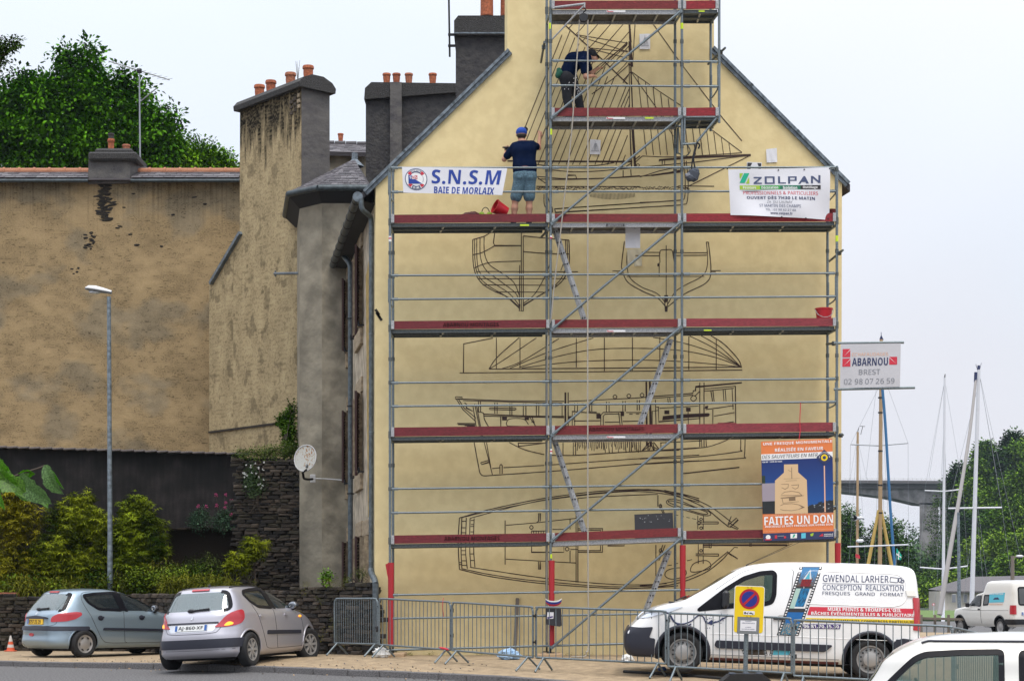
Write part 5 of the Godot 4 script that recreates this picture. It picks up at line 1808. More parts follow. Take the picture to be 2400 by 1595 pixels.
	for q in [[1241,1350,1288,1400],[1241,1408,1290,1457],[1528,1402,1576,1450]]:
		var lg:=part(cl,"logo_square",print_poly(f,rect2(U3.call(q[0]),V3.call(q[1]),U3.call(q[2]),V3.call(q[3])),0.004),M.print_red)
		var dg:="%d,%d %d,%d %d,%d"%([q[0]+8,q[3]-6,q[2],q[1]+2,q[2],q[1]+6] if q[0]<1500 else [q[0],q[1]+2,q[2]-4,q[3]-4,q[0],q[1]+6])
		var pp:=PackedVector2Array()
		for p in nums(dg):pp.append(v2(U3.call(p.x),V3.call(p.y)))
		part(lg,"logo_slash",print_poly(f,pp,0.006),M.print_white)
	for q in [["ECHAFAUDAGES",1300,1520,1394,20,"print_tint",false],["ABARNOU",1300,1520,1453,47,"print_navy",true],["BREST",1343,1474,1508,32,"print_grey",false],["02 98 07 26 59",1253,1562,1566,34,"print_grey",false]]:
		print_text(cl,f,q[0],U3.call(q[1]),V3.call(q[3]),U3.call(q[2])-U3.call(q[1]),V3.call(q[4])-V3.call(0),M[q[5]],q[6])
	th=thing("fundraising_poster","orange and blue printed poster FAITES UN DON fixed at the lower right of the scaffold","poster",P(1870,1150,DF))
	f=func(u:float,v:float,off:float)->Vector3:
		var p:=v2(1784,1034.5).lerp(v2(1951.5,1027),u).lerp(v2(1789,1268).lerp(v2(1955,1262),u),v)
		var q:=P(p.x,p.y,DF-0.09)
		q.z+=off
		return q
	cl=part(th,"panel",cloth(f,2,2,0.012),M.print_orange)
	var W:=func(x:float,y:float)->Vector2:
		var px:=1770.0+x/6.03
		var py:=1020.0+y/6.03
		var v:=(py-1031.0)/234.0
		var u:=(px-lerpf(1784.0,1789.0,v))/166.5
		v=(py-lerpf(1034.5,1027.0,u))/234.0
		return v2(u,v)
	var wp:=func(s:String)->PackedVector2Array:
		var out:=PackedVector2Array()
		for p in nums(s):out.append((W.call(p.x,p.y) as Vector2).clamp(Vector2.ZERO,Vector2.ONE))
		return out
	var wt:=func(s:String,x0:float,x1:float,y1:float,h:float,m:Material,bold:bool,slant:float)->void:
		var a:Vector2=W.call(x0,y1)
		print_text(cl,f,s,a.x,a.y,(x1-x0)/6.03/166.5,h/6.03/234.0,m,bold,slant*234.0/166.5,0.010)
	part(cl,"white_band",print_poly(f,wp.call("88,268 1098,225 1098,312 90,352"),0.004,0.5),M.print_white)
	part(cl,"photograph",print_poly(f,wp.call("90,352 1098,312 1112,1085 105,1112"),0.004,0.5),M.pic_poster)
	part(cl,"navy_band",print_poly(f,wp.call("112,1388 1122,1345 1125,1465 118,1500"),0.004,0.5),M.print_navy)
	part(cl,"pictured_gable",print_poly(f,wp.call("408,410 605,405 608,520 730,628 748,1098 282,1112 282,640 408,525"),0.006,0.5),M.print_sand)
	for s in ["405,612 630,604 630,607 405,616","512,450 520,450 524,612 514,612","465,485 515,512 515,516 463,490","430,640 590,632 590,636 430,644","368,688 474,684 470,735 424,765 372,738 380,735 424,757 464,730 468,690 368,693","512,700 620,690 610,740 566,760 516,732 524,730 566,752 602,736 612,698 512,706","370,830 420,795 520,782 620,800 665,842 668,848 365,852 364,846 655,842 615,806 520,788 424,800 376,832","360,880 690,845 690,850 570,868 572,918 480,925 478,885 362,888","376,886 384,886 400,952 620,930 622,935 394,958","355,990 400,968 520,958 620,975 700,1008 700,1014 620,1045 520,1064 400,1060 356,1045 360,1040 402,1054 520,1058 616,1040 664,1012 616,981 520,964 404,974 362,994"]:
		part(cl,"pictured_drawing",print_poly(f,wp.call(s),0.008,0.5),M.print_brown)
	part(cl,"pictured_post",print_poly(f,wp.call("968,425 984,425 1000,1078 982,1080"),0.006,0.5),M.print_tint)
	part(cl,"badge",print_poly(f,wp.call("972,200 1092,306 976,422 862,312"),0.012,0.5),M.print_navy)
	var bc:Vector2=W.call(975,312)
	part(cl,"badge_ring",print_poly(f,circle2(bc,47/6.03/166.5,47/6.03/234.0,20),0.014,0.5),M.print_yellow)
	part(cl,"badge_centre",print_poly(f,circle2(bc,24/6.03/166.5,24/6.03/234.0,16),0.016,0.5),M.print_navy)
	var bs:="LES SAUVETEURS EN MER"
	for i in bs.length():
		if bs[i]==" ":continue
		var a:=PI*(1.0+0.04)+i*0.155-0.1
		var rr:=v2(72/6.03/166.5,72/6.03/234.0)
		var cc:=bc+v2(cos(a),sin(a))*rr
		part(cl,"badge_lettering",text_mb(bs[i],0.009,0.009,func(x:float,y:float)->Vector3:
			var l:=v2(x-0.0045,-(y-0.0045)*234.0/166.5).rotated(a+PI/2)
			return f.call(cc.x+l.x,cc.y+l.y*166.5/234.0,0.015)),M.print_white)
	wt.call("UNE FRESQUE MONUMENTALE",115,1085,150,46,M.print_white,true,0.0)
	wt.call("RÉALISÉE EN FAVEUR",280,960,232,58,M.print_white,true,0.0)
	wt.call("DES SAUVETEURS EN MER",98,880,332,50,M.print_black,false,0.2)
	wt.call("126 M²  14 M de haut",98,382,388,22,M.print_white,true,0.0)
	wt.call("SOUTENEZ LES SAUVETEURS EN MER BÉNÉVOLES",135,1098,1148,30,M.print_tint,false,0.0)
	wt.call("FAITES UN DON",132,1105,1272,118,M.print_white,true,0.0)
	wt.call("INSCRIVEZ LE MOT FRESQUE SUR VOTRE DON",140,1100,1312,32,M.print_white,true,0.0)
	wt.call("EN MER, TOUS LES SAUVETEURS SONT BÉNÉVOLES",135,1100,1368,18,M.print_tint,false,0.0)
	part(cl,"small_logo",print_poly(f,circle2(W.call(186,1440),34/6.03/166.5,34/6.03/234.0,16),0.008,0.5),M.print_white)
	part(cl,"small_logo",print_poly(f,wp.call("135,1468 240,1462 230,1482 150,1484"),0.010,0.5),M.print_red)
	part(cl,"small_logo",print_poly(f,wp.call("280,1412 312,1410 312,1458 280,1460"),0.008,0.5),M.print_red)
	part(cl,"small_logo",print_poly(f,wp.call("318,1418 412,1414 412,1426 318,1430"),0.008,0.5),M.print_grey)
	part(cl,"small_logo",print_poly(f,wp.call("410,1424 440,1422 440,1452 410,1454"),0.008,0.5),M.print_red)
	part(cl,"small_logo",print_poly(f,wp.call("502,1390 594,1384 594,1448 502,1454"),0.008,0.5),M.print_white)
	part(cl,"small_logo",print_poly(f,wp.call("545,1396 572,1394 552,1440 530,1442"),0.010,0.5),M.print_teal)
	part(cl,"small_logo",print_poly(f,wp.call("655,1380 718,1376 718,1448 655,1452"),0.008,0.5),M.print_cyan)
	part(cl,"small_logo",print_poly(f,wp.call("780,1390 830,1372 822,1415 790,1420"),0.008,0.5),M.print_lime)
	part(cl,"small_logo",print_poly(f,wp.call("905,1420 960,1378 968,1418"),0.008,0.5),M.print_red)
	wt.call("SIGNALÉ",978,1102,1402,22,M.print_white,true,0.0)
	wt.call("PUBLICITÉ",978,1102,1425,18,M.print_white,true,0.0)
	var cord:=MB.new()
	cord.tube(pv3([P(1877,942,DF-0.03),P(1875,985,DF-0.05),P(1876,1010,DF-0.06),P(1873,1032,DF-0.09)]),0.008,6)
	part(th,"red_cord",cord,M.print_red)
	var sheets:=[
		["white printed plan sheet taped up beside the mast at the top of the mural",[1499,79,1524,115],"paper",1],
		["small plan sheet of a ship taped over the mainsail stripes",[1383,327,1408,361],"paper",2],
		["plain white sheet taped near the right roof slope above the wavy banner",[1796,348,1821,381],"paper",0],
		["black and white photocopy taped just above the paint shop banner",[1751,380,1786,401],"paper",3],
		["large white sheet hanging below the top deck above the right hull section",[1466,533,1501,581],"paper",0],
		["crumpled yellowed masking film beneath the large white sheet",[1470,583,1504,624],"paper_crumpled",4]]
	for s in sheets:
		var r:Array=s[1]
		var j:=rr(-1.5,1.5)
		var d:=38.35 if r[1]==533 else DW-0.02
		f=cloth_map(v2(r[0],r[1]+j),v2(r[2],r[1]-j),v2(r[2]+j,r[3]-j),v2(r[0]+j,r[3]),d,0.008 if s[3]!=4 else 0.05,r[0])
		var o:=thing("taped_sheet",s[0],"sheet",P((r[0]+r[2])*0.5,r[3],d),"sheets of paper on the scaffold and wall")
		part(o,"paper",cloth(f,6,6,0.001),M[s[2]])
		if s[3] in [1,2]:
			var g:=MB.new()
			for k in 7:
				var u:=0.2+0.1*k
				var pp:=PackedVector2Array([v2(u,0.75),v2(u+0.02,0.75),v2(0.47+0.03*k,0.25),v2(0.45+0.03*k,0.25)])
				g.add(print_poly(f,pp,0.004+0.0004*k,0.5))
			g.add(print_poly(f,rect2(0.12,0.76,0.88,0.79),0.008,0.5))
			g.add(print_poly(f,rect2(0.48,0.12,0.51,0.76),0.009,0.5))
			part(o,"ship_print",g,M.print_grey)
		if s[3]==3:
			part(o,"dark_print",print_poly(f,nums("0.04,0.08 0.36,0.08 0.22,0.55 0.3,0.9 0.04,0.9"),0.004,0.5),M.print_black)
			part(o,"dark_print",print_poly(f,nums("0.70,0.08 0.96,0.08 0.96,0.9 0.76,0.9 0.82,0.5"),0.004,0.5),M.print_black)
func bucket(th:Node3D,p:Vector3,r:float,h:float,m:Material)->void:
	var mb:=MB.new()
	mb.lathe(Transform3D(Basis(),p),PackedVector2Array([v2(0,0),v2(r*0.74,0),v2(r*0.98,h*0.92),v2(r*1.06,h*0.93),v2(r*1.06,h),v2(r*0.97,h),v2(r*0.72,0.02),v2(0,0.02)]),22)
	part(th,"pail",mb,m)
func scaffold_things()->void:
	var p:=P(1931.5,lv(1931,771),38.22)
	p.y+=0.005
	var th:=thing("bucket","bright red bucket behind the toe board at the right end, below the wavy banner","bucket",p,"buckets on the scaffold")
	bucket(th,p,0.165,0.33,M.bucket_red)
	var hd:=MB.new()
	var hp:=PackedVector3Array()
	for k in 13:
		var a:=PI*k/12.0
		hp.append(p+v3(-0.17*cos(a),0.30-0.16*sin(a),0.06+0.12*sin(a)))
	hd.tube(hp,0.006,6)
	part(th,"handle",hd,M.aluminium)
	p=P(1951,lv(1951,522),38.25)
	th=thing("bucket","dark red bucket half hidden behind the lower right corner of the wavy banner","bucket",p,"buckets on the scaffold")
	bucket(th,p,0.075,0.23,M.board_0)
	p=P(1168,lv(1168,519),38.3)
	th=thing("bucket","red bucket tipped over beside the ear defenders on the top working deck","bucket",p,"buckets on the scaffold")
	var mb:=MB.new()
	var bs:=Basis.from_euler(v3(0.25,0.3,1.15))
	mb.lathe(Transform3D(bs,p+v3(0.15,0.17,0)),PackedVector2Array([v2(0,0),v2(0.10,0),v2(0.135,0.24),v2(0.145,0.245),v2(0.145,0.26),v2(0.13,0.26),v2(0.095,0.02),v2(0,0.02)]),20)
	part(th,"pail",mb,M.bucket_red)
	p=P(1138,lv(1138,521),38.2)
	th=thing("ear_defenders","green and black ear defenders lying on the top working deck","ear defenders",p)
	mb=MB.new()
	mb.ball(p+v3(-0.075,0.16,0),v3(0.05,0.035,0.04))
	mb.ball(p+v3(0.075,0.16,0),v3(0.05,0.035,0.04))
	mb.bx(p+v3(0,0.075,0),v3(0.20,0.15,0.12),0.02)
	part(th,"ear_cup",mb,M.print_lime)
	mb=MB.new()
	hp=PackedVector3Array()
	for k in 11:hp.append(p+v3(-0.075*cos(PI*k/10.0),0.16+0.12*sin(PI*k/10.0),0))
	mb.tube(hp,0.008,6)
	part(th,"headband",mb,M.black_plastic)
	p=P(1104,lv(1104,521),38.25)
	mb=MB.new()
	for k in 7:mb.ball(p+v3(-0.14+0.05*k,0.10+0.045*sin(k*0.5),0.03*sin(k*2.0)),v3(0.07,0.06,0.08))
	solo("paint_rag",mb,M.leather,"brown crumpled rag on the top working deck left of the ear defenders","rag","",p)
	p=P(1532,1262,38.42)
	mb=MB.new()
	slab([P(1487,1205,38.4),P(1577,1201,38.4),P(1580,1262,38.3),P(1489,1264,38.3)],v3(0,0,-0.025),mb)
	th=thing("black_board","speckled black board standing on the lowest deck behind the toe board","board",p)
	part(th,"panel",mb,M.print_black)
	mb=MB.new()
	for k in 46:
		var q:=P(rr(1490,1574),rr(1206,1240),38.37)
		mb.bx(q,v3(0.014,0.012,0.004)*rr(0.5,1.6))
	part(th,"paint_speck",mb,M.aluminium).set_meta("kind","stuff")
	mb=MB.new()
	mb.bx(P(1704,lv(1704,1008),38.3),v3(0.36,0.14,0.12),0.01)
	solo("timber_block",mb,M.board_1,"dark red wooden block on the deck above the poster's left edge","block","",P(1704,1012,38.3))
	p=P(1624,425,37.86)
	th=thing("knapsack","grey knapsack hanging by its strap from the guard rail right of the third pole","bag",p)
	mb=MB.new()
	mb.bx(P(1625,410,37.86),v3(0.22,0.24,0.15),0.055,v3(0.1,0.2,-0.3))
	mb.bx(P(1617,416,37.82),v3(0.15,0.14,0.14),0.045,v3(0,0,-0.4))
	mb.bx(P(1631,401,37.86),v3(0.13,0.12,0.13),0.04,v3(0,0,-0.1))
	part(th,"sack",mb,M.bag_grey)
	mb=MB.new()
	mb.tube(smooth3(pv3([P(1621,396,37.82),P(1624,370,37.85),P(1630,345,37.9),P(1634,333,37.95),P(1632,345,37.92),P(1626,372,37.85),P(1630,396,37.84)])),0.014,6)
	mb.tube(smooth3(pv3([P(1634,333,37.95),P(1640,340,37.93),P(1637,348,37.92)])),0.016,6)
	part(th,"strap",mb,M.black_cloth)
	mb=MB.new()
	mb.bx(P(1612,409,37.76),v3(0.09,0.06,0.02),0.008,v3(0,0,0.3))
	part(th,"pocket_flap",mb,M.print_grey)
	th=thing("rope_hoist","grey hoist arm with black pulley and two long ropes hanging before the scaffold","hoist",P(1297,17,37.95))
	mb=MB.new()
	mb.cyl(P(1296,18,DF),P(1370,9,37.75),0.024,0.024,8)
	mb.cyl(P(1294,92,DF),P(1368,14,37.75),0.017,0.017,8)
	mb.cyl(P(1370,6,37.75),P(1370,18,37.75),0.018,0.018,8)
	part(th,"arm",mb,M.aluminium)
	mb=MB.new()
	mb.tube(smooth3(pv3([P(1370,18,37.75),P(1373,24,37.75),P(1368,28,37.75),P(1368,33,37.75)])),0.012,6)
	part(th,"hook",mb,M.iron)
	mb=MB.new()
	mb.lathe(Transform3D(Basis.from_euler(v3(PI/2,0,0)),P(1368,42,37.75)+v3(0,0,0.03)),PackedVector2Array([v2(0,-0.03),v2(0.075,-0.03),v2(0.085,-0.015),v2(0.06,0.0),v2(0.085,0.015),v2(0.075,0.03),v2(0,0.03)]),18)
	part(th,"pulley",mb,M.black_plastic)
	mb=MB.new()
	var gy:=pav((1378.0-1200.0)*37.8/F,37.7)
	var e:=P(1372,0,37.7)
	e.y=gy+0.02
	var e2:=P(1340,0,37.5)
	e2.y=gy+0.015
	mb.tube(smooth3(pv3([P(1377.5,46,37.75),P(1378,400,37.78),P(1377.5,800,37.78),P(1378,1200,37.78),P(1379,1480,37.76),P(1378,1522,37.74),e+v3(0.02,0.08,0),e,e2+v3(0.1,0.0,0.1),e2]),6),0.014,6)
	part(th,"rope",mb,M.rope)
	mb=MB.new()
	mb.tube(smooth3(pv3([P(1358.5,46,37.75),P(1348,200,37.78),P(1338,330,37.8),P(1322,470,37.85),P(1315,535,37.88),P(1300,660,37.9),P(1292,745,37.92),P(1283.5,800,38.05),P(1283,1100,38.1),P(1282,1400,38.1),P(1283,1505,38.1)]),6),0.012,6)
	part(th,"rope",mb,M.rope)
	p=P(1297,1470,37.8)
	th=thing("collection_box","black collecting box topped by a small model lifeboat, hung on the second scaffold pole","collection box",p)
	mb=MB.new()
	var fc:=[P(1279,1421,37.75),P(1315,1423,37.75),P(1317,1465,37.75),P(1312,1468,37.75),P(1280,1463,37.75)]
	slab(fc,v3(0,0,-0.2),mb)
	part(th,"case",mb,M.print_black)
	mb=MB.new()
	slab([P(1283,1434,37.745),P(1298,1434,37.745),P(1297,1449,37.745),P(1282,1450,37.745)],v3(0,0,-0.003),mb)
	part(th,"notice",mb,M.paper)
	mb=MB.new()
	slab([P(1283,1445,37.742),P(1296,1443,37.742),P(1296,1446,37.742),P(1283,1450,37.742)],v3(0,0,-0.001),mb)
	part(th,"notice_print",mb,M.print_violet)
	var hull:=func(y0:float,y1:float,k0:float,k1:float)->MB:
		var h:=MB.new()
		var n:=14
		for i in n:
			var q:=[]
			for j in [[0,0],[1,0],[1,1],[0,1]]:
				var t:float=float(i+j[0])/n*2.0-1.0
				var kk:float=k0 if j[1]==0 else k1
				var yy:float=y0 if j[1]==0 else y1
				var lift:=absf(t)**2.6*0.05
				var bw:=0.075*sqrt(maxf(0.0,1.0-t*t))*kk
				q.append([v3(t*0.155*(0.82+0.18*kk),yy+lift,bw),v3(t*0.155*(0.82+0.18*kk),yy+lift,-bw)])
			var o:=P(1297.5,1420,37.72)
			h.quad(o+q[0][0],o+q[1][0],o+q[2][0],o+q[3][0],v3(0,0,1))
			h.quad(o+q[0][1],o+q[1][1],o+q[2][1],o+q[3][1],v3(0,0,-1))
			h.quad(o+q[3][0],o+q[2][0],o+q[2][1],o+q[3][1],Vector3.UP)
		return h
	part(th,"boat_bottom",hull.call(0.0,0.035,0.3,0.75),M.print_red)
	part(th,"boat_side",hull.call(0.036,0.075,0.76,0.95),M.print_blue)
	part(th,"boat_deck",hull.call(0.076,0.10,0.95,1.0),M.print_white)
	mb=MB.new()
	var sp:=P(1206,1512,38.9)
	mb.bar(P(1213,1401,39.0),v3(sp.x,pav(sp.x,38.9),sp.z),0.07,0.035,v3(0,0,1),0.004)
	solo("timber_stake",mb,M.wood_stake,"grey weathered wooden stake leaning on the yellow wall behind the third barrier","stake","",v3(sp.x,pav(sp.x,38.9),sp.z))
	var k:=0
	for px in [922.0,1290.5,1598.5,1962.0]:
		var q:=on_ground(px,DF)
		mb=MB.new()
		mb.bx(q+v3(0.03,0.02,-0.3),v3(0.36,0.09,1.1),0.01,v3(0,0.04*k,0))
		solo("footing_timber",mb,M.wood_block,["pale timber pad under the leftmost scaffold pole","pale timber pad under the second scaffold pole with the collecting box","pale timber pad under the third scaffold pole behind the van's bonnet","pale timber pad under the right scaffold pole behind the van"][k],"timber pad","timber pads under the scaffold",q)
		k+=1
	var q2:=on_ground(1284,37.3)
	mb=MB.new()
	mb.bx(q2+v3(0,0.045,0),v3(0.42,0.085,0.2),0.01,v3(0,0.1,0))
	solo("timber_pad",mb,M.wood_block,"loose pale timber offcut lying in front of the second scaffold pole","timber pad","",q2)
	var bag:=func(called:String,px:float,d:float,s:Vector3,m:Material,label:String,seedv:int)->void:
		var o:=on_ground(px,d)
		var g:=MB.new()
		var fn:=FastNoiseLite.new()
		fn.seed=seedv; fn.frequency=6.0
		var nu:=26
		var nv:=12
		var pt:=func(i:int,j:int)->Vector3:
			var a:=TAU*(i%nu)/nu
			var b:=PI*j/nv-PI/2
			var v:=v3(cos(b)*cos(a),sin(b),cos(b)*sin(a))
			var r:=1.0+0.55*fn.get_noise_3dv(v*0.35)+0.3*fn.get_noise_3dv(v)
			var w:=v*r*s
			w.y=maxf(w.y+s.y*0.75,0.004)
			return o+w
		for i in nu:
			for j in nv:g.quad(pt.call(i,j),pt.call(i+1,j),pt.call(i+1,j+1),pt.call(i,j+1),(pt.call(i,j) as Vector3)-o-v3(0,s.y*0.5,0))
		solo(called,g,m,label,"rubbish","",o)
	bag.call("plastic_bag",1193.0,37.0,v3(0.20,0.11,0.13),M.bag_blue,"crumpled pale blue plastic bag on the sand behind the third barrier",5)
	bag.call("plastic_bag",1470.0,36.2,v3(0.11,0.085,0.10),M.bag_white,"crumpled white rubbish lying on the sand by the van's front bumper",9)
	bag.call("plastic_bag",893.0,37.6,v3(0.14,0.10,0.10),M.bag_white,"crumpled white sack at the foot of the leftmost scaffold pole",14)
	bag.call("plastic_bag",1552.0,34.4,v3(0.07,0.04,0.06),M.plate_blue,"small scrap of blue plastic under the barrier by the van's front wheel",3)
func body_mesh(bones:Array,h:float,k:=0.03)->MB:
	var lo:=v3(1e9,1e9,1e9)
	var hi:=-lo
	for b in bones:
		var r:float=maxf(b[2],b[3])+h*3.0
		lo=lo.min((b[0] as Vector3).min(b[1])-Vector3.ONE*r)
		hi=hi.max((b[0] as Vector3).max(b[1])+Vector3.ONE*r)
	var nx:=int((hi.x-lo.x)/h)+2
	var ny:=int((hi.y-lo.y)/h)+2
	var nz:=int((hi.z-lo.z)/h)+2
	var f:=PackedFloat32Array()
	f.resize(nx*ny*nz)
	f.fill(1.0)
	for b in bones:
		var a:Vector3=b[0]
		var e:Vector3=b[1]
		var ra:float=b[2]
		var rb:float=b[3]
		var ab:=e-a
		var l2:=maxf(ab.length_squared(),1e-9)
		var m:=maxf(ra,rb)+h*2.5+k
		var p0:=((a.min(e)-Vector3.ONE*m-lo)/h).floor()
		var p1:=((a.max(e)+Vector3.ONE*m-lo)/h).ceil()
		for z in range(maxi(0,int(p0.z)),mini(nz,int(p1.z)+1)):
			for y in range(maxi(0,int(p0.y)),mini(ny,int(p1.y)+1)):
				var i:=(z*ny+y)*nx
				for x in range(maxi(0,int(p0.x)),mini(nx,int(p1.x)+1)):
					var p:=lo+v3(x,y,z)*h
					var t:=clampf((p-a).dot(ab)/l2,0.0,1.0)
					var d:=p.distance_to(a+ab*t)-lerpf(ra,rb,t)
					var o:=f[i+x]
					var s:=maxf(k-absf(o-d),0.0)/k
					f[i+x]=minf(o,d)-s*s*k*0.25
	var id:={}
	var vs:=PackedVector3Array()
	var ns:=PackedVector3Array()
	var mb:=MB.new()
	var sx:=1
	var sy:=nx
	var sz:=nx*ny
	for z in nz-1:
		for y in ny-1:
			var i:=(z*ny+y)*nx
			for x in nx-1:
				var c:=i+x
				var f0:=f[c]
				if f0>h*2.0 or f0<-h*2.0:continue
				var cnt:=0
				var q:=[f0,f[c+sx],f[c+sy],f[c+sx+sy],f[c+sz],f[c+sx+sz],f[c+sy+sz],f[c+sx+sy+sz]]
				for v in q:cnt+=1 if v<0.0 else 0
				if cnt==0 or cnt==8:continue
				var p:=Vector3.ZERO
				var n:=0
				for e in [[0,1],[0,2],[0,4],[1,3],[1,5],[2,3],[2,6],[3,7],[4,5],[4,6],[5,7],[6,7]]:
					var a:float=q[e[0]]
					var b:float=q[e[1]]
					if (a<0.0)!=(b<0.0):
						var t:=a/(a-b)
						var pa:=v3(e[0] & 1,(e[0]>>1) & 1,e[0]>>2)
						var pb:=v3(e[1] & 1,(e[1]>>1) & 1,e[1]>>2)
						p+=pa.lerp(pb,t); n+=1
				id[c]=vs.size()
				vs.append(lo+(v3(x,y,z)+p/n)*h)
				ns.append(v3(q[1]+q[3]+q[5]+q[7]-q[0]-q[2]-q[4]-q[6],q[2]+q[3]+q[6]+q[7]-q[0]-q[1]-q[4]-q[5],q[4]+q[5]+q[6]+q[7]-q[0]-q[1]-q[2]-q[3]).normalized())
	for c in id:
		var i:int=c
		for ax in 3:
			var st:int=[sx,sy,sz][ax]
			var u:int=[sy,sz,sx][ax]
			var w:int=[sz,sx,sy][ax]
			if i+st>=f.size() or (f[i]<0.0)==(f[i+st]<0.0):continue
			if id.has(i-u) and id.has(i-w) and id.has(i-u-w):
				var a:int=id[i]; var b:int=id[i-u]; var d:int=id[i-u-w]; var e:int=id[i-w]
				mb.squad(vs[a],vs[b],vs[d],vs[e],ns[a],ns[b],ns[d],ns[e])
	return mb
func hand_bones(wrist:Vector3,along:Vector3,palm_n:Vector3,curl:float,thumb_side:float)->Array:
	var side:=along.cross(palm_n).normalized()
	var out:=[]
	for k in 4:
		var o:=side*(k-1.5)*0.021
		var p:=wrist+along*0.035+o*0.7
		var q:=wrist+along*0.095+o
		out.append([p,q,0.015,0.012])
		var dirv:=along
		for j in 3:
			dirv=dirv.lerp(palm_n,curl*(0.35+0.2*j)).normalized()
			var e:Vector3=q+dirv*([0.034,0.038,0.036,0.028][k]*[1.0,0.75,0.6][j])
			out.append([q,e,0.0095-0.0008*j,0.009-0.0008*j])
			q=e
	var tb:=wrist+along*0.03+side*thumb_side*0.035
	var tm:=tb+(along*0.6+side*thumb_side*0.75+palm_n*0.35).normalized()*0.042
	out.append([wrist+along*0.02,tb,0.016,0.014])
	out.append([tb,tm,0.0125,0.0105])
	out.append([tm,tm+(along*0.9+palm_n*0.5).normalized()*0.033,0.0105,0.009])
	out.append([wrist,wrist+along*0.06,0.026,0.028])
	return out
func people()->void:
	var J:=func(x:float,y:float,d:float)->Vector3:return P(1150.0+x/5.6,240.0+y/5.6,d)
	var dc:=38.4
	var deck:=P(1225,lv(1225,522.0),DF).y
	var th:=thing("person","person in blue cap, navy T-shirt and denim shorts, back turned, arms raised to the wall","person",v3(P(1225,0,dc).x,deck,-dc))
	var head:Vector3=J.call(405,415,dc)
	var neck:Vector3=J.call(412,520,dc-0.02)
	var shl:Vector3=J.call(318,580,dc)
	var shr:Vector3=J.call(540,558,dc)
	var elw:Vector3=J.call(178,745,dc+0.12)
	var hdl:Vector3=J.call(200,640,dc+0.36)
	var err:Vector3=J.call(632,592,dc+0.16)
	var hdr:Vector3=J.call(645,430,dc+0.42)
	var cl:Vector3=J.call(375,640,dc)
	var cr:Vector3=J.call(495,630,dc)
	var wl:Vector3=J.call(392,830,dc-0.02)
	var wr:Vector3=J.call(500,830,dc-0.02)
	var pl:Vector3=J.call(395,950,dc-0.02)
	var pr:Vector3=J.call(505,950,dc-0.02)
	var knl:Vector3=J.call(322,1290,dc+0.02)
	var knr:Vector3=J.call(508,1290,dc+0.02)
	var akl:=v3(J.call(300,0,dc).x,deck+0.09,-dc)
	var akr:=v3(J.call(502,0,dc).x,deck+0.09,-dc)
	var fw:=v3(-0.03,0,-0.15)
	var skel:=[[head+v3(0,0.02,0.005),head-v3(0,0.05,0.03),0.096,0.078],[head-v3(0,0.08,0),neck,0.055,0.06],[neck,shl,0.06,0.065],[neck,shr,0.06,0.065],
		[cl,cr,0.135,0.135],[cl,wl,0.125,0.115],[cr,wr,0.125,0.115],[wl,wr,0.12,0.12],[wl,pl,0.115,0.12],[wr,pr,0.115,0.12],[pl,pr,0.125,0.125],
		[shl,elw,0.055,0.043],[elw,hdl,0.045,0.030],[shr,err,0.055,0.043],[err,hdr,0.045,0.030],
		[pl,knl,0.095,0.062],[knl,knl.lerp(akl,0.35),0.058,0.064],[knl.lerp(akl,0.35),akl,0.062,0.038],[pr,knr,0.095,0.062],[knr,knr.lerp(akr,0.35),0.058,0.064],[knr.lerp(akr,0.35),akr,0.062,0.038],
		[akl,akl+fw+v3(0,-0.05,0),0.04,0.03],[akr,akr+fw+v3(0.06,-0.05,0),0.04,0.03]]
	for s in [-1.0,1.0]:
		skel.append([head+v3(s*0.092,-0.01,0),head+v3(s*0.098,-0.035,0.005),0.016,0.012])
	skel.append([head+v3(0.02,-0.02,-0.10),head+v3(0.022,-0.045,-0.122),0.014,0.012])
	var body:=body_mesh(skel,0.0125)
	var la:=(hdl-elw).normalized()
	var ra:=(hdr-err).normalized()
	body.add(body_mesh(hand_bones(hdl-la*0.01,la,v3(0.75,0.2,0.6).normalized(),0.75,-1.0),0.0045,0.008))
	body.add(body_mesh(hand_bones(hdr-ra*0.01,ra,v3(-0.25,0.0,-0.95).normalized(),0.55,-1.0),0.0045,0.008))
	part(th,"body",body,M.skin)
	var mb:=body_mesh([[neck+v3(0,-0.03,0),shl,0.075,0.078],[neck+v3(0,-0.03,0),shr,0.075,0.078],[cl,cr,0.152,0.152],[cl,wl,0.142,0.137],[cr,wr,0.142,0.137],[wl,wr,0.14,0.14],[wl,wl.lerp(pl,0.55),0.137,0.14],[wr,wr.lerp(pr,0.55),0.137,0.14],[wl.lerp(pl,0.5),wr.lerp(pr,0.5),0.138,0.138],[shl,shl.lerp(elw,0.72),0.078,0.074],[shr,shr.lerp(err,0.62),0.078,0.074]],0.0125,0.04)
	part(th,"t_shirt",mb,M.navy_cloth)
	mb=body_mesh([[pl+v3(0,-0.015,0),pr+v3(0,-0.015,0),0.15,0.15],[pl+v3(0,0.045,0),pr+v3(0,0.045,0),0.132,0.132],[pl+v3(-0.005,-0.05,0),knl.lerp(pl,0.16),0.128,0.112],[pr+v3(0.005,-0.05,0),knr.lerp(pr,0.16),0.128,0.112]],0.0125,0.035)
	part(th,"shorts",mb,M.denim)
	mb=MB.new()
	var bp:=PackedVector3Array()
	for i in 24:
		var a:=TAU*i/24.0
		bp.append((pl+pr)*0.5+v3(cos(a)*0.207,0.125,sin(a)*0.145))
	mb.tube(bp,0.017,6,-1.0,true)
	part(th,"belt",mb,M.leather)
	mb=MB.new()
	for q in [[0.10,-0.135,0.155],[-0.10,-0.135,0.155]]:
		mb.bx((pl+pr)*0.5+v3(q[0],-0.03,q[2]-0.004),v3(0.11,0.12,0.012),0.005)
	part(th,"back_pocket",mb,M.denim)
	mb=MB.new()
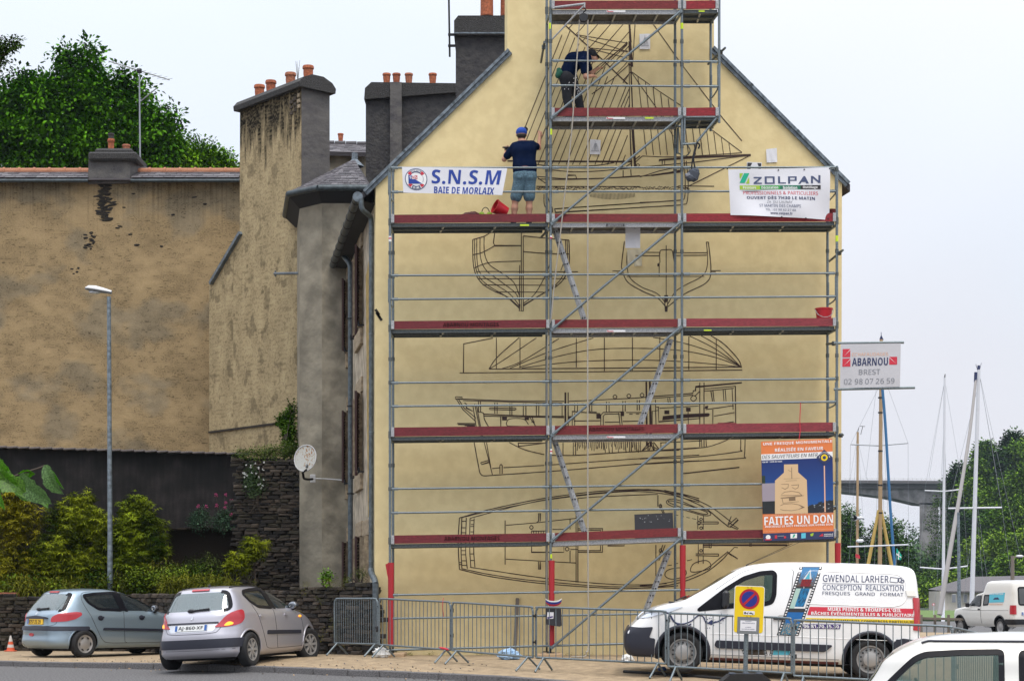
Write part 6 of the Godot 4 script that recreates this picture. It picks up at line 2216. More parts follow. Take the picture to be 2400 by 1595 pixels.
	mb.ball(head+v3(0,0.035,0.0),v3(0.108,0.092,0.118),Basis.from_euler(v3(-0.35,0,0)),20,12)
	var cap:=part(th,"cap",mb,M.cap_blue)
	mb=MB.new()
	mb.ball(head+v3(0.075,0.115,-0.10),v3(0.05,0.05,0.06),Basis(),12,8)
	part(cap,"cap_visor",mb,M.black_cloth)
	mb=MB.new()
	mb.ball(head+v3(0,-0.03,0.025),v3(0.094,0.065,0.075))
	part(th,"hair",mb,M.hair_dark)
	mb=MB.new()
	for e in [[akl,fw],[akr,fw+v3(0.06,0,0)]]:
		mb.add(body_mesh([[e[0]+v3(0,-0.03,0.03),e[0]+e[1]+v3(0,-0.05,-0.03),0.055,0.042]],0.012))
	part(th,"shoes",mb,M.black_cloth)
	mb=MB.new()
	mb.bx(J.call(218,590,dc+0.36),v3(0.16,0.035,0.14),0.008,v3(0.2,0.3,0.05))
	mb.bx(J.call(232,625,dc+0.36),v3(0.10,0.10,0.09),0.012)
	solo("paint_tray",mb,M.black_plastic,"small dark paint tray held in the left hand of the painter in the blue cap","paint tray","",J.call(225,640,dc+0.36))
	mb=MB.new()
	mb.cyl(hdr+ra*0.09+v3(0.0,-0.02,-0.05),hdr+ra*0.13+v3(0.01,0.02,-0.16),0.008,0.005,8)
	solo("paint_brush",mb,M.wood_stake,"thin paint brush in the raised right hand of the painter in the blue cap","paint brush","",hdr)
	J=func(x:float,y:float,d:float)->Vector3:return P(1200.0+x/4.538,y/4.538,d)
	deck=P(1330,272.0,DF).y
	th=thing("person","person in navy shirt and paint-spotted black trousers, bending forward on the upper deck","person",v3(P(1340,0,dc).x,deck,-dc))
	head=J.call(852,592,dc+0.05)
	var ch:Vector3=J.call(765,625,dc)
	var mid:Vector3=J.call(655,650,dc)
	var pv:Vector3=J.call(590,800,dc)
	var s1:Vector3=J.call(755,660,dc-0.17)
	var s2:Vector3=J.call(775,640,dc+0.17)
	var e1:Vector3=J.call(785,815,dc-0.2)
	var h1:Vector3=J.call(858,808,dc+0.02)
	var e2:Vector3=J.call(840,780,dc+0.22)
	var h2:Vector3=J.call(905,735,dc+0.36)
	var p1:Vector3=J.call(575,830,dc-0.09)
	var p2:Vector3=J.call(625,830,dc+0.09)
	var k1:Vector3=J.call(585,1030,dc-0.08)
	var k2:Vector3=J.call(700,1030,dc+0.08)
	var a1:=v3(J.call(610,0,dc).x,deck+0.09,-(dc-0.1))
	var a2:=v3(J.call(752,0,dc).x,deck+0.09,-(dc+0.08))
	var ft:=v3(0.15,-0.05,-0.03)
	var hd:=(head-ch).normalized()
	body=body_mesh([[head+v3(-0.01,0.025,0),head+v3(0.03,-0.05,-0.01),0.096,0.078],[ch,head-hd*0.06,0.062,0.055],[ch,s1,0.07,0.062],[ch,s2,0.07,0.062],[ch,mid,0.13,0.135],[mid,pv,0.13,0.13],[p1,p2,0.11,0.11],
		[s1,e1,0.055,0.043],[e1,h1,0.045,0.030],[s2,e2,0.055,0.043],[e2,h2,0.045,0.030],[p1,k1,0.10,0.065],[k1,a1,0.062,0.04],[p2,k2,0.10,0.065],[k2,a2,0.062,0.04],[a1,a1+ft,0.04,0.03],[a2,a2+ft,0.04,0.03],
		[head+v3(0.085,-0.03,0),head+v3(0.112,-0.055,0),0.014,0.012]],0.0125)
	la=(h1-e1).normalized()
	ra=(h2-e2).normalized()
	body.add(body_mesh(hand_bones(h1-la*0.01,la,v3(0,-0.3,-0.95).normalized(),0.6,1.0),0.0045,0.008))
	body.add(body_mesh(hand_bones(h2-ra*0.01,ra,v3(0.2,-0.9,-0.3).normalized(),0.6,1.0),0.0045,0.008))
	part(th,"body",body,M.skin)
	mb=body_mesh([[ch+v3(-0.02,0,0),s1,0.09,0.085],[ch+v3(-0.02,0,0),s2,0.09,0.085],[ch,mid,0.15,0.165],[mid,pv+v3(0,0.03,0),0.16,0.155],[s1,s1.lerp(e1,0.62),0.08,0.075],[s2,s2.lerp(e2,0.62),0.08,0.075]],0.0125,0.05)
	part(th,"shirt",mb,M.navy_cloth)
	mb=body_mesh([[p1,p2,0.135,0.135],[p1,k1,0.122,0.085],[k1,a1,0.085,0.072],[p2,k2,0.122,0.085],[k2,a2,0.085,0.072]],0.0125)
	part(th,"trousers",mb,M.black_cloth)
	mb=MB.new()
	for i in 36:
		var t:=rng.randf()
		var q:=p1.lerp(k1,t) if i%3==0 else p2.lerp(k2,t)+v3(0.03,0,0.10)
		mb.ball(q+v3(rr(-0.05,0.06),0,0.115-0.03*t),v3(0.007,0.012,0.004),Basis(),5,3)
	part(th,"paint_spots",mb,M.paper).set_meta("kind","stuff")
	mb=MB.new()
	mb.ball(head+v3(-0.005,0.035,0),v3(0.112,0.088,0.11),Basis.from_euler(v3(0,0,-0.45)),18,10)
	cap=part(th,"cap",mb,M.black_cloth)
	mb=MB.new()
	mb.box(Transform3D(Basis.from_euler(v3(0,0,-0.9)),head+v3(0.11,-0.005,0)),v3(0.09,0.014,0.14),0.005)
	part(cap,"cap_visor",mb,M.black_cloth)
	mb=MB.new()
	mb.add(body_mesh([[J.call(500,745,dc-0.12),J.call(490,805,dc-0.15),0.05,0.045],[J.call(490,800,dc-0.14),J.call(520,770,dc-0.16),0.05,0.04]],0.012))
	part(th,"green_cloth",mb,M.green_cloth)
	mb=MB.new()
	for e in [[a1,ft],[a2,ft]]:
		mb.add(body_mesh([[e[0]+v3(-0.03,-0.03,0),e[0]+e[1]+v3(0.03,0,0),0.055,0.042]],0.012))
	part(th,"shoes",mb,M.rubber)
var rocks:=[]
func make_rocks()->void:
	for k in 8:
		var mb:=MB.new()
		var q:=[]
		for z in 3:
			var s:float=[0.5,0.5,0.34][z]
			var zz:float=[-0.5,0.22,0.5][z]
			for c in [[-1,-1],[1,-1],[1,1],[-1,1]]:
				q.append(v3(c[0]*s+rr(-0.07,0.07),c[1]*s+rr(-0.10,0.10),zz+rr(-0.08,0.08)))
		for z in 2:
			for i in 4:
				var a:Vector3=q[z*4+i]
				var b:Vector3=q[z*4+(i+1)%4]
				var c:Vector3=q[z*4+4+(i+1)%4]
				var d:Vector3=q[z*4+4+i]
				var m:=(a+b+c+d)*0.25
				mb.quad(a,b,c,d,v3(m.x,m.y,0.1))
		mb.tri(q[8],q[9],q[10]); mb.tri(q[8],q[10],q[11])
		rocks.append(mb)
func stone_courses(th:Node3D,a:Vector3,b:Vector3,ya:float,yb:float,h:float,l:float,pick:Callable,pal:="stone_")->void:
	var dirv:=v3(b.x-a.x,0,b.z-a.z)
	var len:=dirv.length()
	dirv/=len
	var n:=dirv.cross(Vector3.UP)
	if n.z<0.0:n=-n
	var bs:=Basis(dirv,Vector3.UP,dirv.cross(Vector3.UP))
	var meshes:=[]
	for r in rocks:meshes.append((r as MB).done())
	var rest:=[MB.new(),MB.new(),MB.new(),MB.new(),MB.new()]
	var y:=minf(a.y,b.y)-0.02
	var org:=th.position
	while y<maxf(ya,yb):
		var hh:=h*rr(0.7,1.35)
		var x:=rr(-l,0.0)
		while x<len:
			var ll:=l*rr(0.5,1.6)
			var t:=clampf((x+ll*0.5)/len,0.0,1.0)
			var top:=lerpf(ya,yb,t)
			if y+hh*0.6<top:
				var k:=rng.randi()%5
				var r:=rng.randi()%8
				var c:=a+dirv*(x+ll*0.5)+n*rr(-0.01,0.035)
				c.y=y+hh*0.5+rr(-0.01,0.01)
				var bb:=(bs*Basis.from_euler(v3(0,0,rr(-0.06,0.06))))*Basis.from_scale(v3(ll*0.97,hh*0.95,0.16))
				if bb.z.dot(n)<0.0:bb=bb*Basis.from_euler(v3(0,PI,0))
				if pick.call(t):
					var o:=lpart(th,"stone",meshes[r],M["stone_%d"%k])
					o.transform=Transform3D(bb,c-org)
				else:
					(rest[k] as MB).add(rocks[r],Transform3D(bb,c))
			x+=ll
		y+=hh
	for k in 5:
		if rest[k].v.size():part(th,"stones",rest[k],M[pal+str(k)]).set_meta("kind","stuff")
var sprays:={}
func leaf_face(mb:MB,p:Vector3,ax:Vector3,sd:Vector3,l:float,w:float,droop:float,n:Vector3)->void:
	var m:=p+ax*l*0.45+v3(0,0.05*l,0)
	var e:=p+ax*l+v3(0,-droop*l,0)
	mb.tri(p,m+sd*w*0.5,m-sd*w*0.5,n,n,n)
	mb.tri(m+sd*w*0.5,e,m-sd*w*0.5,n,n,n)
func make_sprays()->void:
	for kind in ["broad","blade","small","bamboo"]:
		for v in 3:
			var mb:=MB.new()
			var n:int={"broad":18,"blade":15,"small":22,"bamboo":5}[kind]
			for i in n:
				var dv:=v3(rr(-1,1),rr(-0.8,1),rr(-1,1)).normalized()
				var p:=dv*pow(rng.randf(),0.6)
				var nn:=(dv*0.7+v3(rr(-0.4,0.4),0.75,rr(-0.2,0.5))).normalized()
				if kind=="bamboo":
					for k in 7:
						var a:=TAU*k/7.0+rr(-0.3,0.3)
						var ax:=(v3(cos(a),rr(-0.5,0.25),sin(a))+dv*0.5).normalized()
						leaf_face(mb,p*0.8,ax,ax.cross(Vector3.UP).normalized(),rr(0.5,0.85),0.13,0.2,(nn+ax*0.4).normalized())
					continue
				var ax:=(dv+v3(rr(-0.6,0.6),rr(-0.7,0.3),rr(-0.6,0.6))).normalized()
				if kind=="blade":ax=(dv+v3(0,rr(-0.5,0.1),0)).normalized()
				var up:=v3(rr(-0.5,0.5),1,rr(-0.5,0.5)).normalized()
				var sd:=ax.cross(up).normalized()
				if kind=="broad":
					var l:=rr(0.34,0.56)
					leaf_face(mb,p,ax,sd,l,l*0.62,0.06,nn)
				elif kind=="small":
					var l:=rr(0.18,0.3)
					leaf_face(mb,p,ax,sd,l,l*0.6,0.06,nn)
				else:leaf_face(mb,p*0.35,ax,sd,rr(0.7,1.25),0.085,0.28,nn)
			sprays["%s%d"%[kind,v]]=mb.done()
func foliage(th:Node3D,called:String,blobs:Array,kind:String,size:float,ca:Color,cb:Color,gap:=-0.1,seedv:=1,soft:=false)->void:
	var fn:=FastNoiseLite.new()
	fn.seed=seedv; fn.frequency=1.0
	var org:=th.position if th!=self else Vector3.ZERO
	var lists:=[[],[],[]]
	for b in blobs:
		var c:Vector3=b[0]
		var r:Vector3=b[1]
		var rm:=maxf(r.x,maxf(r.y,r.z))
		for i in int(b[2]):
			var dv:=v3(rng.randfn(),rng.randfn(),rng.randfn()).normalized()
			var p:=c+dv*r*pow(rng.randf(),0.38)
			if fn.get_noise_3dv(p*(0.9/rm*2.2))<gap:continue
			lists[rng.randi()%3].append(p)
	for v in 3:
		var l:Array=lists[v]
		if l.is_empty():continue
		var mm:=MultiMesh.new()
		mm.transform_format=MultiMesh.TRANSFORM_3D
		mm.use_colors=true
		mm.mesh=sprays["%s%d"%[kind,v]]
		mm.instance_count=l.size()
		for i in l.size():
			var s:=size*rr(0.7,1.3)
			mm.set_instance_transform(i,Transform3D(Basis.from_euler(v3(rr(-0.4,0.4),rng.randf()*TAU,rr(-0.4,0.4))).scaled(Vector3.ONE*s),(l[i] as Vector3)-org))
			var t:=clampf(rng.randf()*0.5+1.1*fn.get_noise_3dv((l[i] as Vector3)*0.9)+0.2,0.0,1.0)
			mm.set_instance_color(i,ca.lerp(cb,t))
		var o:=MultiMeshInstance3D.new()
		o.name=called
		o.multimesh=mm
		o.material_override=M.leaf_soft if soft else M.leaf
		th.add_child(o,true)
		o.set_meta("kind","stuff")
func shrub(called:String,label:String,cat:String,group:String,base:Vector3,blobs:Array,kind:String,size:float,ca:Color,cb:Color,gap:=-0.1,stems:=5,seedv:=1)->Node3D:
	var th:=thing(called,label,cat,base,group)
	var mb:=MB.new()
	for i in stems:
		var b:Array=blobs[i%blobs.size()]
		var top:Vector3=b[0]+v3(rr(-0.3,0.3)*b[1].x,b[1].y*0.4,rr(-0.3,0.3)*b[1].z)
		mb.tube(smooth3(pv3([base+v3(rr(-0.1,0.1),-0.05,0),base.lerp(top,0.5)+v3(rr(-0.1,0.1),0.05,0),top]),3),0.02,5,0.006)
	part(th,"stem",mb,M.bark)
	foliage(th,"foliage",blobs,kind,size,ca,cb,gap,seedv)
	return th
func growth(called:String,label:String,cat:String,blobs:Array,kind:String,size:float,ca:Color,cb:Color,gap:float,seedv:int)->void:
	var th:=thing(called,label,cat,blobs[0][0])
	th.set_meta("kind","stuff")
	foliage(th,"foliage",blobs,kind,size,ca,cb,gap,seedv)
func left_terrace()->void:
	make_rocks()
	make_sprays()
	var line_:=[[v3(-14.0,0.05,-46.9),1.42],[v3(-8.7,0.06,-46.0),1.40],[v3(-5.6,0.10,-41.3),1.44],[v3(-2.70,0.14,-38.98),1.69]]
	var th:=thing("low_stone_wall","low dark schist rubble wall with moss behind the two parked hatchbacks","wall",v3(-6,0.1,-43))
	for i in 3:
		var a:Vector3=line_[i][0]
		var b:Vector3=line_[i+1][0]
		var ya:float=line_[i][1]
		var yb:float=line_[i+1][1]
		var core:=MB.new()
		slab([a+v3(0,-0.2,0),b+v3(0,-0.2,0),v3(b.x,yb-0.05,b.z),v3(a.x,ya-0.05,a.z)],v3(0.1,0,-0.45),core)
		part(th,"mortar_core",core,M.mortar_dark)
		stone_courses(th,a,b,ya,yb,0.082,0.26,func(t:float)->bool:return i==2 or (i==0 and t>0.44 and t<0.62))
	var moss:=MB.new()
	foliage(th,"moss",[[v3(-3.6,1.0,-39.35),v3(0.8,0.7,0.06),90],[v3(-5.4,1.1,-40.3),v3(0.8,0.6,0.06),60],[v3(-3.4,1.66,-39.3),v3(0.8,0.08,0.15),60]],"small",0.07,Color(0.10,0.11,0.015),Color(0.26,0.24,0.03),0.0,3)
	var so:=MB.new()
	so.quad(v3(-14,1.32,-47.2),v3(-8.6,1.32,-46.3),v3(-8.0,1.32,-50),v3(-14,1.32,-50),Vector3.UP)
	so.quad(v3(-8.6,1.32,-46.3),v3(-5.4,1.36,-41.6),v3(-5.2,1.4,-48.8),v3(-8.0,1.32,-50),Vector3.UP)
	so.quad(v3(-5.4,1.36,-41.6),v3(-2.75,1.50,-39.4),v3(-3.0,1.5,-48.4),v3(-5.2,1.4,-48.8),Vector3.UP)
	struct("terrace_soil",so,M.soil)
	var dA:=49.2
	th=thing("retaining_wall","long soot-black rendered retaining wall with a tile coping below the beige house","wall",P(280,1300,dA))
	part(th,"face",slab([P(-110,1400,dA),P(566,1400,dA),P(566,1066,dA),P(-110,1047,dA)],v3(0,0,-0.5),null,[v2(0,1),v2(1,1),v2(1,0),v2(0,0)]),M.sooty_wall)
	var x:=-60.0
	while x<585.0:
		var w:=rr(24,30)
		var cp:=MB.new()
		cp.bar(P(x,1049+x*0.028,dA-0.02),P(x+w-1.5,1049+(x+w)*0.028-2.5,dA-0.02),0.34,0.045,Vector3.UP,0.008)
		part(th,"coping_tile",cp,M.coping_grey)
		x+=w
	var led:=MB.new()
	slab([P(392,1400,48.75),P(566,1400,48.75),P(566,1239,48.75),P(392,1243,48.75)],v3(0,0,-0.45),led)
	part(th,"footing",led,M.dark_stone_3)
	for k in 7:
		led=MB.new()
		led.bar(P(394+24.5*k,1241-0.5*k,48.72),P(417+24.5*k,1240.5-0.5*k,48.72),0.5,0.06,Vector3.UP,0.012)
		part(th,"ledge_stone",led,M["dark_stone_%d"%[1,3,3][k%3]])
	var ra:=P(562,0,48.3)
	ra.y=1.3
	var rb:=P(702,0,48.0)
	rb.y=1.3
	th=thing("rubble_wall","tall dark dry-stone wall, overgrown on top, between black wall and stair tower","wall",(ra+rb)*0.5)
	var core:=MB.new()
	slab([ra+v3(0,-0.3,-0.05),rb+v3(0,-0.3,-0.05),P(702,1076,48.05),P(562,1072,48.35)],v3(0,0,-0.5),core)
	part(th,"mortar_core",core,M.mortar_dark)
	stone_courses(th,ra,rb,P(562,1074,48.3).y,P(702,1078,48.0).y,0.075,0.26,func(_t:float)->bool:return true,"dark_stone_")
	var gy:=Color(0.018,0.040,0.004)
	var gl:=Color(0.27,0.31,0.016)
	var B:=func(px:float,py:float,d:float,rx:float,ry:float,n:int)->Array:return [P(px,py,d),v3(rx,ry,(rx+ry)*0.35),n]
	shrub("bamboo_clump","yellow-green feathery bamboo clump at the far left against the black wall","shrub","bamboo clumps on the terrace",P(50,1380,48.2),[B.call(40,1260,48.2,0.75,1.0,468),B.call(28,1200,48.3,0.35,0.55,140),B.call(60,1350,47.7,0.9,0.4,233)],"bamboo",0.21,Color(0.045,0.055,0.004),Color(0.34,0.30,0.018),-0.06,7,2)
	shrub("bamboo_clump","broad green bamboo clump left of the lamp post","shrub","bamboo clumps on the terrace",P(180,1380,48.1),[B.call(165,1230,48.3,0.55,0.55,375),B.call(205,1265,47.9,0.75,0.75,515),B.call(130,1310,47.7,0.75,0.55,406),B.call(210,1340,47.5,0.6,0.4,250),B.call(195,1182,48.3,0.3,0.25,93)],"bamboo",0.20,gy,gl,-0.04,9,5)
	shrub("bamboo_clump","rounded green bamboo clump right of the lamp post","shrub","bamboo clumps on the terrace",P(310,1380,48.1),[B.call(318,1205,48.3,0.45,0.42,265),B.call(325,1255,48.0,0.72,0.5,452),B.call(285,1290,47.8,0.5,0.5,250),B.call(350,1295,47.8,0.45,0.28,140),B.call(315,1325,47.4,0.4,0.3,125)],"bamboo",0.20,gy,Color(0.22,0.28,0.014),-0.04,8,8)
	shrub("bamboo_clump","small yellow-green bamboo clump at the foot of the rubble wall","shrub","bamboo clumps on the terrace",P(590,1375,46.6),[B.call(595,1285,46.9,0.32,0.26,75),B.call(560,1320,46.6,0.35,0.2,62)],"bamboo",0.17,gy,gl,-0.3,5,11)
	shrub("green_bush","dark green low bush on the terrace below the pink flowers","shrub","",P(480,1375,46.6),[B.call(480,1330,46.8,0.55,0.3,170),B.call(420,1345,46.6,0.5,0.25,130)],"small",0.16,Color(0.025,0.045,0.010),Color(0.09,0.12,0.02),-0.15,4,13)
	for q in [["pink flowering valerian bush growing on the ledge of the black wall",523.0,48.4,0.30],["smaller blue-green valerian bush left of the pink flowering one",466.0,48.45,0.24]]:
		var pb:=P(q[1],1240,q[2])
		var v:=shrub("valerian",q[0],"plant","",pb,[B.call(q[1],1222,q[2],q[3],0.2,90),B.call(q[1]+6,1205,q[2],q[3]*0.6,0.14,40)],"small",0.15,Color(0.03,0.065,0.04),Color(0.085,0.15,0.085),-0.3,6,int(q[1]))
		var hd:=[[506,1160],[527,1159],[528,1178],[541,1173],[507,1184],[527,1189],[560,1183],[541,1206]] if q[1]>500 else [[464,1186],[483,1187]]
		for h in hd:
			var fm:=MB.new()
			var c:=P(h[0],h[1],q[2]-0.1)
			for i in 16:fm.ball(c+v3(rr(-0.035,0.035),rr(-0.04,0.04),rr(-0.035,0.035)),Vector3.ONE*0.013,Basis(),5,3)
			part(v,"flower_head",fm,mat("petal_pink",Color(0.30,0.035,0.12),0.8) if not M.has("petal_pink") else M.petal_pink)
			fm=MB.new()
			fm.cyl(c,P(q[1]+(h[0]-q[1])*0.5,1222,q[2]),0.006,0.006,4)
			part(v,"flower_stalk",fm,M.bark)
	var hp:=shrub("hanging_plant","pale flowered plant hanging down the top of the rubble wall","plant","",P(593,1085,48.1),[B.call(590,1105,48.1,0.16,0.28,60),B.call(600,1140,48.05,0.26,0.24,90)],"small",0.14,Color(0.035,0.07,0.03),Color(0.11,0.17,0.07),-0.35,4,21)
	for i in 22:
		var fm:=MB.new()
		var c:=P(592+rr(-24,26),1082+rr(0,66),47.95)
		for j in 5:fm.ball(c+v3(rr(-0.02,0.02),rr(-0.02,0.02),0),Vector3.ONE*0.010,Basis(),5,3)
		part(hp,"flower_head",fm,M.plate_white)
	var rm:=MB.new()
	for i in 9:
		var p:=P(600+rr(-6,6),1160,48.0)
		rm.tube(smooth3(pv3([p,p+v3(rr(-0.08,0.08),-0.2,0.02),p+v3(rr(-0.2,0.2),rr(-0.45,-0.3),0)]),3),0.006,4)
	part(hp,"bare_root",rm,M.stone_3)
	shrub("ivy","bright green ivy climbing the wall beside the satellite dish","plant","",P(672,1070,48.6),[B.call(668,985,49.4,0.20,0.20,110),B.call(677,1015,49.2,0.13,0.3,110),B.call(683,965,49.4,0.05,0.2,30),B.call(680,1050,48.8,0.12,0.18,60)],"broad",0.13,Color(0.035,0.09,0.008),Color(0.12,0.22,0.02),-0.35,4,25)
	shrub("wall_greenery","fringe of green plants growing along the top of the rubble wall","plant","",P(620,1068,48.3),[B.call(590,1064,48.3,0.42,0.10,90),B.call(640,1060,48.3,0.36,0.16,110),B.call(675,1052,48.4,0.22,0.22,60)],"small",0.15,Color(0.03,0.075,0.012),Color(0.13,0.18,0.04),-0.35,4,29)
	shrub("wall_weed","small bright weed on the low wall at the foot of the stair tower","plant","",P(764,1368,39.6),[B.call(764,1355,39.6,0.08,0.08,22),B.call(765,1345,39.6,0.03,0.05,6)],"broad",0.10,Color(0.08,0.20,0.01),Color(0.25,0.40,0.05),-0.6,2,31)
	shrub("wall_weed","straggly weed on the low wall beside the downpipe bend","plant","",P(845,1362,39.4),[B.call(845,1345,39.4,0.14,0.12,26),B.call(815,1360,39.4,0.08,0.05,14)],"small",0.09,Color(0.08,0.11,0.02),Color(0.25,0.27,0.06),-0.6,3,33)
	growth("terrace_grass","rough grass and weeds growing behind the low stone wall","grass",[[P(60,1376,46.9),v3(0.9,0.22,0.4),143],[P(200,1378,46.8),v3(0.8,0.16,0.4),93],[P(320,1372,46.9),v3(1.0,0.24,0.5),181],[P(440,1376,45.2),v3(0.9,0.2,0.4),154],[P(520,1368,43.6),v3(0.6,0.14,0.4),66],[P(400,1345,47.2),v3(1.0,0.25,0.5),132]],"blade",0.2,Color(0.025,0.04,0.004),Color(0.19,0.19,0.02),-0.2,40)
	growth("terrace_weeds","broad-leaved weeds and nettles mixed among the terrace grass","weeds",[[P(230,1372,46.7),v3(0.5,0.25,0.3),60],[P(370,1360,46.6),v3(0.9,0.3,0.4),130],[P(450,1352,46.0),v3(0.6,0.3,0.4),80],[P(110,1376,46.8),v3(0.5,0.2,0.3),50],[P(20,1378,46.8),v3(0.4,0.2,0.3),40]],"broad",0.17,Color(0.03,0.06,0.006),Color(0.19,0.26,0.02),-0.1,47)
	growth("wall_foot_grass","thin dry weeds along the foot of the wall and on the sand","grass",[[v3(-2.0,0.25,-38.7),v3(0.8,0.05,0.12),70],[v3(0.2,0.24,-38.8),v3(1.6,0.05,0.1),90],[v3(4.2,0.15,-37.0),v3(2.4,0.03,0.5),120],[v3(-5.0,0.2,-40.0),v3(1.2,0.06,0.2),90]],"blade",0.06,Color(0.12,0.11,0.02),Color(0.30,0.27,0.06),-0.1,44)
	var tr:=MB.new()
	tr.bar(P(-30,1393,46.7),P(41,1393,46.6),0.25,0.10,Vector3.UP,0.01)
	solo("flower_trough",tr,M.pot_2,"terracotta trough on the low wall at the left edge","planter","",P(10,1398,46.6))
	var ld:=46.7
	var lb:=P(257,0,ld)
	lb.y=1.25
	th=thing("street_lamp","tall grey street lamp with a white flat head standing behind the two parked hatchbacks","street lamp",lb)
	var mb:=MB.new()
	mb.tube(pv3([lb,P(257,1250,ld),P(254.5,695,ld)]),0.068,14,0.047)
	part(th,"post",mb,M.lamp_post)
	mb=MB.new()
	var hp2:=P(232,680,ld)
	var hb:=Basis.from_euler(v3(0,0,-0.16))
	var prof:=[[-0.33,0.02,0.045,-0.03],[-0.26,0.075,0.10,-0.045],[-0.10,0.095,0.12,-0.055],[0.08,0.075,0.09,-0.05],[0.2,0.055,0.065,-0.04],[0.29,0.04,0.045,-0.045]]
	for i in prof.size()-1:
		for s in 10:
			var pt:=func(i2:int,s2:int)->Vector3:
				var q:Array=prof[i2]
				var an:=PI*s2/10.0
				return hp2+hb*v3(q[0],q[1]*sin(an),-cos(an)*q[2])
			mb.quad(pt.call(i,s),pt.call(i+1,s),pt.call(i+1,s+1),pt.call(i,s+1),v3(0,1,0) if s>0 and s<9 else v3(0,0.2,-1.0 if s==0 else 1.0))
	part(th,"lamp_head",mb,M.lamp_white)
	mb=MB.new()
	for i in prof.size()-1:
		var q0:Array=prof[i]
		var q1:Array=prof[i+1]
		for s in [-1.0,1.0]:
			mb.quad(hp2+hb*v3(q0[0],0,s*q0[2]),hp2+hb*v3(q1[0],0,s*q1[2]),hp2+hb*v3(q1[0],q1[3],s*q1[2]*0.6),hp2+hb*v3(q0[0],q0[3],s*q0[2]*0.6),v3(0,-0.5,s))
		mb.quad(hp2+hb*v3(q0[0],q0[3],-q0[2]*0.6),hp2+hb*v3(q1[0],q1[3],-q1[2]*0.6),hp2+hb*v3(q1[0],q1[3],q1[2]*0.6),hp2+hb*v3(q0[0],q0[3],q0[2]*0.6),Vector3.DOWN)
	part(th,"lamp_underside",mb,M.sign_grey)
	mb=MB.new()
	mb.ball(hp2+hb*v3(-0.08,-0.05,0),v3(0.16,0.05,0.07))
	part(th,"lamp_bowl",mb,M.lens_clear)
	var cb:=on_ground(24,46.0)
	th=thing("traffic_cone","orange and white traffic cone at the left edge by the stone wall","traffic cone",cb)
	mb=MB.new()
	mb.bx(cb+v3(0,0.012,0),v3(0.24,0.024,0.24),0.006)
	part(th,"base",mb,M.cone_orange)
	for k in 5:
		mb=MB.new()
		var r0:=0.095-0.0155*k
		mb.lathe(Transform3D(Basis(),cb+v3(0,0.022+0.068*k,0)),PackedVector2Array([v2(r0,0),v2(r0-0.0155,0.068),v2(0,0.068)]),16)
		part(th,"stripe",mb,M.cone_white if k%2==1 or k==4 else M.cone_orange)
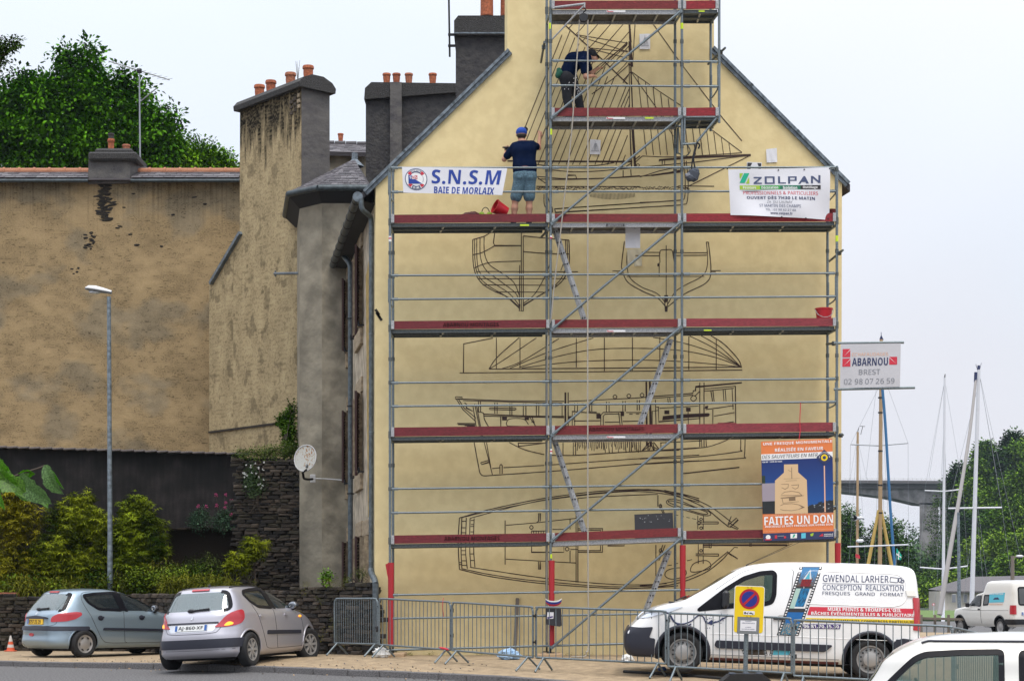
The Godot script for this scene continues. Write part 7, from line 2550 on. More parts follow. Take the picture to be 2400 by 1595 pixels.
func street_things()->void:
	grit()
	var d:=31.2
	var base:=on_ground(1748,d)
	var th:=thing("no_parking_sign","yellow no parking sign with red and blue roundel on a post before the van","sign",base)
	var top:=P(1756.5,1375,d-0.05)
	var lean:=(P(1751,1480,d)-P(1748,1585,d)).normalized()
	var pc:=P(1756,1428,d)
	var bs:=Basis.from_euler(v3(0,0,-0.035))
	var fx:=func(x:float,y:float,z:float)->Vector3:return pc+bs*v3(x,y,z)
	var mb:=MB.new()
	mb.prism(Transform3D(bs,pc),rounded(rect2(-0.235,-0.37,0.235,0.37),0.05),0.02)
	var pn:=part(th,"plate_edge",mb,M.paper)
	mb=MB.new()
	mb.prism(Transform3D(bs,fx.call(0,0,0.004)),rounded(rect2(-0.225,-0.36,0.225,0.36),0.045),0.003,false)
	part(th,"plate",mb,M.sign_yellow)
	var disc:=func(called:String,r:float,z:float,m:Material)->void:
		var g:=MB.new()
		g.prism(Transform3D(bs,fx.call(0.0,0.165,z)),circle2(Vector2.ZERO,r,r,40),0.0)
		part(th,called,g,m)
	disc.call("roundel_ring",0.158,0.007,M.sign_red)
	disc.call("roundel_field",0.122,0.009,M.sign_blue)
	mb=MB.new()
	mb.prism(Transform3D(bs*Basis.from_euler(v3(0,0,0.785)),fx.call(0.0,0.165,0.011)),rect2(-0.13,-0.018,0.13,0.018),0.0)
	part(th,"roundel_bar",mb,M.sign_red)
	mb=MB.new()
	mb.prism(Transform3D(bs,fx.call(0.0,-0.05,0.008)),rounded(rect2(-0.088,-0.03,0.088,0.03),0.012),0.0)
	part(th,"tow_panel",mb,M.paper)
	mb=MB.new()
	for q in ["-0.075,-0.012 -0.045,-0.012 -0.045,0.004 -0.055,0.014 -0.068,0.014 -0.075,0.004","-0.046,-0.012 -0.012,-0.012 -0.012,-0.004 -0.046,-0.004","-0.030,-0.004 -0.024,-0.004 -0.006,0.016 -0.010,0.020","0.002,-0.002 0.018,0.008 0.036,0.008 0.052,-0.004 0.072,-0.012 0.072,-0.018 0.002,-0.010"]:
		mb.prism(Transform3D(bs,fx.call(0.0,-0.05,0.0095)),nums(q),0.0)
	for q in [[-0.062,-0.014],[-0.022,-0.014],[0.018,-0.008],[0.058,-0.019]]:
		mb.prism(Transform3D(bs,fx.call(0.0,-0.05,0.0105)),circle2(v2(q[0],q[1]),0.007,0.007,10),0.0)
	part(th,"tow_pictogram",mb,M.print_black)
	mb=MB.new()
	mb.prism(Transform3D(bs,fx.call(-0.005,-0.235,0.012)),rect2(-0.17,-0.145,0.17,0.12),0.008)
	part(th,"notice_holder",mb,M.sign_grey)
	mb=MB.new()
	mb.prism(Transform3D(bs,fx.call(-0.005,-0.235,0.014)),rect2(-0.125,-0.095,0.125,0.065),0.0)
	var nt:=part(th,"notice",mb,M.paper)
	for q in [["STATIONNEMENT",-0.05,0.047,0.10,0.012],["INTERDIT PENDANT TRAVAUX",-0.10,0.018,0.20,0.013],["A COMPTER",-0.045,-0.045,0.09,0.012],["DU LUNDI AU SAMEDI",-0.10,-0.075,0.20,0.013]]:
		part(nt,"lettering",text_mb(q[0],q[3],q[4],func(a:float,b:float)->Vector3:return fx.call(-0.005+q[1]+a,-0.235+q[2]+b,0.016)),M.print_slate)
	mb=MB.new()
	mb.cyl(base+v3(0,0.1,-0.06),P(1752,1380,d+0.06),0.036,0.036,14)
	part(th,"post",mb,M.steel)
	mb=MB.new()
	for sx in [-1.0,1.0]:
		mb.bx(fx.call(sx*0.03,0.345,0.008),v3(0.014,0.008,0.01))
		mb.bx(fx.call(sx*0.03,-0.108,0.014),v3(0.014,0.008,0.01))
	part(th,"bolt",mb,M.iron)
	mb=MB.new()
	var pr:=PackedVector2Array([v2(-0.42,0),v2(-0.42,0.09),v2(-0.27,0.215),v2(-0.18,0.235),v2(0.18,0.235),v2(0.27,0.215),v2(0.42,0.09),v2(0.42,0)])
	mb.prism(Transform3D(Basis(),base+v3(0,0,0.22)),pr,0.5)
	part(th,"rubber_foot",mb,M.rubber)
	mb=MB.new()
	for sx in [-0.22,0.0,0.2]:
		mb.bx(base+v3(sx,0.238,0.10),v3(0.10,0.03,0.2),0.01)
	part(th,"foot_rib",mb,M.bag_grey)
	mb=MB.new()
	var pts:=PackedVector3Array()
	for q in [[1462,34.0],[1520,33.7],[1610,33.2],[1720,32.6],[1850,31.9],[1960,31.5],[2060,31.2]]:
		pts.append(on_ground(q[0],q[1])+v3(0,0.022,0))
	mb.tube(smooth3(pts),0.026,8)
	solo("black_streak",mb,M.rubber,"black hose lying on the sand in front of the white van","streak","",pts[3])  # thin dark line along the sand, built as a tube
	th=thing("low_rail_fence","low brown metal rail fence seen between the white van and the parked old van","fence",P(2190,1475,70))
	for yy in [1447.0,1482.0]:
		mb=MB.new()
		mb.bar(P(2120,yy,70),P(2262,yy+4,69),0.06,0.08)
		part(th,"rail",mb,M.wood_stake)
	for px in [2130.0,2160.0,2192.0,2224.0,2256.0]:
		mb=MB.new()
		mb.bar(P(px,1440,69.6),P(px,1500,69.6),0.08,0.08,v3(0,0,1))
		part(th,"post",mb,M.wood_stake)
func grit()->void:
	var th:=thing("loose_grit","loose grit and crumbs of mortar scattered along the kerb and the sandy pavement","grit",on_ground(1000,36))
	th.set_meta("kind","stuff")
	for m in 3:
		var mb:=MB.new()
		for i in 110:
			var kl:=kerb_line()
			var c:=kl[rng.randi_range(12,40)]
			var t:=absf(rng.randfn())*1.1-0.35
			var p:=v3(c.x+rr(-0.4,0.4)+0.33*t,0,-(c.y+t))
			var road:=t<0.0
			p.y=base_y(p.x,-p.z)-(0.10 if road else 0.0)+0.004
			mb.bx(p,v3(rr(0.008,0.03),rr(0.006,0.014),rr(0.008,0.03)),0.0,v3(rng.randf(),rng.randf()*3.0,0.2))
		part(th,"grit",mb,[M.stone_3,M.wood_block,M.kerb_granite][m]).set_meta("kind","stuff")
func barrier_at(a:Vector3,b:Vector3,label:String)->void:
	var th:=thing("crowd_barrier",label,"barrier",(a+b)*0.5,"steel crowd barriers round the site")
	var dv:=(b-a).normalized()
	var n:=v3(-dv.z,0,dv.x).normalized()
	var H:=1.10
	var L:=0.24
	var at:=func(t:float,y:float)->Vector3:return a.lerp(b,t)+v3(0,y,0)
	var len:=a.distance_to(b)
	var r:=0.10/len
	var mb:=MB.new()
	mb.tube(smooth3(pv3([at.call(0,L),at.call(0,(H+L)*0.5),at.call(0,H-0.10),at.call(r*0.3,H-0.03),at.call(r,H),at.call(0.5,H),at.call(1.0-r,H),at.call(1.0-r*0.3,H-0.03),at.call(1,H-0.10),at.call(1,(H+L)*0.5),at.call(1,L)]),4),0.0185,8)
	part(th,"frame",mb,M.steel)
	mb=MB.new()
	mb.cyl(at.call(0,L),at.call(1,L),0.0185,0.0185,8)
	part(th,"lower_rail",mb,M.steel)
	var bars:=18
	for i in bars:
		var t:=(i+1.0)/(bars+1.0)
		mb=MB.new()
		mb.cyl(at.call(t,L),at.call(t,H),0.0075,0.0075,6)
		part(th,"bar",mb,M.steel)
	for t in [0.06,0.94]:
		mb=MB.new()
		for s in [-1.0,1.0]:
			var f:Vector3=(at.call(t,0) as Vector3)+n*s*0.27
			f.y=pav(f.x,-f.z)+0.015
			mb.cyl(at.call(t,L),f,0.0185,0.0185,8)
		part(th,"foot",mb,M.steel)
	for y in [0.95,0.5]:
		mb=MB.new()
		mb.bar(at.call(1.0,y),(at.call(1.0,y) as Vector3)+dv*0.07,0.03,0.03)
		mb.cyl((at.call(1.0,y) as Vector3)+dv*0.07+v3(0,-0.03,0),(at.call(1.0,y) as Vector3)+dv*0.07+v3(0,0.04,0),0.012,0.012,6)
		part(th,"hook",mb,M.iron)
func barriers()->void:
	var rows:=[[784,38.75,884.6,37.9,"steel crowd barrier in front of the low stone wall, leftmost of the row"],
		[888.5,37.6,1055.7,36.1,"steel crowd barrier at the red foot of the leftmost scaffold pole"],
		[1059.5,36.0,1249,34.3,"steel crowd barrier before the blue plastic bag and the leaning stake"],
		[1256.6,34.3,1560.8,32.9,"wide steel crowd barrier between the collecting box and the van's front bumper"],
		[1567,32.3,1856,31.4,"steel crowd barrier behind the no parking sign, across the van's front half"],
		[1861.6,30.9,2232.8,30.1,"steel crowd barrier across the rear half of the white van"],
		[2238,29.8,2335,27.6,"steel crowd barrier turned away behind the silver car roof at the right"]]
	for q in rows:
		barrier_at(on_ground(q[0],q[1]),on_ground(q[2],q[3]),q[4])
	var mb:=MB.new()
	mb.ball(P(883,1470,37.8),v3(0.035,0.04,0.03))
	mb.bx(P(883,1476,37.78),v3(0.05,0.06,0.03),0.01)
	solo("padlock",mb,M.black_plastic,"small black lock and chain joining the two leftmost barriers","padlock","",P(883,1473,37.8))
	mb=MB.new()
	mb.tube(smooth3(pv3([P(1039,1400,36.2),P(1037,1420,36.15),P(1040,1445,36.2)])),0.006,5)
	solo("red_ribbon",mb,M.print_red,"thin red ribbon tied to the top of the second barrier","ribbon","",P(1039,1400,36.2))
	mb=MB.new()
	mb.ball(P(1040,1519,36.1),v3(0.09,0.02,0.03),Basis.from_euler(v3(0,0,-0.2)))
	mb.ball(P(1047,1521,36.08),v3(0.04,0.016,0.03),Basis.from_euler(v3(0,0,-0.2)))
	solo("tape_scrap",mb,M.print_red,"scrap of red and white tape tied to the lower rail of the second barrier","tape","",P(1040,1519,36.1))
class Body:
	var rows:=[]
	func at(y:float)->Array:
		var m:=rows.size()
		if y<=rows[0][0]:return rows[0]
		if y>=rows[m-1][0]:return rows[m-1]
		var i:=0
		while rows[i+1][0]<y:i+=1
		var p:Array=rows[maxi(i-1,0)]
		var a:Array=rows[i]
		var b:Array=rows[i+1]
		var q:Array=rows[mini(i+2,m-1)]
		var h:float=b[0]-a[0]
		var t:float=(y-a[0])/h
		var out:=[y]
		for k in range(1,5):
			var d:float=(b[k]-a[k])/h
			var d0:float=(a[k]-p[k])/maxf(a[0]-p[0],1e-6) if i>0 else d
			var d1:float=(q[k]-b[k])/maxf(q[0]-b[0],1e-6) if i+2<m else d
			var m0:=0.0 if d0*d<=0.0 else 2.0*d0*d/(d0+d)
			var m1:=0.0 if d1*d<=0.0 else 2.0*d1*d/(d1+d)
			var t2:=t*t
			var t3:=t2*t
			out.append((2*t3-3*t2+1)*a[k]+(t3-2*t2+t)*h*m0+(-2*t3+3*t2)*b[k]+(t3-t2)*h*m1)
		return out
	func side(x:float,y:float)->float:
		var r:=at(y)
		var u:=absf(x-(r[1]+r[2])*0.5)/maxf((r[2]-r[1])*0.5,1e-4)
		return r[3]*pow(maxf(0.0,1.0-pow(minf(u,1.0),r[4])),1.0/r[4])
	func end(z:float,y:float,sgn:float)->float:
		var r:=at(y)
		var u:=absf(z)/maxf(r[3],1e-4)
		return (r[1]+r[2])*0.5+sgn*(r[2]-r[1])*0.5*pow(maxf(0.0,1.0-pow(minf(u,1.0),r[4])),1.0/r[4])
	func wrap(s:float,y:float,sgn:float)->Vector3:
		var r:=at(y)
		var c:=pow(2.0,-1.0/r[4])
		var zc:float=r[3]*c
		if absf(s)<=zc:return Vector3(end(s,y,sgn),y,s)
		var xc:float=(r[1]+r[2])*0.5+sgn*(r[2]-r[1])*0.5*c
		var x:float=xc-sgn*(absf(s)-zc)
		return Vector3(x,y,side(x,y)*signf(s))
func on_side(b:Body,sz:float)->Callable:
	return func(p:Vector2)->Vector3:return v3(p.x,p.y,b.side(p.x,p.y)*sz)
func on_end(b:Body,sgn:float)->Callable:
	return func(p:Vector2)->Vector3:return v3(b.end(p.x,p.y,sgn),p.y,p.x)
func on_wrap(b:Body,sgn:float)->Callable:
	return func(p:Vector2)->Vector3:return b.wrap(p.x,p.y,sgn)
func patch(f:Callable,poly:PackedVector2Array,off:float,step:=0.10,sink:=0.012,uvbox:=Rect2())->MB:
	var mb:=MB.new()
	var lo:=poly[0]
	var hi:=poly[0]
	for p in poly:
		lo=lo.min(p); hi=hi.max(p)
	var nrm:=func(p:Vector2)->Vector3:
		var e:=0.004
		var n:=((f.call(p+v2(e,0)) as Vector3)-(f.call(p-v2(e,0)) as Vector3)).cross((f.call(p+v2(0,e)) as Vector3)-(f.call(p-v2(0,e)) as Vector3)).normalized()
		var c:Vector3=f.call(p)
		return n if n.dot(v3(c.x*0.25,(c.y-0.7)*0.3,c.z))>0.0 else -n
	var cache:={}
	var pt:=func(p:Vector2)->Array:
		if not cache.has(p):
			var n:Vector3=nrm.call(p)
			cache[p]=[(f.call(p) as Vector3)+n*off,n]
		return cache[p]
	var x:=floorf(lo.x/step)*step
	while x<hi.x:
		var y:=floorf(lo.y/step)*step
		while y<hi.y:
			for piece in Geometry2D.intersect_polygons(poly,rect2(x,y,x+step,y+step)):
				var idx:=Geometry2D.triangulate_polygon(piece)
				for i in range(0,idx.size(),3):
					var a:Array=pt.call(piece[idx[i]])
					var b:Array=pt.call(piece[idx[i+1]])
					var d:Array=pt.call(piece[idx[i+2]])
					var us:=[]
					for k in 3:
						var q:Vector2=piece[idx[i+k]]
						us.append(v2((q.x-uvbox.position.x)/maxf(uvbox.size.x,1e-6),(q.y-uvbox.position.y)/maxf(uvbox.size.y,1e-6)) if uvbox.size.x>0.0 else Vector2.ZERO)
					mb.tri(a[0],b[0],d[0],a[1],b[1],d[1],us[0],us[1],us[2])
			y+=step
		x+=step
	for i in poly.size():
		var a:Array=pt.call(poly[i])
		var b:Array=pt.call(poly[(i+1)%poly.size()])
		mb.quad(a[0],b[0],b[0]-b[1]*sink,a[0]-a[1]*sink)
	return mb
func band(f:Callable,poly:PackedVector2Array,win:float,wout:float,off:float)->MB:
	var mb:=MB.new()
	var m:=poly.size()
	var cw:=1.0 if Geometry2D.is_polygon_clockwise(poly) else -1.0
	var o:=PackedVector2Array()
	var n2:=PackedVector2Array()
	for i in m:
		var t:=((poly[(i+1)%m]-poly[i]).normalized()+(poly[i]-poly[(i+m-1)%m]).normalized()).normalized()
		n2.append(v2(-t.y,t.x)*cw)
	for i in m:
		var q:=[]
		for k in [i,(i+1)%m]:
			var pa:Vector2=poly[k]+n2[k]*wout
			var pb:Vector2=poly[k]-n2[k]*win
			var e:=0.004
			var n:=((f.call(poly[k]+v2(e,0)) as Vector3)-(f.call(poly[k]-v2(e,0)) as Vector3)).cross((f.call(poly[k]+v2(0,e)) as Vector3)-(f.call(poly[k]-v2(0,e)) as Vector3)).normalized()
			var c:Vector3=f.call(poly[k])
			if n.dot(v3(c.x*0.25,(c.y-0.7)*0.3,c.z))<0.0:n=-n
			q.append([(f.call(pa) as Vector3)+n*off,(f.call(pb) as Vector3)+n*off,n])
		mb.quad(q[0][0],q[1][0],q[1][1],q[0][1],q[0][2])
		mb.quad(q[0][0],q[1][0],q[1][0]-q[1][2]*0.02,q[0][0]-q[0][2]*0.02)
		mb.quad(q[0][1],q[1][1],q[1][1]-q[1][2]*0.02,q[0][1]-q[0][2]*0.02)
	return mb
func shell(b:Body,side_holes:Array,rear_holes:Array,front_holes:Array,arches:Array,ns:=96,ne:=30,nr:=64)->MB:
	var mb:=MB.new()
	var y0:float=b.rows[0][0]
	var y1:float=b.rows[b.rows.size()-1][0]
	var ys:=PackedFloat32Array()
	for j in nr+1:
		var t:=float(j)/nr
		ys.append(y0+(y1-y0)*(1.0-pow(1.0-t,1.35)))
	var grid:=[]
	var key:=[]
	for j in nr+1:
		var r:=b.at(ys[j])
		var c:=pow(2.0,-1.0/r[4])
		var xm:float=(r[1]+r[2])*0.5
		var xa:float=(r[2]-r[1])*0.5
		var row:=PackedVector3Array()
		for i in ne:
			var z:float=r[3]*c*(2.0*i/ne-1.0)
			row.append(v3(b.end(z,ys[j],-1.0),ys[j],z))
		for i in ns:
			var x:float=xm+xa*c*(2.0*i/ns-1.0)
			row.append(v3(x,ys[j],b.side(x,ys[j])))
		for i in ne:
			var z:float=r[3]*c*(1.0-2.0*i/ne)
			row.append(v3(b.end(z,ys[j],1.0),ys[j],z))
		for i in ns:
			var x:float=xm+xa*c*(1.0-2.0*i/ns)
			row.append(v3(x,ys[j],-b.side(x,ys[j])))
		for i in row.size():
			if (i>=ne and i<ne+ns) or i>=ne+ns+ne:
				for a in arches:
					var q:=v2(row[i].x-a[0],row[i].y-a[1])
					if absf(q.length()-a[2])<0.024 and q.length()>0.05:
						q=q.normalized()*a[2]
						row[i]=v3(a[0]+q.x,maxf(a[1]+q.y,y0),b.side(a[0]+q.x,maxf(a[1]+q.y,y0))*signf(row[i].z))
		grid.append(row)
	var m:=2*(ns+ne)
	var nm:=[]
	for j in nr+1:
		var row:=PackedVector3Array()
		for i in m:
			var du:Vector3=grid[j][(i+1)%m]-grid[j][(i+m-1)%m]
			var dv:Vector3=grid[mini(j+1,nr)][i]-grid[maxi(j-1,0)][i]
			var n:=du.cross(dv).normalized()
			if n.dot(v3(grid[j][i].x*0.2,(ys[j]-(y0+y1)*0.5)*0.3,grid[j][i].z))<0.0:n=-n
			row.append(n)
		nm.append(row)
	for j in nr:
		for i in m:
			var i2:=(i+1)%m
			var c:Vector3=(grid[j][i]+grid[j][i2]+grid[j+1][i]+grid[j+1][i2])*0.25
			var out:=false
			if (i>=ne and i<ne+ns) or i>=ne+ns+ne:
				for a in arches:
					if v2(c.x-a[0],c.y-a[1]).length()<a[2]:out=true
				for h in side_holes:
					if Geometry2D.is_point_in_polygon(v2(c.x,c.y),h):out=true
			for h in (rear_holes if c.x<0.0 else front_holes):
				if i<ne or (i>=ne+ns and i<2*ne+ns) or absf(c.z)<0.6:
					if Geometry2D.is_point_in_polygon(v2(c.z,c.y),h):out=true
			if not out:
				mb.squad(grid[j][i],grid[j][i2],grid[j+1][i2],grid[j+1][i],nm[j][i],nm[j][i2],nm[j+1][i2],nm[j+1][i])
	var rt:float=b.rows[b.rows.size()-1][0]
	var ctr:=v3((b.rows[b.rows.size()-1][1]+b.rows[b.rows.size()-1][2])*0.5,rt+0.004,0)
	for i in m:
		mb.tri(grid[nr][i],grid[nr][(i+1)%m],ctr,Vector3.UP,Vector3.UP,Vector3.UP)
		mb.tri(grid[0][i],grid[0][(i+1)%m],v3(ctr.x,y0,0),Vector3.DOWN,Vector3.DOWN,Vector3.DOWN)
	return mb
func wheel(th:Node3D,c:Vector3,sz:float,r:float,rim:float,w:float,style:String,steer:=0.0)->void:
	var bs:=Basis.from_euler(v3(0,steer,0))*Basis(v3(1,0,0),v3(0,0,sz),v3(0,1,0))
	var tr:=Transform3D(bs,c)
	var mb:=MB.new()
	mb.lathe(tr,PackedVector2Array([v2(rim*0.9,-w*0.5),v2(r-0.03,-w*0.5),v2(r,-w*0.38),v2(r+0.001,0.0),v2(r,w*0.38),v2(r-0.012,w*0.47),v2(r-0.04,w*0.53),v2(rim+0.02,w*0.50),v2(rim,w*0.42),v2(rim*0.95,w*0.40)]),40)
	var whl:=lpart(th,"wheel",mb.done(),M.rubber)
	mb=MB.new()
	var face:Array={"cap6":[0.36,0.40,0.47],"spoke8":[0.30,0.38,0.42],"steel":[0.18,0.30,0.47],"plain":[0.3,0.38,0.44]}[style]
	mb.lathe(tr,PackedVector2Array([v2(rim+0.004,w*0.47),v2(rim*0.93,w*0.46),v2(rim*0.86,w*face[1]),v2(rim*0.55,w*(face[1]+0.03)),v2(rim*0.45,w*face[2]),v2(rim*0.12,w*(face[2]+0.03)),v2(0,w*(face[2]+0.03))] if style!="spoke8" else [v2(rim+0.004,w*0.47),v2(rim*0.92,w*0.46),v2(rim*0.88,w*0.25)]),36)
	lpart(whl,"rim",mb.done(),M.hub_worn if style=="steel" else M.hub_silver)
	mb=MB.new()
	var put:=func(poly:PackedVector2Array,y:float)->void:
		var idx:=Geometry2D.triangulate_polygon(poly)
		for i in range(0,idx.size(),3):
			mb.tri(tr*v3(poly[idx[i]].x,y,poly[idx[i]].y),tr*v3(poly[idx[i+1]].x,y,poly[idx[i+1]].y),tr*v3(poly[idx[i+2]].x,y,poly[idx[i+2]].y))
	if style=="cap6":
		for k in 6:
			var a:=TAU*(k+0.5)/6.0
			var q:=PackedVector2Array()
			for p in circle2(Vector2.ZERO,rim*0.20,rim*0.085,14):q.append((p+v2(0,rim*0.74)).rotated(a))
			put.call(q,w*0.475)
		lpart(whl,"hub_hole",mb.done(),M.black_plastic)
	elif style=="steel":
		for k in 14:
			put.call(circle2(v2(0,rim*0.72).rotated(TAU*k/14.0),rim*0.075,rim*0.075,10),w*0.40)
		lpart(whl,"hub_hole",mb.done(),M.black_plastic)
		mb=MB.new()
		mb.lathe(tr,PackedVector2Array([v2(rim*0.56,w*0.36),v2(rim*0.53,w*0.50),v2(rim*0.30,w*0.56),v2(0,w*0.57)]),28)
		lpart(whl,"hub_cap",mb.done(),M.hub_silver)
	elif style=="spoke8":
		mb.lathe(tr,PackedVector2Array([v2(rim*0.9,w*0.20),v2(0,w*0.20)]),24)
		lpart(whl,"brake_disc",mb.done(),M.black_plastic)
		for k in 8:
			mb=MB.new()
			var a:=TAU*k/8.0
			var d:=v2(0,1).rotated(a)
			var s:=v2(1,0).rotated(a)
			var q:=[d*rim*0.14+s*rim*0.13,d*rim*0.92+s*rim*0.08,d*rim*0.92-s*rim*0.16,d*rim*0.14-s*rim*0.10]
			var y0:=w*0.44
			for i in 4:
				var p:Vector2=q[i]
				var e:Vector2=q[(i+1)%4]
				mb.quad(tr*v3(p.x,y0,p.y),tr*v3(e.x,y0,e.y),tr*v3(e.x,y0-0.03,e.y),tr*v3(p.x,y0-0.03,p.y))
			mb.quad(tr*v3(q[0].x,y0,q[0].y),tr*v3(q[1].x,y0,q[1].y),tr*v3(q[2].x,y0,q[2].y),tr*v3(q[3].x,y0,q[3].y),tr.basis.y)
			lpart(whl,"spoke",mb.done(),M.hub_silver)
		mb=MB.new()
		mb.lathe(tr,PackedVector2Array([v2(rim*0.2,w*0.38),v2(rim*0.17,w*0.48),v2(0,w*0.49)]),20)
		lpart(whl,"hub_cap",mb.done(),M.hub_silver)
func wheel_well(th:Node3D,b:Body,x:float,y:float,r:float,sz:float,lip:Material,lipr:=0.022)->void:
	var mb:=MB.new()
	var lp:=PackedVector3Array()
	for k in 25:
		var a:=PI*(k/24.0*1.24-0.12)
		var p:=v2(x+cos(a)*r,maxf(y+sin(a)*r,b.rows[0][0]+0.01))
		var z:=b.side(p.x,p.y)*sz
		lp.append(v3(p.x,p.y,z-sz*0.006))
		if k>0:
			var q:=lp[k-1]
			mb.quad(q,lp[k],v3(lp[k].x,lp[k].y,sz*(absf(z)-0.36)),v3(q.x,q.y,sz*(absf(z)-0.36)))
			mb.tri(v3(q.x,q.y,sz*(absf(z)-0.36)),v3(lp[k].x,lp[k].y,sz*(absf(z)-0.36)),v3(x,y-0.1,sz*(absf(z)-0.36)))
	lpart(th,"wheel_well",mb.done(),M.rubber)
	mb=MB.new()
	mb.tube(lp,lipr,6)
	lpart(th,"arch_lip",mb.done(),lip)
func seam(th:Node3D,f:Callable,s:String,w:=0.005)->void:
	var mb:=MB.new()
	var pts:=PackedVector3Array()
	for p in smooth(nums(s),6):pts.append(f.call(p))
	mb.tube(pts,w,5)
	lpart(th,"panel_gap",mb.done(),M.black_plastic)
func seat(th:Node3D,x:float,z:float,y:float,h:=0.62)->void:
	var mb:=MB.new()
	mb.bx(v3(x+0.1,y,z),v3(0.52,0.16,0.48),0.05)
	mb.box(Transform3D(Basis.from_euler(v3(0,0,0.22)),v3(x-0.18,y+h*0.5,z)),v3(0.14,h,0.46),0.05)
	mb.box(Transform3D(Basis.from_euler(v3(0,0,0.18)),v3(x-0.29,y+h+0.10,z)),v3(0.09,0.19,0.27),0.04)
	lpart(th,"seat",mb.done(),M.seat_cloth)
func flip(p:PackedVector2Array)->PackedVector2Array:
	var o:=PackedVector2Array()
	for q in p:o.append(v2(-q.x,q.y))
	return o
func window_set(th:Node3D,f:Callable,poly:PackedVector2Array,called:String,glassm:Material,wi:=0.035,wo:=0.02,rim:Material=null)->Node3D:
	var w:=lpart(th,called,band(f,poly,wi,wo,0.006).done(),M.black_gloss if rim==null else rim)
	lpart(w,"pane",patch(f,poly,0.002,0.10,0.0).done(),glassm)
	return w
func plate(th:Node3D,b:Body,s:String,x0:float,x1:float,y0:float,y1:float,m:Material,ends:Array,off:=0.02,ink:Material=null)->void:
	var f:=on_end(b,-1.0)
	var mb:=patch(f,rounded(rect2(x0,y0,x1,y1),0.01),off,0.2,off)
	var pl:=lpart(th,"number_plate",mb.done(),m)
	for e in ends:
		lpart(pl,"plate_end",patch(f,rect2(e[0],y0+0.004,e[1],y1-0.004),off+0.003,0.2,0.003).done(),M.plate_blue)
	var w:=(x1-x0)*0.78
	lpart(pl,"lettering",text_mb(s,w,(y1-y0)*0.68,func(a:float,c:float)->Vector3:return (f.call(v2((x0+x1)*0.5-w*0.5+a,y0+(y1-y0)*0.16+c)) as Vector3)+v3(-off-0.005,0,0),true).done(),M.print_black if ink==null else ink)
func place(th:Node3D,pos:Vector3,forward:Vector2,pitch:=0.0,roll:=0.0)->void:
	th.position=pos
	th.rotation=Vector3.ZERO
	var f:=v3(forward.x,0,-forward.y).normalized()
	th.basis=Basis(f,Vector3.UP,f.cross(Vector3.UP))*Basis.from_euler(v3(roll,0,pitch))
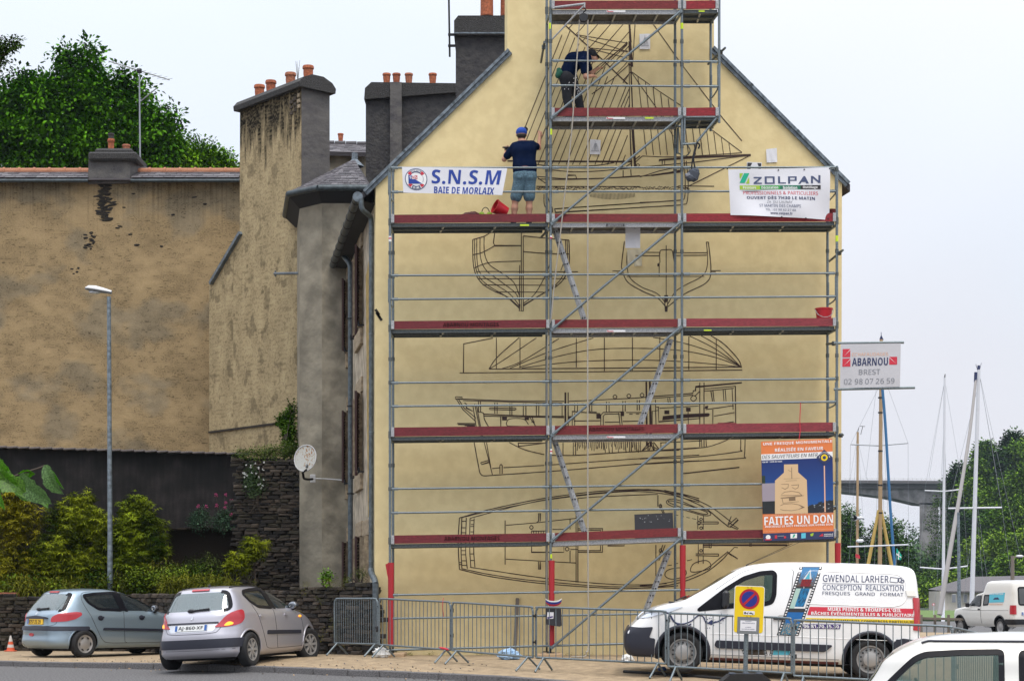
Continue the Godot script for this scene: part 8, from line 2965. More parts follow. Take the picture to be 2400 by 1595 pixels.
func hatchback(kind:int)->void:
	var b:=Body.new()
	var th:Node3D
	var paint:Material
	var wb:=0.0
	var wr:=0.0
	if kind==0:
		th=thing("parked_car","pale blue-silver hatchback with yellow rear number plate, parked at the far left","car",Vector3.ZERO,"hatchbacks parked by the low stone wall")
		paint=M.paint_blue_silver; wb=2.44; wr=0.285
		b.rows=[[0.19,-1.80,1.70,0.74,5.0],[0.25,-1.885,1.83,0.795,5.0],[0.36,-1.915,1.90,0.82,4.6],[0.46,-1.90,1.91,0.828,4.4],[0.55,-1.905,1.90,0.828,4.2],[0.62,-1.895,1.86,0.825,4.0],[0.70,-1.875,1.78,0.82,3.9],[0.80,-1.865,1.60,0.812,3.8],[0.86,-1.85,1.38,0.80,3.8],[0.90,-1.83,1.12,0.785,3.9],[0.94,-1.79,0.95,0.765,4.0],[1.05,-1.70,0.72,0.72,4.2],[1.20,-1.565,0.40,0.655,4.3],[1.31,-1.455,0.12,0.60,4.3],[1.36,-1.39,-0.05,0.555,4.2],[1.395,-1.28,-0.22,0.48,4.0],[1.42,-1.05,-0.40,0.33,3.6],[1.43,-0.80,-0.60,0.10,3.0]]
	else:
		th=thing("parked_car","silver hatchback with lit orange indicators and white number plate, pulling out at the kerb","car",Vector3.ZERO,"hatchbacks parked by the low stone wall")
		paint=M.paint_silver; wb=2.54; wr=0.31
		b.rows=[[0.20,-1.86,1.82,0.76,5.0],[0.26,-1.955,1.92,0.83,5.0],[0.34,-1.985,1.99,0.855,4.6],[0.46,-1.99,2.01,0.865,4.4],[0.58,-1.985,2.01,0.868,4.2],[0.66,-1.965,1.96,0.866,4.0],[0.76,-1.93,1.86,0.86,3.9],[0.86,-1.90,1.68,0.85,3.8],[0.93,-1.875,1.42,0.835,3.9],[0.97,-1.85,1.20,0.82,4.0],[1.01,-1.81,1.06,0.80,4.1],[1.12,-1.72,0.80,0.755,4.2],[1.25,-1.62,0.45,0.695,4.3],[1.36,-1.53,0.12,0.635,4.3],[1.41,-1.47,-0.06,0.585,4.2],[1.44,-1.36,-0.22,0.50,4.0],[1.465,-1.10,-0.42,0.34,3.6],[1.475,-0.85,-0.62,0.10,3.0]]
	var xr:=-wb*0.5
	var xf:=wb*0.5
	var o:=0.0 if kind==0 else 0.045
	var rear:=on_end(b,-1.0)
	var wrp:=on_wrap(b,-1.0)
	var right:=on_side(b,1.0)
	var left:=on_side(b,-1.0)
	var w_rear:PackedVector2Array
	var w_front:PackedVector2Array
	var tail:PackedVector2Array
	if kind==0:
		w_rear=rounded(nums("-0.24,0.965 -0.83,0.99 -1.06,1.14 -1.13,1.29 -0.85,1.325 -0.34,1.345"),0.06)
		w_front=rounded(nums("-0.19,0.965 0.76,0.945 0.64,1.06 0.36,1.23 0.05,1.325 -0.28,1.347"),0.06)
		tail=rounded(nums("-0.60,0.975 0.60,0.975 0.50,1.31 -0.50,1.31"),0.06)
	else:
		w_rear=rounded(nums("-0.26,1.03 -0.80,1.06 -1.03,1.16 -1.17,1.30 -1.10,1.36 -0.75,1.39 -0.36,1.40"),0.06)
		w_front=rounded(nums("-0.21,1.03 0.84,1.01 0.66,1.16 0.38,1.30 0.08,1.385 -0.30,1.40"),0.06)
		tail=rounded(nums("-0.63,1.035 0.63,1.035 0.58,1.20 0.50,1.36 -0.50,1.36 -0.58,1.20"),0.09)
	var wind:=nums("-0.62,0.97 0.62,0.97 0.52,1.30 -0.52,1.30")
	var arch:=wr+0.055
	lpart(th,"body",shell(b,[w_rear,w_front],[tail],[wind],[[xr,wr,arch],[xf,wr,arch]]).done(),paint)
	for f in [right,left]:
		window_set(th,f,w_rear,"rear_side_window",M.glass_dark)
		window_set(th,f,w_front,"front_side_window",M.glass_dark)
		var pil:=nums("-0.30,0.96 -0.13,0.96 -0.21,1.36 -0.40,1.36") if kind==0 else nums("-0.32,1.03 -0.14,1.03 -0.23,1.40 -0.43,1.40")
		lpart(th,"door_pillar",patch(f,pil,0.009,0.1).done(),M.black_gloss)
		if kind==0:
			lpart(th,"side_moulding",patch(f,rounded(nums("-0.78,0.565 1.02,0.515 1.02,0.565 -0.76,0.615"),0.02),0.016).done(),M.bumper_navy)
			seam(th,f,"-0.22,0.95 -0.24,0.70 -0.22,0.35 -0.16,0.30")
			seam(th,f,"-1.14,1.05 -1.02,0.80 -0.90,0.55 -0.78,0.36 -0.60,0.30 0.0,0.29 0.75,0.29")
			seam(th,f,"-1.14,1.05 -1.18,1.20 -1.13,1.33 -0.9,1.365")
			seam(th,f,"0.80,0.95 0.86,0.70 0.86,0.40 0.75,0.29")
		else:
			lpart(th,"side_moulding",patch(f,rounded(nums("-0.66,0.56 0.80,0.535 0.80,0.60 -0.64,0.635"),0.02),0.014).done(),M.bumper_navy)
			seam(th,f,"-0.24,1.02 -0.26,0.80 -0.24,0.40 -0.20,0.30")
			seam(th,f,"-1.02,1.12 -0.92,0.90 -0.82,0.65 -0.72,0.42 -0.58,0.31 0.1,0.30 0.85,0.30")
			seam(th,f,"0.86,1.00 0.93,0.75 0.93,0.45 0.85,0.30")
		for hx in ([-0.82,0.22] if kind==0 else [-0.80,0.22]):
			var hy:=0.815 if kind==0 else 0.885
			var hd:=patch(f,circle2(v2(hx,hy),0.065,0.055,18),0.004)
			var hh:=lpart(th,"door_handle",hd.done(),M.bumper_navy if kind==0 else paint)
			lpart(hh,"grip",patch(f,rounded(rect2(hx-0.075,hy-0.005,hx+0.075,hy+0.03),0.012),0.022).done(),M.bumper_navy if kind==0 else paint)
	window_set(th,rear,tail,"tailgate_window",M.glass_rear_sky,0.02,0.03)
	lpart(th,"windscreen",patch(on_end(b,1.0),wind,0.002,0.1,0.0).done(),M.glass_dark)
	if kind==0:
		for s in [1.0,-1.0]:
			var lp:=rounded(nums("0.46,0.735 0.47,0.84 0.58,0.915 0.84,0.945 0.97,0.93 1.0,0.885 0.86,0.80 0.66,0.75"),0.04)
			var l:=lpart(th,"tail_light",patch(wrp,lp if s>0 else flip(lp),0.012,0.08).done(),M.lens_red)
		lpart(th,"bumper_strip",patch(wrp,rounded(nums("-1.18,0.56 1.18,0.56 1.20,0.61 1.16,0.645 -1.16,0.645 -1.20,0.61"),0.03),0.03,0.1,0.03).done(),M.bumper_navy)
		lpart(th,"fog_light",patch(rear,circle2(v2(-0.10,0.475),0.085,0.036,18),0.012).done(),M.lens_red)
		lpart(th,"brake_light",patch(rear,rect2(-0.16,1.335,0.16,1.36),0.02).done(),M.lens_red)
		lpart(th,"tailgate_trim",patch(rear,rounded(nums("-0.40,0.80 0.40,0.80 0.38,0.835 0.0,0.865 -0.38,0.835"),0.02),0.025,0.1,0.03).done(),M.bumper_navy)
		plate(th,b,"8757 ZG 29",-0.27,0.27,0.685,0.80,M.plate_yellow,[[-0.27,-0.225]])
		seam(th,wrp,"-0.62,0.92 -0.50,0.67 0.0,0.655 0.50,0.67 0.58,0.80 0.64,0.94")
		lpart(th,"exhaust_notch",patch(rear,rounded(nums("-0.56,0.20 -0.40,0.20 -0.40,0.27 -0.47,0.29 -0.56,0.27"),0.02),0.006).done(),M.black_plastic)
	else:
		for s in [1.0,-1.0]:
			var lp:=rounded(nums("0.43,0.735 0.50,0.80 0.59,0.93 0.68,1.005 0.84,1.03 0.915,0.99 0.92,0.88 0.84,0.79 0.64,0.74"),0.05)
			var l:=lpart(th,"tail_light",patch(wrp,lp if s>0 else flip(lp),0.016,0.08).done(),M.lens_red)
			var bl:=rounded(nums("0.575,0.757 0.61,0.81 0.645,0.83 0.69,0.80 0.68,0.772 0.63,0.755"),0.02)
			lpart(l,"indicator",patch(wrp,bl if s>0 else flip(bl),0.020,0.08).done(),M.blinker_lit)
		lpart(th,"bumper_strip",patch(wrp,rounded(nums("-0.92,0.375 0.92,0.375 0.96,0.43 0.95,0.535 -0.95,0.535 -0.96,0.43"),0.03),0.022,0.1,0.03).done(),M.bumper_navy)
		lpart(th,"brake_light",patch(rear,rect2(-0.17,1.385,0.17,1.41),0.02).done(),M.lens_red)
		lpart(th,"tailgate_trim",patch(rear,rounded(nums("-0.50,0.805 0.50,0.805 0.50,0.83 -0.50,0.83"),0.01),0.028,0.1,0.03).done(),M.bumper_navy)
		lpart(th,"plate_recess",patch(rear,rounded(nums("-0.50,0.80 0.50,0.80 0.42,0.665 -0.42,0.665"),0.03),0.004,0.1,0.0).done(),M.chrome)
		plate(th,b,"AJ·860·XF",-0.31,0.31,0.685,0.79,M.plate_white,[[-0.31,-0.265],[0.265,0.31]])
		seam(th,wrp,"-0.68,0.98 -0.52,0.70 -0.40,0.64 0.0,0.63 0.40,0.64 0.52,0.70 0.66,0.98")
		seam(th,wrp,"-1.10,0.36 -0.5,0.345 0.0,0.34 0.5,0.345 1.10,0.36",0.004)
		seam(th,rear,"-0.42,1.445 -0.38,1.425",0.008)
		var an:=MB.new()
		an.box(Transform3D(Basis.from_euler(v3(0,0,0.5)),v3(-1.15,1.485,0)),v3(0.07,0.035,0.03),0.01)
		an.cyl(v3(-1.16,1.49,0),v3(-1.25,1.515,0),0.006,0.003,6)
		lpart(th,"roof_aerial",an.done(),M.black_plastic)
		for s in [-1.0,1.0]:
			var rg:=MB.new()
			var rp:=PackedVector3Array()
			for k in 9:
				var x:=-1.30+0.14*k
				rp.append(v3(x,1.442+0.014*sin(k/8.0*PI),s*0.47))
			rg.tube(rp,0.012,6)
			lpart(th,"roof_groove",rg.done(),M.black_plastic)
		lpart(th,"window_sticker",patch(rear,nums("0.50,1.075 0.59,1.065 0.57,1.115 0.49,1.125"),0.008,0.2,0.0).done(),M.paper)
	var wy:=1.0+o
	var wp:=MB.new()
	var p0:Vector3=rear.call(v2(-0.05,wy))+v3(-0.02,0,0)
	var p1:Vector3=rear.call(v2(0.30,wy+0.015))+v3(-0.025,0.01,0)
	wp.bar(p0,p1,0.03,0.035,v3(-1,0,0),0.006)
	wp.ball(p0,v3(0.03,0.035,0.08))
	lpart(th,"wiper",wp.done(),M.black_plastic)
	var bg:=MB.new()
	bg.add(patch(rear,nums("-0.030,0.885 -0.012,0.90 0.0,0.925 0.018,0.945 0.012,0.915 0.032,0.90 0.010,0.895 0.022,0.87 0.0,0.885 -0.022,0.868 -0.012,0.888"),0.03 if kind==0 else 0.012,0.2,0.004))
	lpart(th,"badge",bg.done(),M.chrome)
	for s in [1.0,-1.0]:
		var mx:=0.62 if kind==0 else 0.70
		var my:=1.0 if kind==0 else 1.06
		var mr:=MB.new()
		mr.ball(v3(mx,my,s*(b.side(mx,my)+0.11)),v3(0.06,0.085,0.11),Basis(),14,9)
		mr.bx(v3(mx,my-0.05,s*(b.side(mx,my)+0.03)),v3(0.06,0.05,0.10),0.015)
		var mirror:=lpart(th,"door_mirror",mr.done(),M.black_plastic)
		mr=MB.new()
		mr.ball(v3(mx-0.045,my+0.005,s*(b.side(mx,my)+0.11)),v3(0.022,0.065,0.085),Basis(),14,9)
		lpart(mirror,"mirror_glass",mr.done(),M.mirror)
		if kind==1 and s>0:
			mr=MB.new()
			mr.ball(v3(0.86,0.86,b.side(0.86,0.86)+0.01),v3(0.05,0.022,0.018),Basis(),10,6)
			lpart(th,"side_repeater",mr.done(),M.blinker_lit)
		seat(th,0.10,s*0.36,0.42)
		wheel_well(th,b,xr,wr,arch,s,paint)
		wheel_well(th,b,xf,wr,arch,s,paint)
		wheel(th,v3(xr,wr,s*(0.735 if kind==0 else 0.765)),s,wr,wr*0.64,0.19,"cap6" if kind==0 else "spoke8")
		wheel(th,v3(xf,wr,s*(0.735 if kind==0 else 0.765)),s,wr,wr*0.64,0.19,"cap6" if kind==0 else "spoke8",-0.22 if kind==1 else 0.0)
	var se:=MB.new()
	se.bx(v3(-0.72,0.48,0),v3(0.5,0.18,1.25),0.05)
	se.box(Transform3D(Basis.from_euler(v3(0,0,0.3)),v3(-1.0,0.76,0)),v3(0.13,0.52,1.25),0.05)
	for z in [-0.36,0.36]:se.box(Transform3D(Basis.from_euler(v3(0,0,0.3)),v3(-1.1,1.07,z)),v3(0.08,0.13,0.24),0.03)
	lpart(th,"rear_bench",se.done(),M.seat_cloth)
	se=MB.new()
	se.bx(v3(-1.35,0.93+o,0),v3(0.55,0.02,1.1))
	se.bx(v3(0.75,0.84,0),v3(0.35,0.16,1.35),0.05)
	se.bx(v3(0,0.27,0),v3(3.2,0.08,1.30))
	lpart(th,"interior_trim",se.done(),M.seat_cloth)
	se=MB.new()
	se.bx(v3(0.0,0.2,0.0),v3(2.9,0.1,1.2))
	se.cyl(v3(xr,wr,-0.6),v3(xr,wr,0.6),0.04)
	lpart(th,"underbody",se.done(),M.rubber)
	if kind==0:
		var s:=on_ground(145,42.0)
		var fw:=v2(sin(deg_to_rad(43)),cos(deg_to_rad(43)))
		place(th,v3(s.x+fw.x*wb*0.5,s.y,s.z-fw.y*wb*0.5),fw)
	else:
		var s:=on_ground(493,36.1)
		var fw:=v2(sin(deg_to_rad(18.5)),cos(deg_to_rad(18.5)))
		place(th,v3(s.x+fw.x*wb*0.5,s.y-0.03,s.z-fw.y*wb*0.5),fw,0.012,-0.05)
func cars()->void:
	hatchback(0)
	hatchback(1)
	white_van()
	old_van()
	near_car()
func white_van()->void:
	var th:=thing("panel_van","white panel van with lettering and a film strip on its side, behind the barriers","van")
	var b:=Body.new()
	b.rows=[[0.23,-2.34,2.22,0.84,13.0],[0.3,-2.45,2.37,0.925,14.0],[0.45,-2.485,2.41,0.948,14.0],[0.62,-2.485,2.41,0.952,14.0],[0.7,-2.45,2.36,0.952,14.0],[0.8,-2.43,2.27,0.952,14.0],[0.95,-2.425,2.13,0.95,14.0],[1.05,-2.42,1.96,0.945,14.0],[1.12,-2.42,1.76,0.938,14.0],[1.18,-2.415,1.52,0.93,13.0],[1.3,-2.41,1.3,0.912,13.0],[1.5,-2.39,0.97,0.878,12.0],[1.7,-2.36,0.66,0.835,12.0],[1.8,-2.325,0.44,0.79,13.0],[1.86,-2.26,0.14,0.7,14.0],[1.895,-2.12,-0.3,0.52,8.0],[1.91,-1.8,-0.8,0.25,6.0]]
	var L:=on_side(b,-1.0)
	var R:=on_side(b,1.0)
	var paint:=M.paint_white as Material
	var win:=rounded(nums("1.25,1.035 1.12,1.145 0.80,1.405 0.50,1.605 0.23,1.70 0.02,1.725 -0.03,1.68 -0.025,1.33 0.02,1.20 0.14,1.165 0.76,1.10"),0.05)
	var wsc:=nums("-0.80,1.20 0.80,1.20 0.70,1.70 -0.70,1.70")
	var xw:=[-1.615,1.462]
	lpart(th,"body",shell(b,[win],[],[wsc],[[xw[0],0.335,0.44],[xw[1],0.335,0.43]],128,34,72).done(),paint)
	for f in [L,R]:
		window_set(th,f,win,"cab_window",M.glass_green,0.055,0.02)
		lpart(th,"quarter_panel",patch(f,nums("1.24,1.04 0.80,1.385 0.80,1.10"),0.010).done(),M.black_gloss)
		lpart(th,"side_moulding",patch(f,rounded(nums("0.95,0.475 0.90,0.43 -0.86,0.43 -0.98,0.53 -0.96,0.55 0.92,0.56"),0.03),0.03,0.1,0.03).done(),M.bumper_navy)
		lpart(th,"rear_wrap_bumper",patch(f,rounded(nums("-2.02,0.30 -2.40,0.30 -2.44,0.66 -2.12,0.70 -1.98,0.64"),0.03),0.02,0.1,0.03).done(),M.bumper_navy)
		lpart(th,"front_wrap_bumper",patch(f,rounded(nums("1.93,0.26 2.28,0.26 2.36,0.55 2.32,0.70 1.96,0.74 2.02,0.56 1.92,0.55"),0.03),0.02,0.1,0.03).done(),M.bumper_navy)
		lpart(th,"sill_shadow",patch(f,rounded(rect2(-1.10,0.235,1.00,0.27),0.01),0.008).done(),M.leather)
		seam(th,f,"-0.27,0.30 -0.26,0.90 -0.30,1.55 -0.28,1.78 0.10,1.79",0.005)
		seam(th,f,"0.10,1.79 0.50,1.70 0.95,1.39",0.004)
		seam(th,f,"1.05,0.34 1.10,0.75 1.12,1.05",0.005)
		seam(th,f,"-1.36,1.02 -1.36,1.78",0.004)
		seam(th,f,"1.00,0.32 0.0,0.315 -1.10,0.31",0.004)
		var pl:=MB.new()
		var pp:=PackedVector3Array()
		for q in smooth(rounded(nums("-0.48,1.21 -0.50,1.71 -0.60,1.755 -2.02,1.745 -2.15,1.66 -2.18,1.36 -2.10,1.25 -1.95,1.21"),0.12),1):pp.append(f.call(q))
		pl.tube(pp,0.009,6,-1.0,true)
		lpart(th,"panel_edge",pl.done(),paint)
		var ws:=MB.new()
		var wp:=PackedVector3Array()
		for k in 30:wp.append(f.call(v2(1.02-3.35*k/29.0,0.66+0.006*sin(k*0.2))))
		ws.tube(wp,0.006,6)
		lpart(th,"waist_crease",ws.done(),paint)
		lpart(th,"door_handle",patch(f,circle2(v2(-0.13,0.955),0.07,0.06,18),0.002).done(),M.paint_pearl)
		lpart(th,"handle_grip",patch(f,rounded(rect2(-0.20,0.93,0.0,0.965),0.015),0.03,0.1,0.03).done(),M.bumper_navy)
	for s in [-1.0,1.0]:
		wheel_well(th,b,xw[0],0.335,0.44,s,M.bumper_navy,0.035)
		wheel_well(th,b,xw[1],0.335,0.43,s,M.bumper_navy,0.035)
		for x in xw:wheel(th,v3(x,0.335,s*0.83),s,0.335,0.225,0.225,"steel",0.0)
		var mr:=MB.new()
		mr.box(Transform3D(Basis(),v3(0.79,1.235,s*1.03)),v3(0.11,0.29,0.20),0.04)
		mr.bx(v3(0.80,1.12,s*0.94),v3(0.07,0.05,0.12),0.015)
		lpart(th,"door_mirror",mr.done(),M.black_plastic)
		seat(th,0.12,s*0.42,0.72,0.68)
		var hl:=rounded(nums("0.52,0.86 0.60,0.98 0.95,1.075 1.20,1.085 1.18,1.00 0.98,0.90 0.74,0.845"),0.03)
		lpart(th,"headlight",patch(on_wrap(b,1.0),hl if s>0 else flip(hl),0.012,0.08).done(),M.lens_clear)
		var tl:=rounded(nums("0.78,0.82 0.76,1.37 0.895,1.37 0.93,0.84"),0.02)
		lpart(th,"tail_light",patch(on_wrap(b,-1.0),tl if s>0 else flip(tl),0.014,0.08).done(),M.lens_red)
		lpart(th,"door_hinge",patch(on_wrap(b,-1.0),rect2(0.84 if s>0 else -0.98,1.39,0.98 if s>0 else -0.84,1.48),0.03,0.1,0.03).done(),M.paint_cream)
	lpart(th,"windscreen",patch(on_end(b,1.0),wsc,0.002,0.1,0.0).done(),M.glass_green)
	var wf:=MB.new()
	wf.bx(v3(1.66,1.155,-0.55),v3(0.10,0.03,0.2),0.01)
	wf.bar(v3(1.58,1.19,-0.5),v3(1.40,1.26,0.1),0.03,0.02)
	lpart(th,"wiper",wf.done(),M.black_plastic)
	lpart(th,"bumper",patch(on_wrap(b,1.0),rounded(nums("-1.05,0.27 1.05,0.27 1.08,0.72 -1.08,0.72"),0.04),0.02,0.1,0.03).done(),M.bumper_navy)
	lpart(th,"rear_bumper",patch(on_wrap(b,-1.0),rounded(nums("-1.25,0.30 1.25,0.30 1.25,0.68 -1.25,0.68"),0.04),0.02,0.1,0.03).done(),M.bumper_navy)
	var dash:=MB.new()
	dash.bx(v3(1.15,1.06,0),v3(0.6,0.16,1.6),0.05)
	dash.bx(v3(-0.30,0.62,0),v3(0.06,0.9,1.65))
	dash.bx(v3(0.2,0.40,0),v3(2.0,0.1,1.5))
	var wr:=PackedVector3Array()
	for k in 20:wr.append(v3(0.75+0.08*sin(TAU*k/20.0),1.12+0.17*sin(TAU*k/20.0),-0.42+0.19*cos(TAU*k/20.0)))
	dash.tube(wr,0.016,6,-1.0,true)
	lpart(th,"cab_trim",dash.done(),M.seat_cloth)
	var ub:=MB.new()
	ub.bx(v3(-0.1,0.24,0),v3(3.6,0.12,1.2))
	for x in xw:ub.cyl(v3(x,0.335,-0.75),v3(x,0.335,0.75),0.045)
	lpart(th,"underbody",ub.done(),M.rubber)
	var ae:=MB.new()
	ae.cyl(v3(0.40,1.83,-0.3),v3(-0.55,2.28,-0.3),0.005,0.003,5)
	ae.cyl(v3(0.43,1.81,-0.3),v3(0.37,1.85,-0.3),0.012,0.008,6)
	lpart(th,"roof_aerial",ae.done(),M.black_plastic)
	var V3:=func(x:float,y:float)->Vector2:
		var px:=1440.0+x/5.315
		return v2((1812.0-px)/143.0,(1575.6+(px-1603.0)*0.0375-(1300.0+y/5.315))/143.0)
	var V4:=func(x:float,y:float)->Vector2:return V3.call(x+340*5.315,y)
	var pg:=func(v:Callable,s:String)->PackedVector2Array:
		var o:=PackedVector2Array()
		for p in nums(s):o.append(v.call(p.x,p.y))
		return o
	var put:=func(parent:Node3D,called:String,v:Callable,s:String,off:float,m:Material)->Node3D:
		return lpart(parent,called,patch(L,pg.call(v,s),off,0.12,0.0).done(),m)
	var write:=func(parent:Node3D,s:String,x0:float,x1:float,ya:float,yb:float,h:float,m:Material,bold:bool,slant:float,off:=0.007)->void:
		var p:Vector2=V4.call(x0,ya)
		var q:Vector2=V4.call(x1,yb)
		var w:=p.distance_to(q)
		lpart(parent,"lettering",text_mb(s,w,h/5.315/143.0,func(a:float,c:float)->Vector3:
			var r:=p.lerp(q,a/w)+v2(0,c)
			return (L.call(r) as Vector3)+v3(0,0,-off),bold,slant).done(),m)
	write.call(th,"GWENDAL LARHER",778,1595,325,340,86,M.print_navy,false,0.0)
	put.call(th,"rule_line",V4,"775,346 1782,368 1782,373 775,351",0.005,M.print_navy)
	write.call(th,"CONCEPTION  REALISATION",778,1782,428,445,66,M.print_slate,false,0.0)
	write.call(th,"FRESQUES   GRAND   FORMAT",775,1780,500,522,52,M.print_navy,false,0.0)
	for s in ["1618,272 1700,282","1618,272 1612,330","1612,330 1700,340 1722,312 1712,284 1700,282"]:
		var mb:=MB.new()
		var pts:=PackedVector3Array()
		for q in nums(s):pts.append((L.call(V4.call(q.x,q.y)) as Vector3)+v3(0,0,-0.004))
		mb.tube(pts,0.005,5)
		lpart(th,"logo_line",mb.done(),M.print_navy)
	for q in [[1735,308,24],[1765,325,18]]:
		var mb:=MB.new()
		var pts:=PackedVector3Array()
		for k in 14:pts.append((L.call(V4.call(q[0]+q[2]*cos(TAU*k/14.0),q[1]+q[2]*sin(TAU*k/14.0))) as Vector3)+v3(0,0,-0.004))
		mb.tube(pts,0.007,5,-1.0,true)
		lpart(th,"logo_loop",mb.done(),M.print_navy)
	var red:Node3D=put.call(th,"red_band",V4,"620,640 1990,668 1985,778 590,742",0.006,M.print_red)
	write.call(red,"MURS PEINTS & TROMPES-L'ŒIL",845,1755,690,708,42,M.print_white,true,0.0,0.012)
	write.call(red,"BÂCHES ÉVÉNEMENTIELLES & PUBLICITAIRES",640,1955,738,768,48,M.print_white,true,0.0,0.012)
	var yel:Node3D=put.call(th,"yellow_band",V4,"580,778 1985,808 1982,862 560,830",0.006,M.print_yellow)
	write.call(yel,"ENTREPRISES COMMUNES COMMERCES PARTICULIERS",585,1975,822,848,30,M.print_black,true,-0.2,0.012)
	var vio:Node3D=put.call(th,"violet_band",V4,"548,855 1015,860 1000,918 530,908",0.006,M.print_violet)
	write.call(vio,"06.81.70.15.30",555,995,902,910,42,M.print_white,true,-0.2,0.012)
	var film:Node3D=put.call(th,"film_strip",V4,"487,140 775,142 490,1003 220,996",0.005,M.print_black)
	var tl:=v2(487,140)
	var tr:=v2(775,142)
	var br:=v2(490,1003)
	var bl:=v2(220,996)
	var at:=func(u:float,v:float)->Vector2:
		var p:=tl.lerp(tr,u).lerp(bl.lerp(br,u),v)
		return V4.call(p.x,p.y)
	for k in 25:
		for e in [0.045,0.885]:
			var v:=(k+0.25)/25.0
			var q:=PackedVector2Array([at.call(e,v),at.call(e+0.07,v),at.call(e+0.07,v+0.019),at.call(e,v+0.019)])
			lpart(film,"perforation",patch(L,q,0.009,0.2,0.0).done(),M.print_white)
	var k:=0
	for v in [[0.005,0.285],[0.315,0.605],[0.66,0.985]]:
		var q:=PackedVector2Array([at.call(0.15,v[0]),at.call(0.86,v[0]),at.call(0.86,v[1]),at.call(0.15,v[1])])
		var mb:=MB.new()
		var n:=8
		for i in n:
			for j in n:
				var c:=[]
				for o in [[0,0],[1,0],[1,1],[0,1]]:
					var uu:=float(i+o[0])/n
					var vv:=float(j+o[1])/n
					c.append([(L.call(at.call(lerpf(0.15,0.86,uu),lerpf(v[0],v[1],vv))) as Vector3)+v3(0,0,-0.009),v2(uu,vv)])
				mb.tri(c[0][0],c[1][0],c[2][0],v3(0,0,-1),v3(0,0,-1),v3(0,0,-1),c[0][1],c[1][1],c[2][1])
				mb.tri(c[0][0],c[2][0],c[3][0],v3(0,0,-1),v3(0,0,-1),v3(0,0,-1),c[0][1],c[2][1],c[3][1])
		lpart(film,"film_frame",mb.done(),M[["pic_harbour","pic_block","pic_sea"][k]])
		k+=1
	for s in ["-240,1098 -210,1098 -155,1245 -180,1245","42,1098 78,1098 118,1245 82,1245","165,1098 200,1098 178,1245 140,1245","420,1098 460,1098 415,1245 385,1245"]:
		var st:Node3D=put.call(th,"film_edge",V4,s,0.005,M.print_black)
		var c:=nums(s)
		for i in 5:
			var t:=(i+0.3)/5.0
			var a:=c[0].lerp(c[3],t)
			var e:=c[1].lerp(c[2],t)
			var q:=PackedVector2Array()
			for o in [[0.2,0.0],[0.8,0.0],[0.8,12.0],[0.2,12.0]]:
				var p:Vector2=a.lerp(e,o[0])+v2(0,o[1])
				q.append(V4.call(p.x,p.y))
			lpart(st,"perforation",patch(L,q,0.008,0.2,0.0).done(),M.print_white)
	put.call(th,"film_frame",V4,"-205,1098 42,1098 78,1240 -152,1240",0.004,M.stone_3)
	put.call(th,"film_frame",V4,"205,1098 420,1098 385,1240 182,1240",0.004,M.print_cyan)
	for s in ["640,700 690,730 760,830 860,850 960,815 1040,750 1100,755 1140,825 1190,850","690,740 740,820 830,875 900,880 960,850"]:
		var mb:=MB.new()
		var pts:=PackedVector3Array()
		for q in smooth(nums(s),6):pts.append((L.call(V3.call(q.x,q.y)) as Vector3)+v3(0,0,-0.003))
		mb.tube(pts,0.011,6)
		lpart(th,"painted_cable",mb.done(),M.print_navy)
	put.call(th,"painted_plug",V3,"650,675 690,672 715,715 690,725 640,722",0.006,M.print_navy)
	put.call(th,"paint_splash",V3,"1170,830 1215,800 1235,825 1290,815 1330,790 1400,755 1410,765 1340,805 1310,828 1250,842 1205,868 1195,855",0.006,M.print_navy)
	for i in 30:
		var t:=rng.randf()
		var c:=v2(lerpf(1130,1410,t)+rr(-20,20),lerpf(870,740,t)+rr(-95,60))
		var q:=PackedVector2Array()
		var r:=rr(2.5,8.0)
		for j in 7:q.append(V3.call(c.x+r*cos(TAU*j/7.0)*rr(0.7,1.6),c.y+r*sin(TAU*j/7.0)))
		lpart(th,"paint_drop",patch(L,q,0.006,0.2,0.0).done(),M.print_navy)
	var ctr:=(on_ground(1603,33.7)+on_ground(2043,32.6))*0.5
	var pa:=P(1603,1575.6,33.12)
	var pb:=P(2043,1592,32.98)
	var fw:=v2(pa.x-pb.x,-(pa.z-pb.z))
	var wb:float=pa.distance_to(pb)
	var mid:=(pa+pb)*0.5
	var sc:float=xw[1]-xw[0]
	place(th,mid-v3(fw.normalized().x,(pa.y-pb.y)/wb,-fw.normalized().y)*((xw[0]+xw[1])*0.5)+v3(0,0,-0.83),fw,asin((pa.y-pb.y)/wb))
